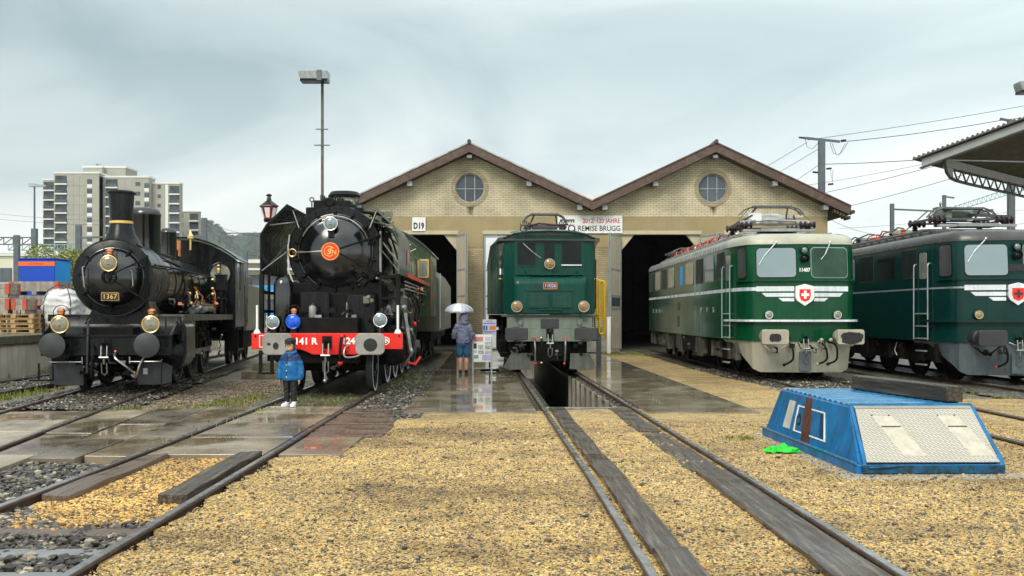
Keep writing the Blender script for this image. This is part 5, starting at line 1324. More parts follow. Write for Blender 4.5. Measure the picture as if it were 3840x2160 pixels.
mb = MB(); mb.bar((-1.16,-.10,1.15),(-1.16,-.10,1.48),.035); mb.bar((1.15,-.10,1.15),(1.15,-.10,1.48),.03); mb.build('marker_rod', M['black'], A)
mb = MB(); mb.tube([(-.36,-.06,.4),(-.34,-.10,.9),(-.34,-.05,1.42),(-.33,.08,1.47),(-.31,.1,1.4)], .025, 8); mb.build('standpipe', M['gunmetal'], A)
coupling(A, -.04, .96)
hose(A, [(-.24,-.05,.95),(-.22,-.2,.75),(-.24,-.18,.35),(-.22,-.12,.25)], .025)
hose(A, [(.18,-.05,.82),(.22,-.25,.70),(.44,-.25,.52),(.56,-.15,.40)], .022, 'steel', 'copper')
hose(A, [(.72,-.05,.70),(.68,-.25,.55),(.60,-.2,.32),(.5,-.1,.36)], .022, 'steel')
mb = MB(); mb.bar((-1.25,-.1,.60),(-1.25,-.1,.28),.03); mb.obox((-1.2,-.1,.27),(.4,.25,.03)); mb.bar((-1.0,-.1,.6),(-.98,-.1,.28),.03); mb.build('foot_step', M['blacksteel'], A)
for y,z in ((1.35,.42),(3.05,.76),(4.95,.76),(6.85,.76)): mb = MB(); mb.cyl((-.7,y,z),(.7,y,z),.09,n=12); mb.build('axle', M['underframe'], A)
# tender
T = thing('tender', 'dark grey tender coupled behind the black locomotive with brass lamps', 'tender', (-8.07-.1403*11.0,19.95+.990*11.0,0), .1408)
mb = MB(); mb.box(-1.40,1.40,0,6.0,1.05,2.5); mb.build('water_tank', M['tenderbrown'], T, bevel=.02)
mb = MB(); mb.box(-.92,.92,.9,5.8,2.5,2.92); mb.cyl((-.8,.95,2.85),(.8,.95,2.85),.25,n=16); mb.build('coal_bunker', M['black'], T, bevel=.02)
mb = MB(); mb.box(-1.2,1.2,.0,6.0,.75,1.05); mb.build('frame', M['underframe'], T)
for s in (-1,1):
    for y in (.9,2.9,4.9): wheel(T, s*.75, y, .52, .52, spokes=10, counter=False, tyre='gunmetal')
    mb = MB(); mb.box(*sorted((s*1.0,s*1.06)),.3,5.6,.45,.9); mb.build('axle_guard', M['underframe'], T)
    mb = MB(); mb.cyl((s*1.42,.06,1.2),(s*1.42,.06,2.6),.02,n=8); mb.build('handrail', M['steel'], T)
# ------------------------------------------------------------------ black and green steam locomotive with the red beam
B = thing('steam_locomotive', 'large black and green steam locomotive with red buffer beam reading 141 R 124', 'steam locomotive', (-3.59,19.5,0), .0192)
zs_, rB = 2.84, .968
mb = MB()
pts = [(-1.46,.885),(-1.46,1.196),(1.46,1.196),(1.46,.885),(.96,.885),(.72,.86),(.62,.78),(-.28,.78),(-.40,.84),(-.55,.885)]
mb.prism(pts,'y',-.06,.06); bm_ = mb.build('buffer_beam', M['red'], B, bevel=.008)
text('lettering', '141 R', .175, M['letter'], bm_, (-.41,-.066,1.035), bold=.006, fitw=.42)
text('lettering', '1244', .175, M['letter'], bm_, (.455,-.066,1.04), bold=.006, fitw=.32)
mb = MB(); mb.torus((1.13,-.064,1.045),(0,1,0),.072,.008,24,6); mb.build('emblem_ring', M['letter'], bm_)
text('emblem_letters', 'SN', .115, M['letter'], bm_, (1.15,-.067,1.045), bold=.004, space=.8)
text('emblem_letters', 'C', .12, M['letter'], bm_, (1.09,-.069,1.045), bold=.001)
text('emblem_letters', 'F', .10, M['letter'], bm_, (1.13,-.071,1.05), bold=.001)
mb = MB()
for x0,x1,z0,z1 in ((-1.31,-1.295,.92,1.16),(-1.29,-1.08,1.145,1.16),(-1.29,-1.08,.92,.935),(-1.08,-1.065,.92,1.16)): mb.box(x0,x1,-.068,-.0605,z0,z1)
mb.build('panel_outline', M['letter'], bm_, flat=True)
mb = MB()
for x,z in ((-.05,1.12),(-.05,.84),(.34,1.14),(.36,.84),(-1.38,1.14),(1.40,1.14)): mb.cyl((x,-.06,z),(x,-.08,z),.02,n=8)
mb.build('beam_bolt', M['black'], bm_)
for s in (-1,1):
    x = s*.875+.02
    mb = MB(); mb.lathe([(.20,0),(.17,-.06),(.13,-.12),(.11,-.4)],(x,-.06,1.0),(0,1,0),20); b_ = mb.build('buffer', M['gunmetal'], B)
    mb = MB(); mb.prism(rr(x-.275,x+.275,1.0-.205,1.0+.205,.10,6),'y',-.60,-.52); mb.build('buffer_head', M['buffergrey'], b_, bevel=.012)
    mb = MB()
    if s > 0: mb.prism(circ(x+.01,.985,.13,14,.125),'y',-.606,-.6005)
    else:
        mb.prism(circ(x-.02,.965,.055,12,.07),'y',-.606,-.6005); mb.prism(circ(x-.15,1.0,.035,10,.025),'y',-.606,-.6005)
    mb.build('grease_patch', M['grease'], b_)
    mb = MB(); mb.cyl((s*1.365,-.0,1.196),(s*1.365,-.0,1.74),.024,n=12); mb.lathe([(.075,1.19),(.06,1.23),(.035,1.27)],(s*1.365,0,0),(0,0,1),12); mb.build('marker_post', M['white'], B)
    # smoke deflectors
    ya, yb2 = .25, 2.75
    sec = lambda y, t: [(s*1.37,y,2.36 if y > .5 else 2.36),(s*1.37,y,3.14),(s*1.25,y,3.34),(s*.84,y,3.74),(s*.81,y,3.715),(s*1.22,y,3.32),(s*1.345,y,3.13),(s*1.345,y,2.36)]
    mb = MB(); mb.loft([sec(ya,0), sec(yb2,0)]); dfl = mb.build('smoke_deflector', M['smokebox'] if s < 0 else M['tendergrey'], B, ang=50)
    mb = MB()
    for y in ((ya+.03,yb2-.1) if s < 0 else (ya+.03,)): mb.box(*sorted((s*1.30,s*1.38)),y-.05,y+.05,1.2,2.36)
    for z in (1.62,2.0): mb.box(*sorted((s*1.31,s*1.36)),ya,yb2-.1,z-.03,z+.03)
    if s > 0: mb.cyl((s*1.37,ya,1.2),(s*1.37,ya,2.36),.025,n=8)
    mb.build('deflector_stay', M['blacksteel'], dfl)
    mb = MB(); mb.tube([(s*.95,1.0,3.05),(s*1.34,.9,2.55)],.02,6); mb.tube([(s*.78,1.0,3.45),(s*1.25,.35,3.32)],.016,6); mb.tube([(s*.92,1.0,2.9),(s*1.35,.3,2.42)],.012,6); mb.build('stay_rod', M['steel'], dfl)
mb = MB(); mb.tube([(1.02,-.0,1.2),(1.02,.1,1.5),(1.15,.6,1.9)],.02,6); mb.box(.98,1.3,.30,.55,1.48,1.52); mb.box(.98,1.0,.28,.30,1.2,2.3); mb.box(.98,1.32,.28,.5,2.28,2.33); mb.box(.98,1.32,.3,.5,1.86,1.9); mb.build('front_ladder', M['blacksteel'], B)
# platform, frame
mb = MB(); mb.box(-1.42,1.42,.06,1.6,1.16,1.20); mb.build('front_platform', M['blacksteel'], B)
mb = MB(); mb.box(-.58,.58,.06,13.2,.6,1.5); mb.box(-.85,.85,.62,1.0,1.2,2.0); mb.box(-.95,.95,.95,2.2,1.2,2.2); mb.build('main_frame', M['underframe'], B, bevel=.02)
mb = MB(); mb.box(-.62,-.05,.50,.62,1.2,2.0); mb.box(.30,.85,.55,.63,1.2,1.95)
for z in np.arange(1.28,2.0,.1): mb.ell((-.08,.49,z),.018,6,4); mb.ell((.55,.54,z),.015,6,4)
mb.build('front_plate', M['smokebox'], B, bevel=.01)
mb = MB(); mb.cyl((.33,.30,1.2),(.33,.30,1.80),.016,n=6); mb.build('hand_rod', M['steel'], B)
# smokebox
yF = 1.0
mb = MB(); mb.lathe([(.70,yF-.01),(.86,yF-.005),(rB-.02,yF),(rB,yF+.03),(rB,yF+2.1)], (0,0,zs_), (0,1,0), 56); bolts(mb,(0,yF,zs_),.90,40,.022); sb_ = mb.build('smokebox', M['smokebox'], B)
mb = MB(); mb.lathe([(.74,yF-.01),(.74,yF-.05),(.66,yF-.09),(.62,yF-.10),(.56,yF-.145),(.40,yF-.215),(.2,yF-.255),(.003,yF-.265)], (0,0,zs_), (0,1,0), 56); mb.torus((0,yF-.02,zs_),(0,1,0),.76,.025,56,8); d_ = mb.build('smokebox_door', M['blackdoor'], B)
for i in range(14):
    a = 2*PI*(i+.5)/14; c, s_ = math.cos(a), math.sin(a)
    mb = MB(); mb.bar((c*.70,yF-.10,zs_+s_*.70),(c*.84,yF-.03,zs_+s_*.84),.055,.045); mb.ell((c*.80,yF-.07,zs_+s_*.80),.035,8,6); mb.build('door_clamp', M['blacksteel'], d_)
for q in ((.87,.32,.62,.05),(.90,-.46,.62,-.05)):
    mb = MB(); mb.bar((.12,yF-.26,zs_+q[3]),(q[0],yF-.10,zs_+q[1]),.07,.035); mb.ell((q[0],yF-.10,zs_+q[1]),.06,8,6); mb.build('hinge_strap', M['blacksteel'], d_)
mb = MB(); mb.cyl((.93,yF-.08,zs_-.52),(.93,yF-.08,zs_+.42),.03,n=8); mb.build('hinge_pin', M['steel'], d_)
mb = MB(); mb.tube([(-.16,yF-.26,zs_),(-.55,yF-.20,zs_-.02),(-.85,yF-.12,zs_-.02)],.018,6); mb.build('door_rod', M['steel'], d_)
mb = MB(); mb.tube([(.72*math.cos(a),yF-.12,zs_+.72*math.sin(a)) for a in np.linspace(.3,2.7,18)],.014,6); mb.build('curved_handrail', M['steel'], d_)
mb = MB(); mb.cyl((-.06,yF-.24,zs_-.01),(-.06,yF-.31,zs_-.01),.185,n=40); em = mb.build('round_emblem', M['redtrim'], B)
em.data.materials[0] = pm('emblem_red', (.78,.045,.012), .35, var=.06)
mb = MB(); mb.torus((-.06,yF-.312,zs_-.01),(0,1,0),.172,.009,40,6); mb.torus((-.075,yF-.314,zs_-.01),(0,1,0),.10,.010,32,6,.75,5.6); mb.build('emblem_ring', M['gold'], em)
text('emblem_letters', 'S', .15, M['gold'], em, (-.085,yF-.316,zs_-.02), bold=.003); text('emblem_letters', 'F', .16, M['gold'], em, (-.035,yF-.318,zs_+.005), bold=.002); text('emblem_letters', 'N', .125, M['gold'], em, (.02,yF-.32,zs_-.03), bold=.003)
round_lamp(B, -.05, yF-.32, zs_+.55, .135, rim='chrome', lens='lensclear', depth=.14)
mb = MB(); mb.torus((-.86,yF-.12,zs_-.03),(0,1,0),.075,.02,24,8); mb.build('brass_flange', M['brass'], B)
mb = MB(); mb.tube([(-.93,yF-.06,zs_+.35),(-.95,yF-.1,zs_+.1),(-.94,yF-.1,zs_-.4),(-.86,yF-.05,zs_-.62)],.016,6); mb.build('white_pipe', M['white'], B)
for s in (-1,1):
    mb = MB(); mb.tube([(s*.80,yF-.05,zs_+.98*.86),(s*.86,yF-.12,zs_+.85),(s*.72,yF-.16,zs_+.48),(s*.68,yF-.08,zs_+.45)],.016,6); mb.build('hand_grip', M['steel'], B)
# top of smokebox and chimney
mb = MB(); mb.box(-.46,.30,yF+.02,yF+.75,zs_+.80,zs_+1.06); mb.box(-.62,.55,yF+.05,yF+.3,zs_+.70,zs_+.92); mb.cyl((-.12,yF-.02,zs_+1.02),(-.12,yF+.6,zs_+1.02),.10,n=14); mb.ell((.1,yF+.1,zs_+1.03),.09,10,8); mb.build('feedwater_heater', M['blacksteel'], B, bevel=.02)
mb = MB()
for i in range(9): mb.bar((-.28+i*.045,yF+.02,zs_+.98+.03*(i%2)),(-.28+i*.045,yF+.05,zs_+1.16-.02*(i%3)),.025)
mb.build('pipe_cluster', M['underframe'], B)
mb = MB()
for x in (-.50,.42): mb.torus((x,yF+.08,zs_+1.08),(0,1,0),.042,.012,16,6); mb.cyl((x,yF+.08,zs_+.8),(x,yF+.08,zs_+1.04),.014,n=6)
mb.build('lifting_eye', M['gunmetal'], B)
mb = MB(); mb.lathe([(.34,zs_+.80),(.275,zs_+.98),(.27,4.06)], (.03,2.05,0), (0,0,1), 32, cap=False); chb = mb.build('chimney', M['plow'], B)
mb = MB(); mb.lathe([(.275,4.05),(.33,4.07),(.345,4.11),(.32,4.16),(.29,4.19),(.24,4.19),(.22,3.9)], (.03,2.05,0), (0,0,1), 32, cap=False); mb.build('chimney_rim', M['black'], chb)
mb = MB(); mb.cyl((-.72,3.4,3.4),(-.72,3.4,3.98),.11,n=12); mb.cyl((-.60,3.4,3.4),(-.60,3.4,3.9),.07,n=10); mb.build('safety_valve', M['fascia'], B)
# boiler
def taper(y): return .93+.08*min(1,max(0,(y-4)/4))
mb = MB(); mb.lathe([(.92,3.0),(.93,3.1),(.94,4.5),(1.0,7.5),(1.02,9.6)], (0,0,zs_-.02), (0,1,0), 56); mb.build('boiler', M['boilergreen'], B)
for y,r in ((3.15,.945),(4.4,.952),(5.6,.975),(6.7,1.0),(7.8,1.015),(8.9,1.03)):
    mb = MB(); mb.lathe([(r-.01,y-.04),(r,y-.035),(r,y+.035),(r-.01,y+.04)], (0,0,zs_-.02), (0,1,0), 56); mb.build('boiler_band', M['plowgreen'], B)
mb = MB(); mb.lathe([(.42,3.55),(.40,3.85),(.34,3.95),(.2,4.0),(.005,4.01)], (0,4.6,0), (0,0,1), 28); mb.build('steam_dome', M['boilergreen'], B)
mb = MB(); mb.tube([(.95,1.3,zs_+.55),(1.02,4,zs_+.62),(1.05,9.4,zs_+.62)],.02,6)
for y in (1.6,3.4,5.4,7.4,9.2): mb.cyl((.85,y,zs_+.52),(1.02,y,zs_+.6),.016,n=6)
mb.build('boiler_handrail', M['steel'], B)
for pts in ([(.62,1.5,zs_+.80),(.98,2.2,zs_+.50),(1.05,3.0,zs_+.1),(1.12,3.4,zs_-.4)],[(.5,2.8,zs_+.9),(.95,3.4,zs_+.6),(1.06,4.2,zs_+.2),(1.1,5.2,zs_-.35)],[(.7,1.2,zs_+.72),(1.02,2.4,zs_+.35),(1.06,5,zs_+.3),(1.1,9.3,zs_+.28)],[(.86,1.2,zs_+.5),(1.05,1.7,zs_+.15),(1.08,2.2,zs_-.4)]):
    mb = MB(); mb.tube(pts,.024,7); mb.build('steam_pipe', M['boilergreen'] if pts[0][0] != .86 else M['blacksteel'], B)
mb = MB()
for p in ((.78,1.3,zs_+.62),(.96,1.5,zs_+.35),(.9,1.6,zs_+.55),(.7,1.6,zs_+.82)): mb.ell(p,.07,8,6)
mb.cyl((.55,1.25,zs_+.84),(.95,1.35,zs_+.80),.035,n=8); mb.build('valve', M['blacksteel'], B)
mb = MB(); mb.box(.65,.95,2.6,3.1,zs_+.72,zs_+1.02); mb.build('sandbox', M['boilergreen'], B, bevel=.03)
# running boards
for s in (-1,1):
    mb = MB(); mb.box(*sorted((s*.85,s*1.38)),1.9,9.3,2.37,2.40); mb.build('running_board', M['blacksteel'], B)
    mb = MB(); mb.box(*sorted((s*1.36,s*1.40)),1.9,9.4,2.36,2.45); mb.build('red_edging', M['redtrim'], B)
    mb = MB()
    for z in (2.28,2.20,2.12): mb.tube([(s*1.30,2.4,z),(s*1.30,9.3,z)],.018,6)
    mb.build('air_pipe', M['steel'], B)
mb = MB(); mb.box(1.381,1.392,1.95,2.15,2.62,2.95); mb.build('red_plate', M['red'], B)
# front fittings
mb = MB(); mb.lathe([(.18,1.2),(.19,1.25),(.19,2.1),(.18,2.2),(.13,2.29),(.05,2.33),(.003,2.335)], (-.93,.35,0), (0,0,1), 28); mb.build('air_reservoir', M['blackgloss'], B)
round_lamp(B, -1.07, .02, 1.405, .125, rim='chrome', lens='lensclear', depth=.16); round_lamp(B, 1.02, .02, 1.445, .13, rim='chrome', lens='lensclear', depth=.16)
L = round_lamp(B, -.67, .0, 1.42, .135, rim='lensblue', lens='lensblue', vent='copper', hoop=True, depth=.2)
mb = MB(); mb.lathe([(.06,1.48),(.07,1.50),(.07,1.70),(.06,1.72),(.02,1.74)], (-.33,.2,0), (0,0,1), 16); mb.build('lubricator', M['buffergrey'], B)
mb = MB(); mb.box(-1.33,-1.02,2.7,2.72,1.3,2.25); o = mb.build('poster_board', M['boardwhite'], B)
mb = MB(); mb.box(-1.31,-1.1,2.685,2.699,1.95,2.2); mb.build('poster_patch', M['posterorange'], o); mb = MB(); mb.box(-1.31,-1.08,2.685,2.699,1.45,1.7); mb.build('poster_patch', M['posterblue'], o); mb = MB(); mb.box(-1.2,-1.16,2.68,2.684,1.4,1.9); mb.build('poster_patch', M['yellow'], o)
coupling(B, -.06, 1.02)
hose(B, [(.29,-.07,1.13),(.28,-.18,1.0),(.27,-.2,.75),(.27,-.15,.62)], .03, 'rubber', 'red')
hose(B, [(.42,-.06,.95),(.36,-.2,.9),(.38,-.25,.74),(.62,-.2,.76),(.70,-.1,.86)], .018, 'steel')
mb = MB(); mb.cyl((-.02,-.2,.68),(-.02,-.2,.30),.018,n=8); mb.ell((-.02,-.2,.28),.04,8,6); mb.build('hanging_link', M['steel'], B)
mb = MB()
for x in (-1.30,-1.08): mb.box(x-.03,x+.03,-.02,.04,.42,.86)
mb.box(-1.33,-1.05,-.06,.1,.40,.44); mb.build('foot_step', M['blacksteel'], B)
# cylinders and motion
for s in (-1,1):
    mb = MB(); mb.lathe([(.42,1.55),(.44,1.58),(.44,2.8)],(s*1.08,0,.92),(0,1,0),32); mb.box(*sorted((s*.6,s*1.3)),1.6,2.78,.92,1.9); cy = mb.build('cylinder', M['black'], B)
    mb = MB(); mb.lathe([(.42,1.55),(.42,1.50),(.2,1.44),(.003,1.43)],(s*1.08,0,.92),(0,1,0),32); bolts(mb,(s*1.08,1.52,.92),.36,14,.022); mb.build('cylinder_cover', M['black'], cy)
    mb = MB(); mb.lathe([(.14,1.35),(.2,1.42),(.22,1.6),(.22,2.9)],(s*1.05,0,1.62),(0,1,0),20); mb.build('valve_chest', M['steel' if s > 0 else 'black'], cy)
    mb = MB(); mb.bar((s*1.12,2.8,.92),(s*1.12,4.6,.90),.09); mb.bar((s*1.2,4.4,.9),(s*1.2,7.6,.74),.07,.13); mb.build('connecting_rod', M['steel'], B)
    mb = MB(); mb.bar((s*1.05,5.3,.76),(s*1.05,9.7,.76),.06,.13); mb.build('coupling_rod', M['steel'], B)
    mb = MB(); mb.bar((s*1.2,3.6,1.75),(s*1.2,3.9,.7),.07); mb.bar((s*1.16,2.9,1.6),(s*1.16,5.2,1.5),.06); mb.bar((s*1.22,5.0,1.9),(s*1.22,5.3,1.0),.08); mb.bar((s*1.1,2.2,2.2),(s*1.3,3.4,1.1),.05); mb.build('valve_gear', M['steel'], B)
    wheel(B, s*.75, .98, .50, .50, spokes=9, counter=False, tyre='white', tname='white_tyre')
    for y in (3.4,5.2,7.0,8.8): wheel(B, s*.75, y, .80, .80, spokes=14, tyre='white', tname='white_tyre')
    wheel(B, s*.75, 11.0, .52, .52, spokes=9, counter=False, tyre='white', tname='white_tyre')
mb = MB(); mb.lathe([(.10,1.2),(.17,1.25),(.17,1.55),(.12,1.6),(.10,1.75)],(1.28,1.3,.35),(0,0,1),14); mb.build('mechanical_pump', M['tendergrey'], B)
mb = MB(); mb.bar((1.36,1.2,1.75),(1.50,1.35,.75),.06,.08); mb.bar((1.50,1.35,.75),(1.30,1.6,.45),.05,.07); mb.ell((1.37,1.2,1.7),.07,8,6); mb.ell((1.50,1.35,.8),.07,8,6); mb.build('pump_lever', M['steel'], B)
mb = MB(); mb.tube([(1.35,1.5,.70),(1.42,1.6,.55),(1.56,1.75,.5),(1.66,1.9,.65)],.03,7); mb.build('red_pipe', M['red'], B)
mb = MB(); mb.ell((1.38,1.45,1.66),.05,8,6); mb.ell((1.5,2.4,1.35),.05,8,6); mb.build('red_valve', M['red'], B)
for pts in ([(1.0,2.9,2.3),(1.3,3.1,1.9),(1.35,3.3,1.3)],[(1.0,3.9,2.3),(1.3,4.0,1.8),(1.2,4.3,1.2)],[(1.1,4.8,2.3),(1.36,4.9,1.7),(1.3,5.2,1.0)],[(1.1,6.0,2.3),(1.36,6.1,1.8),(1.3,6.3,1.3)]):
    mb = MB(); mb.tube(pts,.03,7); mb.build('drain_pipe', M['gunmetal'], B)
for y,z in ((.98,.5),(3.4,.8),(5.2,.8),(7.0,.8),(8.8,.8)): mb = MB(); mb.cyl((-.7,y,z),(.7,y,z),.09,n=10); mb.build('axle', M['underframe'], B)
# cab
yb = 9.5
def cabprof(hw=1.42, ze=3.35, za=4.02, n=16, zb=1.5): return [(-hw,zb)]+[(-hw+2*hw*i/n, ze+(za-ze)*(1-abs((-hw+2*hw*i/n)/hw)**2.2)) for i in range(n+1)]+[(hw,zb)]
mb = MB(); mb.prism(cabprof(),'y',yb,yb+.05); mb.build('cab_front', M['cabgreen'], B, flat=True)
for s in (-1,1):
    mb = MB(); mb.box(*sorted((s*1.38,s*1.42)),yb+.051,12.4,1.5,3.36); mb.build('cab_side', M['cabgreen'], B, flat=True)
    mb = MB(); mb.prism(rr(s*1.20-.16,s*1.20+.16,2.62,3.16,.03),'y',yb-.03,yb-.001); f_ = mb.build('cab_window', M['gold'], B)
    mb = MB(); mb.prism(rr(s*1.20-.13,s*1.20+.13,2.66,3.12,.02),'y',yb-.04,yb-.0305); mb.build('window_glass', M['glasscab'], f_)
    mb = MB(); mb.box(*sorted((s*1.421,s*1.43)),yb+.3,yb+1.1,2.5,3.15); mb.build('side_window', M['glassdark'], B)
    mb = MB(); mb.box(*sorted((s*1.421,s*1.435)),yb+.02,yb+.12,1.6,3.2); mb.build('orange_lining', M['redtrim'], B)
up = cabprof(1.47,3.36,4.06)[1:-1]; lo = [(x,z-.05) for x,z in reversed(up)]
mb = MB(); mb.prism(up+lo,'y',yb-.2,12.7); mb.build('cab_roof', M['darkroof'], B)
text('lettering', '141 R', .22, M['redtrim'], B, (1.425,10.6,2.1), rot=(PI/2,0,PI/2), bold=.005)
# small pipework, valves and brackets
def clutter(root, lo, hi, n, seed, mats, rmax=.03):
    q = random.Random(seed)
    for i in range(n):
        p = [q.uniform(a,b) for a,b in zip(lo,hi)]; mb = MB(); k = q.random()
        if k < .55:
            d = [(0,0,1),(0,1,0),(.4,.6,.3)][q.randrange(3)]; L = q.uniform(.15,.6); e = [min(max(p[j]+d[j]*L*q.choice((-1,1)),lo[j]),hi[j]) for j in range(3)]; m_ = [(p[j]+e[j])/2+q.uniform(-.06,.06) for j in range(3)]
            if (Vector(e)-Vector(p)).length < .08: continue
            mb.tube([p,m_,e], q.uniform(.010,rmax), 6); nm = 'pipe'
        elif k < .8: mb.lathe([(.02,0),(.05,.02),(.05,.06),(.025,.09),(.025,.14),(.045,.15),(.045,.17)], p, (q.uniform(-1,1),-.5,q.uniform(-.3,1)), 10); nm = 'valve'
        else: mb.obox(p, (q.uniform(.04,.14),q.uniform(.04,.12),q.uniform(.05,.16)), (0,0,q.uniform(-.3,.3))); nm = 'bracket'
        mb.build(nm, M[mats[q.randrange(len(mats))]], root)
DK = ['blacksteel','blacksteel','gunmetal','steel','blacksteel','rubber','tenderolive']
clutter(B, (.55,.25,1.22), (1.25,1.2,2.3), 26, 1, DK); clutter(B, (-.75,.2,1.22), (.5,.5,1.65), 18, 2, DK, .02); clutter(B, (.95,1.9,1.2), (1.38,8.5,2.3), 46, 3, DK+['boilergreen','copper'])
clutter(B, (.75,1.1,zs_+.1), (1.15,2.6,zs_+.95), 16, 4, DK+['boilergreen']); clutter(B, (-.5,-.05,.45), (.6,.3,.8), 14, 5, DK, .02); clutter(B, (-.45,1.1,zs_+.9), (.4,1.7,zs_+1.12), 10, 6, DK, .02)
clutter(A, (.72,2.4,1.6), (1.2,8.2,2.1), 34, 7, DK+['copper','brass']); clutter(A, (-.7,-.12,.35), (.75,.15,.75), 16, 8, DK, .02); clutter(A, (.8,2.0,.5), (1.25,7.5,1.45), 26, 9, DK); clutter(A, (.5,.6,1.2), (1.1,.9,1.5), 6, 10, DK, .018)
T2 = thing('tender', 'olive grey high sided tender behind the green steam locomotive cab', 'tender', (-3.59-.0192*13.0,19.5+13.0,0), .0192)
prof = [(-1.45,1.0),(-1.45,2.7),(-1.2,3.1),(-.6,3.3),(.6,3.3),(1.2,3.1),(1.45,2.7),(1.45,1.0)]
mb = MB(); mb.prism(prof,'y',.1,9.6); mb.build('water_tank', M['tenderolive'], T2, bevel=.02)
mb = MB(); mb.box(-1.2,1.2,.0,9.6,.7,1.0); mb.build('frame', M['underframe'], T2)
mb = MB(); mb.box(1.451,1.46,1.0,1.3,1.6,2.0); mb.build('red_plate', M['redtrim'], T2)
for s in (-1,1):
    for y in (1.4,3.2,6.4,8.2): wheel(T2, s*.75, y, .48, .48, spokes=9, counter=False)
    for y in (2.3,7.3): 
        mb = MB(); mb.box(*sorted((s*.98,s*1.08)),y-1.3,y+1.3,.35,.75); mb.build('bogie_frame', M['underframe'], T2)
    mb = MB(); mb.cyl((s*1.50,.12,1.1),(s*1.50,.12,2.9),.02,n=8); mb.build('handrail', M['white'], T2)
M['guardgreen'] = pm('plough_grey_green', (.085,.092,.075), .45, var=.25, dirt=(.04,.04,.035), dirt_amt=.35, streak=True)
# ------------------------------------------------------------------ teal electric locomotive 11026
C = thing('electric_locomotive', 'teal green box cab electric locomotive numbered 11026 standing over the pit', 'electric locomotive', (.965,25.95,0), .0328)
hw = 1.475
zb0, ze, za = 1.56, 3.50, 3.71
plan = [(-hw,16.6),(-hw,2.6),(-1.28,.9),(-1.16,.12),(-.90,.0),(.90,.0),(1.16,.12),(1.28,.9),(hw,2.6),(hw,16.6)]
mb = MB(); mb.loft([[(x,y,zb0) for x,y in plan],[(x,y,2.5) for x,y in plan],[(x,y+.0,ze) for x,y in plan]]); body = mb.build('body', M['greenteal'], C, ang=20)
def cz(x): return ze+(za-ze)*(1-(abs(x)/1.5)**2.2)
secs = []
for y0, k in ((-.10,.86),(-.02,.90),(1.0,.93),(2.6,1.02),(16.5,1.02)):
    secs.append([(hw*k*(-1+2*i/16), y0+(.16*abs(-1+2*i/16)**3 if y0 < 1 else 0), cz(hw*k*(-1+2*i/16))-(.02 if y0 < -.05 else 0)) for i in range(17)] + [(hw*k*(1-2*i/16), y0+(.16*abs(1-2*i/16)**3 if y0 < 1 else 0), ze-.03) for i in range(17)])
mb = MB(); mb.loft(secs); mb.build('roof', M['darkroof'], C, ang=30)
mb = MB()
mb.prism([(-.90,ze-.05)]+[(x,cz(x)-.03) for x in np.linspace(-.9,.9,13)]+[(.90,ze-.05)],'y',-.015,.05); mb.build('front_arch', M['greenteal'], C, flat=True)
mb = MB(); mb.tube([(-1.18,.04,ze+.03),(-.9,-.13,cz(.9)-.0),(-.45,-.14,cz(.45)),(0,-.14,cz(0)),(.45,-.14,cz(.45)),(.9,-.13,cz(.9)),(1.18,.04,ze+.03)],.028,6); mb.build('rain_gutter', M['greenteal'], C)
for x0, x1, z0, wiper in ((-.83,-.36,2.84,1),(-.135,.135,2.92,0),(.32,.83,2.84,0)):
    mb = MB(); mb.prism(rr(x0-.035,x1+.035,z0-.035,3.465,.05),'y',-.018,.02); f_ = mb.build('window_frame', M['greenteal'], C)
    mb = MB(); mb.prism(rr(x0,x1,z0,3.43,.04),'y',-.024,.02); mb.build('window_glass', M['glassdark'], f_)
    if wiper: mb = MB(); mb.bar((-.68,-.05,3.40),(-.44,-.06,3.18),.018); mb.bar((-.44,-.05,3.18),(-.22,-.05,3.02),.012); mb.build('wiper', M['steel'], f_)
mb = MB(); mb.box(.31,.84,-.05,-.02,2.825,2.85); mb.build('window_bar', M['chrome'], C)
for s in (-1,1):
    a = Vector((s*1.16,.12,0)); b = Vector((s*1.28,.9,0)); d = (b-a).normalized(); nrm = Vector((s*d.y,-s*d.x*1,0)) if s > 0 else Vector((-d.y,d.x,0))
    nrm = Vector((s*abs(d.y),-abs(d.x),0)).normalized()
    def dp(t0,t1,z0,z1,off,name,mat,parent):
        mb = MB(); q = []
        for o_ in (off,-.02):
            q += [a+d*t0+nrm*o_+Vector((0,0,z0)), a+d*t1+nrm*o_+Vector((0,0,z0)), a+d*t1+nrm*o_+Vector((0,0,z1)), a+d*t0+nrm*o_+Vector((0,0,z1))]
        mb.add(q,[(0,1,2,3),(7,6,5,4),(0,4,5,1),(1,5,6,2),(2,6,7,3),(3,7,4,0)]); return mb.build(name, M[mat], parent, flat=True)
    D_ = dp(.06,.74,1.62,3.36,.02,'cab_door','greenteal',C)
    dp(.2,.6,2.62,3.24,.028,'door_window','glassdark' if s < 0 else 'louver',D_)
    mb = MB(); mb.cyl(a+d*.03+nrm*.06+Vector((0,0,1.7)),a+d*.03+nrm*.06+Vector((0,0,3.0)),.015,n=6); mb.build('handrail', M['blacksteel'], C)
    mb = MB(); p = a+d*.3+nrm*.03+Vector((0,0,2.5)); mb.obox(p,(.12,.05,.03)); mb.build('door_handle', M['brass'], D_)
mb = MB(); mb.obox((-1.23,.32,2.68),(.10,.05,.16)); mb.build('mirror', M['chrome'], C)
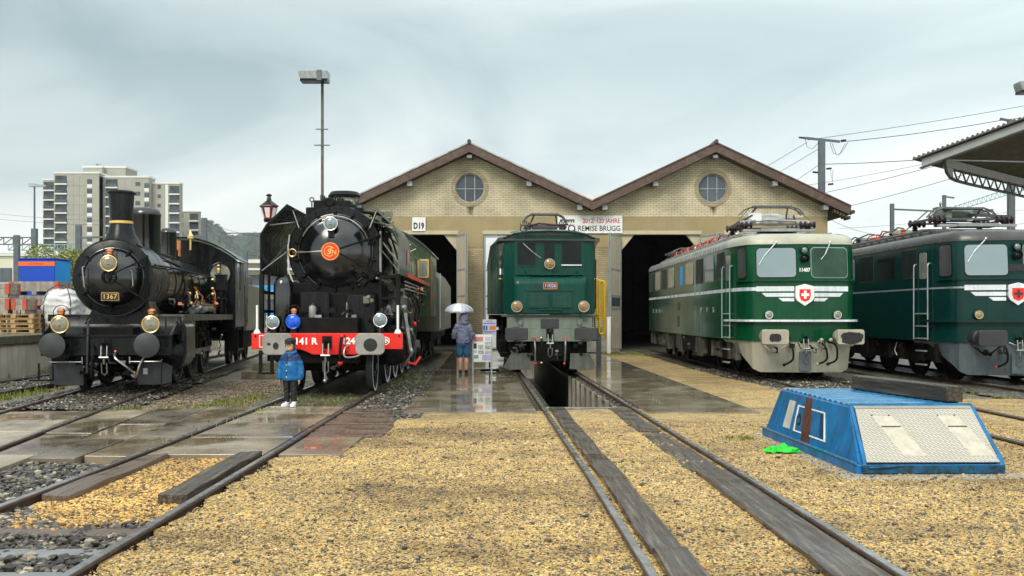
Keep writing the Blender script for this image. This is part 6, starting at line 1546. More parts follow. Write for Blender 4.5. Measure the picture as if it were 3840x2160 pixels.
# hood
secs = []
pr = [(-.02,zb0+.03),(-.36,zb0+.03),(-.38,2.30),(-.36,2.40),(-.30,2.48),(-.20,2.54),(-.02,2.58)]
mb = MB()
for x, k in ((-.92,.88),(-.88,.97),(-.80,1),(.80,1),(.88,.97),(.92,.88)): secs.append([(x,y*k,z if z < 2 else 2+(z-2)*(.9+.1*k)) for y,z in pr])
mb.loft(secs); hood = mb.build('hood', M['greenteal'], C, ang=40)
mb = MB(); mb.box(-.86,.86,-.20,-.06,2.575,2.60); mb.box(-.50,.50,-.26,-.18,2.57,2.62); mb.cyl((-.62,-.2,2.55),(-.62,-.2,2.68),.02,n=8); mb.cyl((.72,-.2,2.55),(.72,-.2,2.68),.02,n=8); mb.build('hood_rail', M['greenteal'], hood)
mb = MB()
for x0,x1 in ((-.58,-.02),(.02,.58)):
    mb.prism(rr(x0,x1,1.72,2.12,.04),'y',-.395,-.37)
mb.box(-.62,.62,-.392,-.38,2.15,2.20); mb.box(-.30,.30,-.41,-.38,1.665,1.70)
ld = mb.build('louvre_door', M['greenteal'], hood, bevel=.004)
mb = MB()
for k in range(11):
    for x0,x1 in ((-.53,-.07),(.07,.53)): mb.prism([(-.396,1.76+k*.031),(-.405,1.763+k*.031),(-.396,1.785+k*.031)],'x',x0,x1)
mb.build('louvre_slats', M['greenteal'], ld, flat=True)
npl = MB(); npl.prism(rr(-.18,.18,2.205,2.375,.02),'y',-.40,-.35); np_ = npl.build('number_plate', M['copper'], C)
mb = MB(); mb.prism(rr(-.163,.163,2.222,2.358,.015),'y',-.404,-.36); mb.build('plate_field', pm('plate_brown',(.10,.035,.02),.4), np_)
text('lettering', '11026', .13, M['posterpale'], np_, (0,-.407,2.292), bold=.001, fitw=.27)
round_lamp(C, 0,-.16,2.86,.13,rim='bufferbeige',lens='reflectorwarm',body='greenteal',depth=.16)
for s in (-1,1): round_lamp(C, s*.855,-.42,1.76,.135,rim='bufferbeige',lens='reflectorwarm',body='greenteal',depth=.2)
# beam
mb = MB(); mb.box(-1.10,1.10,-.20,.2,.86,1.50); bmC = mb.build('buffer_beam', M['plowgreen'], C, bevel=.015)
mb = MB(); mb.box(-1.24,1.24,-.22,.6,1.50,1.555); mb.build('front_step', M['darkroof'], C)
mb = MB(); mb.box(-.235,.235,-.215,-.19,1.20,1.44); mb.build('grille', M['gunmetal'], bmC)
mb = MB()
for s in (-1,1):
    mb.box(*sorted((s*.33,s*.56)),-.206,-.19,1.20,1.42)
mb.build('hatch', M['plowgreen'], bmC, bevel=.004)
for s in (-1,1):
    mb = MB(); mb.box(s*.76-.05,s*.76+.05,-.27,-.2,1.30,1.42); mb.cyl((s*.76,-.24,1.15),(s*.76,-.24,1.30),.02,n=8); mb.build('socket', M['plowgreen'], bmC)
    x = s*.875
    mb = MB(); mb.lathe([(.18,0),(.15,-.08),(.11,-.15),(.10,-.55)],(x,-.2,1.07),(0,1,0),20); b_ = mb.build('buffer', M['gunmetal'], C)
    mb = MB(); mb.prism(rr(x-.29,x+.29,1.07-.155,1.07+.155,.04,5),'y',-.78,-.70); mb.build('buffer_head', M['gunmetal'], b_, bevel=.012)
    mb = MB(); mb.prism([(s*.50,.16),(s*.52,.56),(s*1.0,.56),(s*1.12,.36),(s*1.2,.20),(s*1.05,.14)],'y',-.32 if s < 0 else -.30,-.28 if s < 0 else -.26); mb.build('snow_plough', M['guardgreen'], C, bevel=.006)
    hose(C,[(s*.40,-.22,.95),(s*.39,-.36,.75),(s*.38,-.3,.45),(s*.37,-.25,.30)],.022,'steel','red')
    mb = MB(); mb.tube([(s*1.2,.3,1.55),(s*1.22,.28,1.2),(s*1.22,.3,.9)],.016,6); mb.obox((s*1.2,.4,.88),(.2,.3,.03)); mb.obox((s*1.15,.4,.55),(.2,.3,.03)); mb.build('foot_step', M['blacksteel'], C)
hose(C,[(-.22,-.22,.95),(-.22,-.40,.8),(-.21,-.34,.45),(-.22,-.28,.32)],.024,'rubber','brass')
coupling(C,-.2,1.07)
mb = MB(); mb.cyl((-.9,-.05,.62),(-.9,.1,.62),.1,n=12)
for i in range(8): mb.bar((-.75,-.12,.78),(-.75+.14*math.cos(i*PI/4),-.12,.78+.14*math.sin(i*PI/4)),.025)
mb.build('drain_cock', M['tenderolive'], C)
mb = MB(); mb.box(-1.0,1.0,.2,16.4,.55,1.5); mb.box(-1.42,1.42,2.5,16.5,1.2,1.55); mb.box(-.48,.48,-.14,.3,.36,.86); mb.build('underframe', M['underframe'], C)
for s in (-1,1):
    for y,r in ((1.3,.47),(3.4,.8),(5.4,.8),(7.4,.8),(9.4,.8),(12.0,.47),(14.0,.47)): disc_wheel(C, s*.76, y, r, r)
    mb = MB(); mb.box(*sorted((s*1.05,s*1.2)),2.4,10.4,.35,1.0); mb.build('side_frame', M['underframe'], C)
# roof gear
mb = MB()
for z in (3.72,3.80): mb.tube([(-.95,1.4,z),(-.7,1.0,z+.02),(.7,1.0,z+.02),(.95,1.4,z)],.02,6)
mb.box(-.7,.7,.9,1.1,3.64,3.72); mb.build('roof_walkway', M['rooflight'], C)
def panto(root, y, z0, z1, hw, light=True, name='pantograph', k=1.):
    P = MB()
    for s in (-1,1):
        P.bar((s*hw,y-.55,z0),(s*hw,y+.9,z0),.05); P.bar((s*hw*.95,y-.5,z0+.03),(s*.55*k,y+.55,z1-.28),.045); P.bar((s*.55*k,y+.55,z1-.28),(s*.42*k,y-.1,z1-.04),.035); P.bar((s*hw*.95,y+.85,z0+.03),(s*.55*k,y-.2,z1-.25),.04)
    P.bar((-hw,y-.5,z0),(hw,y-.5,z0),.05); P.bar((-hw,y+.85,z0),(hw,y+.85,z0),.05); P.bar((-.55,y+.55,z1-.28),(.55,y+.55,z1-.28),.04); P.bar((-hw*.9,y-.45,z0+.06),(.5,y+.5,z1-.3),.025); P.bar((hw*.9,y-.45,z0+.06),(-.5,y+.5,z1-.3),.025)
    o = P.build(name, M['pantograph'], root)
    mb = MB()
    for dy in (-.12,.12): mb.tube([(-.85*k,y+dy,z1-.22),(-.72*k,y+dy,z1-.08),(-.5*k,y+dy,z1),(.5*k,y+dy,z1),(.72*k,y+dy,z1-.08),(.85*k,y+dy,z1-.22)],.022,6)
    mb.tube([(-.95*k,y-.4,z0+.1),(-.92*k,y-.3,z1-.35),(-.6*k,y-.1,z1-.05)],.012,5); mb.tube([(.95*k,y-.4,z0+.1),(.92*k,y-.3,z1-.35),(.6*k,y-.1,z1-.05)],.012,5)
    mb.box(-.5*k,.5*k,y-.14,y+.14,z1-.03,z1+.01); mb.build('contact_bow', M['pantograph'], o)
    for s in (-1,1):
        for yy in (y-.5,y+.85):
            mb = MB(); mb.lathe([(.05,0),(.09,.03),(.05,.06),(.09,.09),(.05,.12),(.09,.15),(.05,.18)],(s*hw*.85,yy,z0-.2),(0,0,1),10); mb.build('insulator', M['insulator'], o)
    return o
clutter(C, (-.9,-.25,.40), (.9,.1,.85), 22, 11, DK, .022)
panto(C, 1.9, 3.95, 4.34, .55, k=.72)
mb = MB()
for s in (-1,1):
    mb.torus((s*.64,.62,3.84),(0,1,0),.085,.018,18,6); mb.bar((s*.64,.62,3.66),(s*.64,.62,3.76),.03)
    for i in range(5): mb.bar((s*(.36+i*.05),1.3,3.86+.03*i),(s*(.39+i*.05),1.3,4.02+.03*i),.025)
    mb.lathe([(.05,3.62),(.09,3.7),(.05,3.76),(.09,3.82),(.05,3.9)],(s*.5,1.5,0),(0,0,1),10)
mb.tube([(-.5,1.2,3.95),(-.2,1.15,4.02),(.25,1.15,3.98),(.6,1.2,4.0)],.03,6); mb.box(-.35,.3,1.2,1.5,3.80,3.92)
mb.build('roof_insulator', M['insulator'], C)
mb = MB(); mb.box(-.5,.5,3.0,6.0,3.68,3.95); mb.box(-.4,.4,8,12,3.68,3.9); mb.build('roof_box', M['darkroof'], C, bevel=.02)

# ------------------------------------------------------------------ two streamlined electric locomotives
PROF = [(0,0),(1.08,.20),(1.20,.27),(1.28,.38),(1.40,.85),(1.49,1.6),(1.49,16.2),(1.40,16.9),(1.22,17.4),(0,17.6)]
_cum = [0.]
for (xa,ya),(xb,yb_) in zip(PROF, PROF[1:]): _cum.append(_cum[-1]+math.hypot(xb-xa,yb_-ya))
def per(s):
    """point and outward normal at perimeter length s from the nose (negative = left side)"""
    sg = -1 if s < 0 else 1; t = min(abs(s), _cum[-1]-1e-6)
    for i in range(len(_cum)-1):
        if t <= _cum[i+1]:
            k = (t-_cum[i])/(_cum[i+1]-_cum[i]); (xa,ya),(xb,yb_) = PROF[i], PROF[i+1]
            d = Vector((xb-xa,yb_-ya)).normalized(); return (sg*(xa+(xb-xa)*k), ya+(yb_-ya)*k), (sg*d.y, -d.x)
def lean(z): return max(0,(z-2.37))*.10
def pt(s, z, off):
    (x,y),(nx,ny) = per(s); f = max(0, 1-y/1.6) if y < 1.6 else 0
    return (x+nx*off, y+ny*off+lean(z)*f, z)
def ribbon(mb, s0, s1, z0, z1, off, inner=-.03):
    br = sorted({s0,s1}|{sg*c for c in _cum for sg in (-1,1) if s0 < sg*c < s1})
    ss = []
    for a, b in zip(br, br[1:]):
        e = 1e-4; n = 2
        ss += [a+(b-a)*(e if i == 0 else 1-e if i == n else i/n) for i in range(n+1)]
    mb.loft([[pt(s,z0,inner),pt(s,z0,off),pt(s,z1,off),pt(s,z1,inner)] for s in ss])
def spanel(mb, poly, off, inner=-.02):
    n = len(poly); mb.add([pt(s,z,off) for s,z in poly]+[pt(s,z,inner) for s,z in poly], [tuple(range(n)), tuple(range(2*n-1,n-1,-1))]+[(i,(i+1)%n,n+(i+1)%n,n+i) for i in range(n)])
def s_of(x): return math.copysign(abs(x)/1.08*_cum[1], x)
SIDE = _cum[5]-1.6      # side position y -> s = y + SIDE
def streamliner(label, X, Y0, paint, roofm, edge, plow, bufm, number, cross, numm, fr, glass_r, lampc):
    t = thing('electric_locomotive', label, 'electric locomotive', (X,Y0,0))
    def loop(z, inset=0.):
        pts = []
        ss = [_cum[i] for i in range(len(_cum))]
        fine = []
        for a, b in zip(ss, ss[1:]): fine += [a, a+(b-a)*.5] if b-a < 1.2 else [a]
        fine.append(ss[-1]-1e-5)
        R_ = [pt(s+1e-6, z, -inset) for s in fine]; L_ = [(-x,y,zz) for x,y,zz in reversed(R_[1:-1])]
        return R_+L_
    mb = MB(); mb.loft([loop(.92),loop(1.4),loop(2.37),loop(2.8),loop(3.25)]); mb.build('body', M[paint], t, ang=24)
    mb = MB(); mb.loft([loop(3.25,-.02),loop(3.32,-.015),loop(3.41,.02),loop(3.48,.10),loop(3.53,.36)]); re_ = mb.build('roof_edge', M[edge], t, ang=40)
    re_.data.materials.append(M['rooflight' if edge == 'creamroof' else edge])
    for f in re_.data.polygons:
        if f.center.y > 1.75: f.material_index = 1
    mb = MB(); mb.box(-1.05,1.05,1.9,16.2,3.48,3.64); mb.box(-.98,.98,2.6,15.4,3.642,3.72); mb.build('roof', M[roofm], t, bevel=.03)
    mb = MB()
    for k in range(24): mb.box(-1.09,1.09,2.2+k*.58,2.23+k*.58,3.52,3.655)
    mb.build('roof_rib', M[roofm], t, flat=True)
    # ridge line on the nose, ledges
    mb = MB(); ribbon(mb,-2.6,2.6,1.385,1.435,.11); mb.build('front_ledge', M[fr], t, flat=True)
    mb = MB(); ribbon(mb,-1.9,1.9,2.355,2.39,.05); mb.build('belt_rail', M[paint], t, flat=True)
    # windscreens
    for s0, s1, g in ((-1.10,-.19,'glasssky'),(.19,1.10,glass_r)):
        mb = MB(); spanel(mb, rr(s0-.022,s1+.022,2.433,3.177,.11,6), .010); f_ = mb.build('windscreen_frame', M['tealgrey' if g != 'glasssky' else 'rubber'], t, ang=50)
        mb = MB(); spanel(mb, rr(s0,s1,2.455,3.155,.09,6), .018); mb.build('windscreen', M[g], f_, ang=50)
    for sg in (-1,1):
        a0, a1 = sorted((sg*(_cum[3]+.05), sg*(_cum[4]-.03)))
        mb = MB(); spanel(mb, rr(a0-.03,a1+.03,2.42,3.20,.10,5), .008); f_ = mb.build('corner_window_frame', M['rubber'], t, ang=50)
        mb = MB(); spanel(mb, rr(a0,a1,2.45,3.17,.08,5), .016); mb.build('corner_window', M['glasscorner'], f_, ang=50)
        mb = MB(); w0 = pt(sg*.62 if sg < 0 else .62, 3.30, .03); w1 = pt(sg*1.0 if sg < 0 else .40, 2.85, .05)
        if sg < 0: w0, w1 = pt(-.64,3.29,.05), pt(-.92,2.98,.05); w2 = pt(-1.05,2.76,.035)
        else: w0, w1 = pt(.66,3.29,.05), pt(.52,3.0,.05); w2 = pt(.42,2.88,.035)
        mb.bar(w0,w1,.022); mb.bar(w1,w2,.014); mb.ell(w0,.03,8,6); mb.build('wiper', M['chrome'], t)
    # lamps
    for z, r in ((3.10,.085),(2.90,.085)):
        p = Vector(pt(0.0001,z,0)); p.x = 0
        L = MB(); L.lathe([(r*1.1,.06),(r*1.2,-.10),(r*1.1,-.11),(r*.9,-.06),(r*.85,-.03)],(0,p.y-.02,z),(0,1,0),24); l_ = L.build('headlamp', M[paint if z > 3 else 'black'], t)
        mb = MB(); mb.lathe([(r*.95,-.06),(r*.6,-.085),(.003,-.095)],(0,p.y-.02,z),(0,1,0),20,cap=False); mb.build('lens', M['lensclear' if z > 3 else 'glassdark'], l_)
    for sx in (-.82,.82):
        p = Vector(pt(s_of(sx),1.54,0))
        L = MB(); L.lathe([(.13,.10),(.125,.0),(.115,-.05),(.10,-.06),(.10,-.03)],(sx,p.y,1.55),(0,1,0),28); l_ = L.build('headlamp', M[paint], t)
        mb = MB(); mb.torus((sx,p.y-.065,1.55),(0,1,0),.085,.014,24,6); mb.build('lamp_rim', M[lampc], l_)
        mb = MB(); mb.lathe([(.085,-.055),(.05,-.075),(.003,-.082)],(sx,p.y,1.55),(0,1,0),20,cap=False); mb.build('lens', M['reflector'], l_)
    p = pt(0.0001,2.62,0)
    text('number_lettering', number, .125, M[numm], t, (0,p[1]-.022,2.62), bold=.004, fitw=.255)
    if numm != 'letter': mb = MB(); mb.prism(rr(-.19,.19,2.54,2.70,.03),'y',p[1]-.018,p[1]+.1); mb.build('number_panel', M['letterblack'], t)
    # badge
    y0 = -.045
    sh = lambda k: [(x*k,2.03+z*k) for x,z in ((-.215,.20),(0,.255),(.215,.20),(.225,-.05),(.19,-.14),(0,-.27),(-.19,-.14),(-.225,-.05))]
    mb = MB(); mb.prism(sh(1),'y',y0,.08); e_ = mb.build('badge', M['chrome' if cross != 'letter' else 'white'], t, bevel=.008)
    mb = MB(); s2 = [(-.13,.13),(.13,.13),(.135,-.02),(.10,-.12),(0,-.165),(-.10,-.12),(-.135,-.02)]; mb.prism([(x,2.03+z) for x,z in s2],'y',y0-.012,y0+.02); mb.build('badge_shield', M['red'], e_, bevel=.004)
    mb = MB(); mb.prism([(x,2.03+z) for x,z in ((-.03,.095),(.03,.095),(.03,.03),(.095,.03),(.095,-.03),(.03,-.03),(.03,-.095),(-.03,-.095),(-.03,-.03),(-.095,-.03),(-.095,.03),(-.03,.03))],'y',y0-.017,y0); mb.build('badge_cross', M[cross], e_)
    for sg in (-1,1):
        for (za_,zb2,e0,e1,c) in ((2.115,2.235,1.12,1.12,0),(1.985,2.075,.98,.88,.10),(1.875,1.955,.60,.50,.10)):
            mb = MB(); q = [(.235,za_),(e1,za_),(e0,zb2),(.235,zb2)]
            q = [(sg*s_of(x) if x < 1.09 else sg*x, z) for x,z in q]
            spanel(mb, q, .014); mb.build('chrome_wing', M['silverpaint'], t, flat=True)
    mb = MB(); ribbon(mb,-_cum[6],-1.125,2.13 if cross == 'letter' else 2.16,2.215 if cross == 'letter' else 2.20,.006); mb.build('side_stripe', M['silverpaint' if cross == 'letter' else 'galv'], t, flat=True)
    # left and right flanks
    for sg in (-1,1):
        def sp(y0,y1): return tuple(sorted((sg*(y0+SIDE),sg*(y1+SIDE))))
        for y0_,y1_,kind in ((3.3,4.55,'w'),(1.95,2.85,'l'),(4.9,5.95,'l'),(6.4,7.7,'g'),(10.0,11.2,'g'),(11.8,12.7,'l'),(13.1,14.4,'g'),(15.0,16.1,'l')):
            a, b = sp(y0_,y1_)
            mb = MB(); spanel(mb, rr(a-.03,b+.03,2.45,3.19,.08,4), .008); f_ = mb.build('side_window' if kind != 'l' else 'louvre', M[paint] if kind != 'l' else M['louver'], t, ang=50)
            if kind == 'l':
                mb = MB()
                for k in range(15):
                    z = 2.49+k*.045; mb.add([pt(a,z,.010),pt(b,z,.010),pt(b,z+.035,.028),pt(a,z+.035,.028),pt(a,z+.037,.010),pt(b,z+.037,.010)],[(0,1,2,3),(3,2,5,4)])
                mb.build('louvre_slats', M['louver'], f_, flat=True)
            else:
                mb = MB(); spanel(mb, rr(a+.01,b-.01,2.49,3.15,.06,4), .016); mb.build('window_glass', M['glassdark' if kind == 'w' else 'glasscab'], f_, ang=50)
        # cab door, handrails, ladder
        a, b = sp(.95,1.35)
        mb = MB(); spanel(mb, rr(*sorted((sg*(_cum[5]-.30+.02),sg*(_cum[5]+.26))),1.0,3.15,.05,4), .008); dr = mb.build('cab_door', M[paint], t, ang=50)
        mb = MB(); spanel(mb, rr(*sorted((sg*(_cum[5]-.2),sg*(_cum[5]+.16))),2.42,3.05,.06,4), .016); mb.build('door_window', M['glasscab'], dr, ang=50)
        for q in (_cum[5]-.36,_cum[5]+.36):
            mb = MB(); p0 = pt(sg*q,.95,.07); p1 = pt(sg*q,2.72,.07); mb.cyl(p0,p1,.017,n=8); mb.tube([p1,pt(sg*q,2.78,.05),pt(sg*q,2.78,.0)],.017,6); mb.build('door_handrail', M['galv' if cross != 'letter' else 'tealgrey'], t)
        mb = MB()
        for z in (.35,.68,.98,1.28,1.58): mb.bar(pt(sg*(_cum[5]-.24),z,.05),pt(sg*(_cum[5]+.24),z,.05),.07,.03)
        mb.build('door_step', M['galv'], t)
        mb = MB()
        ss = [0.0001]+[_cum[1]*k for k in (.5,.93)]+list(np.linspace(_cum[2],_cum[5]+.7,9))
        def zlow(s):
            if s < 1.02: return .17
            if s < 1.18: return .17+(s-1.02)*.3
            return min(.85,.22+(s-1.18)*.50)
        mb.loft([[pt(sg*s,.93,-.03),pt(sg*s,zlow(s),-.10-.0*s),pt(sg*s,zlow(s),-.14),pt(sg*s,.93,-.08)] for s in ss]); mb.build('snow_plough', M[plow], t, ang=40)
        # bogies
        for yc_ in (2.3,7.2,12.1) if False else (3.6,13.6):
            fr_ = MB(); fr_.prism([(yc_-2.6,.75),(yc_-2.2,.85),(yc_+2.2,.85),(yc_+2.6,.75),(yc_+2.5,.55),(yc_+1.2,.40),(yc_-1.2,.40),(yc_-2.5,.55)],'x',*sorted((sg*1.12,sg*1.28))); bo = fr_.build('bogie_frame', M['underframe'], t)
            for dy in (-2.1,0,2.1):
                mb = MB(); mb.box(*sorted((sg*1.28,sg*1.36)),yc_+dy-.18,yc_+dy+.18,.45,.82); mb.box(*sorted((sg*1.29,sg*1.37)),yc_+dy-.55,yc_+dy+.55,.60,.68)
                mb.build('axle_box', M['dusty'] if plow == 'plow' else M['underframe'], bo)
                for q in (-.42,.42): mb = MB(); mb.cyl((sg*1.34,yc_+dy+q,.42),(sg*1.34,yc_+dy+q,.86),.09,n=10); mb.build('spring', M['dusty'] if plow == 'plow' else M['underframe'], bo)
            for dy in (-2.1,0,2.1): disc_wheel(t, sg*.76, yc_+dy, .63, .63)
    mb = MB(); mb.box(-1.05,1.05,.8,16.8,.62,.92); mb.box(-.7,.7,1.0,16.5,.35,.62); mb.box(-1.42,1.42,6.6,10.6,.45,.92); mb.build('underframe', M['underframe'], t)
    for y in (5.4,8.8,11.4): 
        mb = MB(); mb.box(-1.47,-1.30,y,y+.5,.35,.9); mb.tube([(-1.5,y,.9),(-1.5,y,.45)],.02,6); mb.tube([(-1.5,y+.5,.9),(-1.5,y+.5,.45)],.02,6); mb.build('foot_step', M['dusty'] if plow == 'plow' else M['underframe'], t)
    # buffers, couplings, hoses
    for sx in (-1,1):
        x = sx*.875
        mb = MB(); mb.lathe([(.17,.12),(.165,-.10),(.13,-.14),(.11,-.5)],(x,.05,1.035),(0,1,0),20); b_ = mb.build('buffer', M[bufm], t)
        mb = MB(); mb.prism(rr(x-.315,x+.315,1.035-.175,1.035+.175,.06,5),'y',-.70,-.60); mb.build('buffer_head', M[bufm], b_, bevel=.014)
        if bufm == 'bufferbeige':
            mb = MB(); rq = random.Random(4+sx)
            ww, hh_ = ((.14,.10) if sx < 0 else (.26,.14))
            mb.prism([(x+(.0 if sx < 0 else .02)+ww*math.copysign(abs(math.cos(a))**.7,math.cos(a))*rq.uniform(.88,1.08), 1.02+hh_*math.copysign(abs(math.sin(a))**.7,math.sin(a))*rq.uniform(.85,1.08)) for a in np.linspace(0,2*PI,26)[:-1]],'y',-.706,-.7005); mb.build('grease_patch', M['grease'], b_)
    coupling(t, .05, 1.0)
    mb = MB(); mb.prism(rr(-.13,.15,.22,.68,.02),'y',-.02,.02)
    for z in (.28,.45,.62): mb.cyl((-.07,-.02,z),(-.07,-.03,z),.014,n=6); mb.cyl((.09,-.02,z),(.09,-.03,z),.014,n=6)
    mb.build('rubber_flap', M['plowdark'], t)
    red = 'red' if plow != 'plow' else 'underframe'
    hose(t,[(-.42,.0,.92),(-.36,-.22,.80),(-.34,-.22,.50),(-.50,-.05,.36)],.024,'rubber',red)
    hose(t,[(.34,.0,.90),(.42,-.25,.80),(.46,-.22,.50),(.30,-.05,.38)],.024,'rubber','bufferbeige')
    hose(t,[(.60,.05,.90),(.68,-.22,.82),(.70,-.2,.5),(.55,-.02,.38)],.024,'rubber',red)
    mb = MB(); mb.tube([(-.95,.05,.82),(-.80,-.1,.66),(-.62,-.12,.70),(-.40,-.12,.88)],.022,6); mb.ell((-.76,-.1,.70),.07,8,6); mb.ell((-.66,-.1,.66),.05,8,6); mb.ell((.40,-.02,.95),.05,8,6); mb.ell((.62,-.02,.95),.05,8,6); mb.tube([(.82,-.3,.88),(.84,-.35,.80),(1.0,-.35,.82),(1.1,-.2,.84)],.018,6); mb.build('brake_pipe', M['bufferbeige'] if plow == 'plow' else M['underframe'], t)
    clutter(t, (-1.42,2.0,.40), (-1.15,16,.86), 40, int(X*10), DK if plow != 'plow' else DK+['dusty','plow'], .03); clutter(t, (-.9,-.12,.62), (.9,.02,.92), 12, int(X*7), DK, .02)
    return t
def roof_gear(t, rust, light, y0=2.9):
    pn = panto(t, y0+.2, 3.94, 4.46 if light else 4.26, 1.0)
    mb = MB(); mb.bar((-.9,y0-.35,4.0),(.1,y0+.9,4.18),.10,.07); mb.bar((.9,y0-.35,4.0),(-.1,y0+.9,4.18),.10,.07); mb.bar((-.1,y0+.9,4.20),(.95,y0+.5,4.24),.07); mb.build('lower_arm', M['pantolight'] if light else M['pantograph'], pn)
    mb = MB(); mb.lathe([(.02,-.42),(.14,-.36),(.17,-.1),(.17,.15),(.12,.3),(.02,.4)],(0.1,y0+.55,4.14),(1,.15,0),18); mb.box(-.62,-.25,y0+.2,y0+.5,4.02,4.30); mb.build('air_cylinder', M['white'] if light else M['plowgreen'], pn)
    for s in (-1,1):
        for yy in (y0-.3,y0+.95):
            mb = MB(); mb.lathe([q for k in range(4) for q in ((.05,k*.12),(.10,k*.12+.02),(.10,k*.12+.05),(.05,k*.12+.07))],(s*.62,yy,3.93),(s,0,0),12); mb.build('insulator_row', M['insulator'], pn)
    mb = MB(); mb.box(-.95,.95,y0-.7,y0-.55,3.72,3.78); mb.box(-.5,.5,y0-.75,y0-.2,3.72,3.80); mb.tube([(-.9,y0+1.2,3.72),(-.6,y0+1.2,3.80),(.6,y0+1.2,3.80),(.9,y0+1.2,3.72)],.02,6); mb.build('roof_tray', M['rooflight'], t)
    rr_ = random.Random(9)
    for k in range(8):
        y = 5.2+k*1.2
        mb = MB(); mb.lathe([(.05,3.70),(.085,3.74),(.05,3.78),(.085,3.82),(.05,3.86),(.085,3.90),(.04,3.94)],(-.55+.12*(k%3),y,0),(0,0,1),10); mb.lathe([(.05,3.70),(.085,3.74),(.05,3.78),(.085,3.82),(.05,3.88)],(.35,y+.4,0),(0,0,1),10); mb.build('roof_insulator', M['insulator'] if k%2 else M['rustred'], t)
        mb = MB(); mb.tube([(-.55+.12*(k%3),y,3.95),(-.5,y+.5,4.02),(-.55+.12*((k+1)%3),y+1.2,3.95)],.022,6); mb.tube([(-.8,y,3.72),(-.78,y+.3,3.9),(-.76,y+.9,3.88),(-.8,y+1.1,3.72)],.018,6)
        if k%2: mb.tube([(-.5,y,3.9),(.35,y+.4,3.9)],.018,6); mb.box(-.85,-.5,y+.2,y+.6,3.72,3.82)
        mb.build('busbar', M['rustred'] if (rust and k%4) or k%4 == 1 else M['pantograph'], t)
    for y in (6.5,9.5,12.5):
        mb = MB(); mb.box(-.6,.5,y,y+.5,3.72,3.86); mb.lathe([(.11,0),(.13,.1),(.11,.6)],(-.3,y+.2,3.92),(1,0,0),12); mb.build('roof_switch', M['white' if light else 'plowgreen'], t)
    panto(t, 14.6, 3.9, 4.1, .95)
D = streamliner('bright green electric locomotive with cream roof, white cross badge and number 11407', 6.98, 23.9, 'green', 'greyroof', 'creamroof', 'plow', 'bufferbeige', '11407', 'letter', 'letter', 'silverpaint', 'glassdarkrefl', 'chrome')
roof_gear(D, True, True)
for body_, ya in (('FFS',3.15),('SBB',12.7)):
    L = text('side_lettering', body_, .20, M['lettergrey'], D, (-1.510,ya+(1.05 if body_=='FFS' else 1.3),1.68), rot=(PI/2,0,-PI/2), fitw=1.9, space=4.)
mb = MB(); mb.box(-1.503,-1.49,8.3,8.75,2.5,3.1); mb.build('blue_panel', M['containerlight'], D)
mb = MB(); mb.box(-1.503,-1.49,8.9,9.25,1.7,1.95); mb.box(-1.503,-1.49,8.95,9.3,1.15,1.5); mb.build('side_hatch', M['louver'], D)
E = streamliner('dark teal electric locomotive with blue grey plough and dark roof, beside the bright green one', 11.45, 22.7, 'greendark', 'darkroof', 'darkroof', 'plowdark', 'gunmetal', '11421', 'gunmetal', 'gunmetal', 'greendark', 'glassdarkrefl', 'brass')
roof_gear(E, False, False, 2.6)
# ------------------------------------------------------------------ blue machine with chequer plate ramp
M['posterplate'] = pm('dirty_plate', (.52,.52,.48), .5, var=.1, dirt=(.25,.2,.13), dirt_amt=.3, streak=True)
M['machineworn'] = pm('worn_teal_paint', (.004,.10,.20), .5, var=.4, scale=6, dirt=(.012,.014,.012), dirt_amt=.6)
mc = thing('machine_housing', 'blue wedge shaped machine housing with chequer plate ramp on the gravel', 'machine', (4.2,11.7,-.05), rad(1.0))
F0, F1, T0, T1 = -1.66, 1.62, -.95, 1.52     # y of front foot, back foot, front top, back top
xl, xr, xt = -.76, .72, -.60
zt_ = .62
mb = MB()
body = [(xl+.03,F0+.08,.1),(xr-.02,F0+.08,.1),(xr-.02,F1,.1),(xl-.04,F1,.1)]
topv = [(xt,T0,zt_),(xr,T0,zt_),(xr-.02,T1,zt_),(xt-.03,T1,zt_)]
mb.add(body+topv, [(3,2,1,0),(4,5,6,7),(0,1,5,4),(1,2,6,5),(2,3,7,6),(3,0,4,7)]); mb.build('casing', M['machineblue'], mc, bevel=.012)
mb = MB(); mb.prism([(xl-.02,F0+.03),(xr+.0,F0+.03),(xr+.0,F1+.04),(xl-.08,F1+.04)],'z',.0,.10); mb.build('skirt', M['machineblue'], mc, bevel=.01)
mb = MB(); mb.bar((xl-.025,F0-.005,.118),(xl-.085,F1+.045,.118),.02); mb.build('skirt_rib', M['bluetop'], mc)
# corrugated lid
mb = MB(); pr = []
ny = 13; L_ = T1-T0
for i in range(ny):
    y = T0+.05+L_*.96*i/ny; w = L_*.96/ny
    pr += [(y,zt_+.004),(y+w*.22,zt_+.024),(y+w*.62,zt_+.024),(y+w*.86,zt_+.004)]
pr = [(T0+.02,zt_+.002)]+pr+[(T1-.02,zt_+.002)]
mb.prism(pr,'x',xt+.02,xr-.02); mb.build('ribbed_lid', M['bluetop'], mc, bevel=.004)
mb = MB(); mb.box(xt+.01,xr-.01,T0-.015,T0+.03,zt_+.002,zt_+.035); mb.build('lid_edge', M['bluetop'], mc)
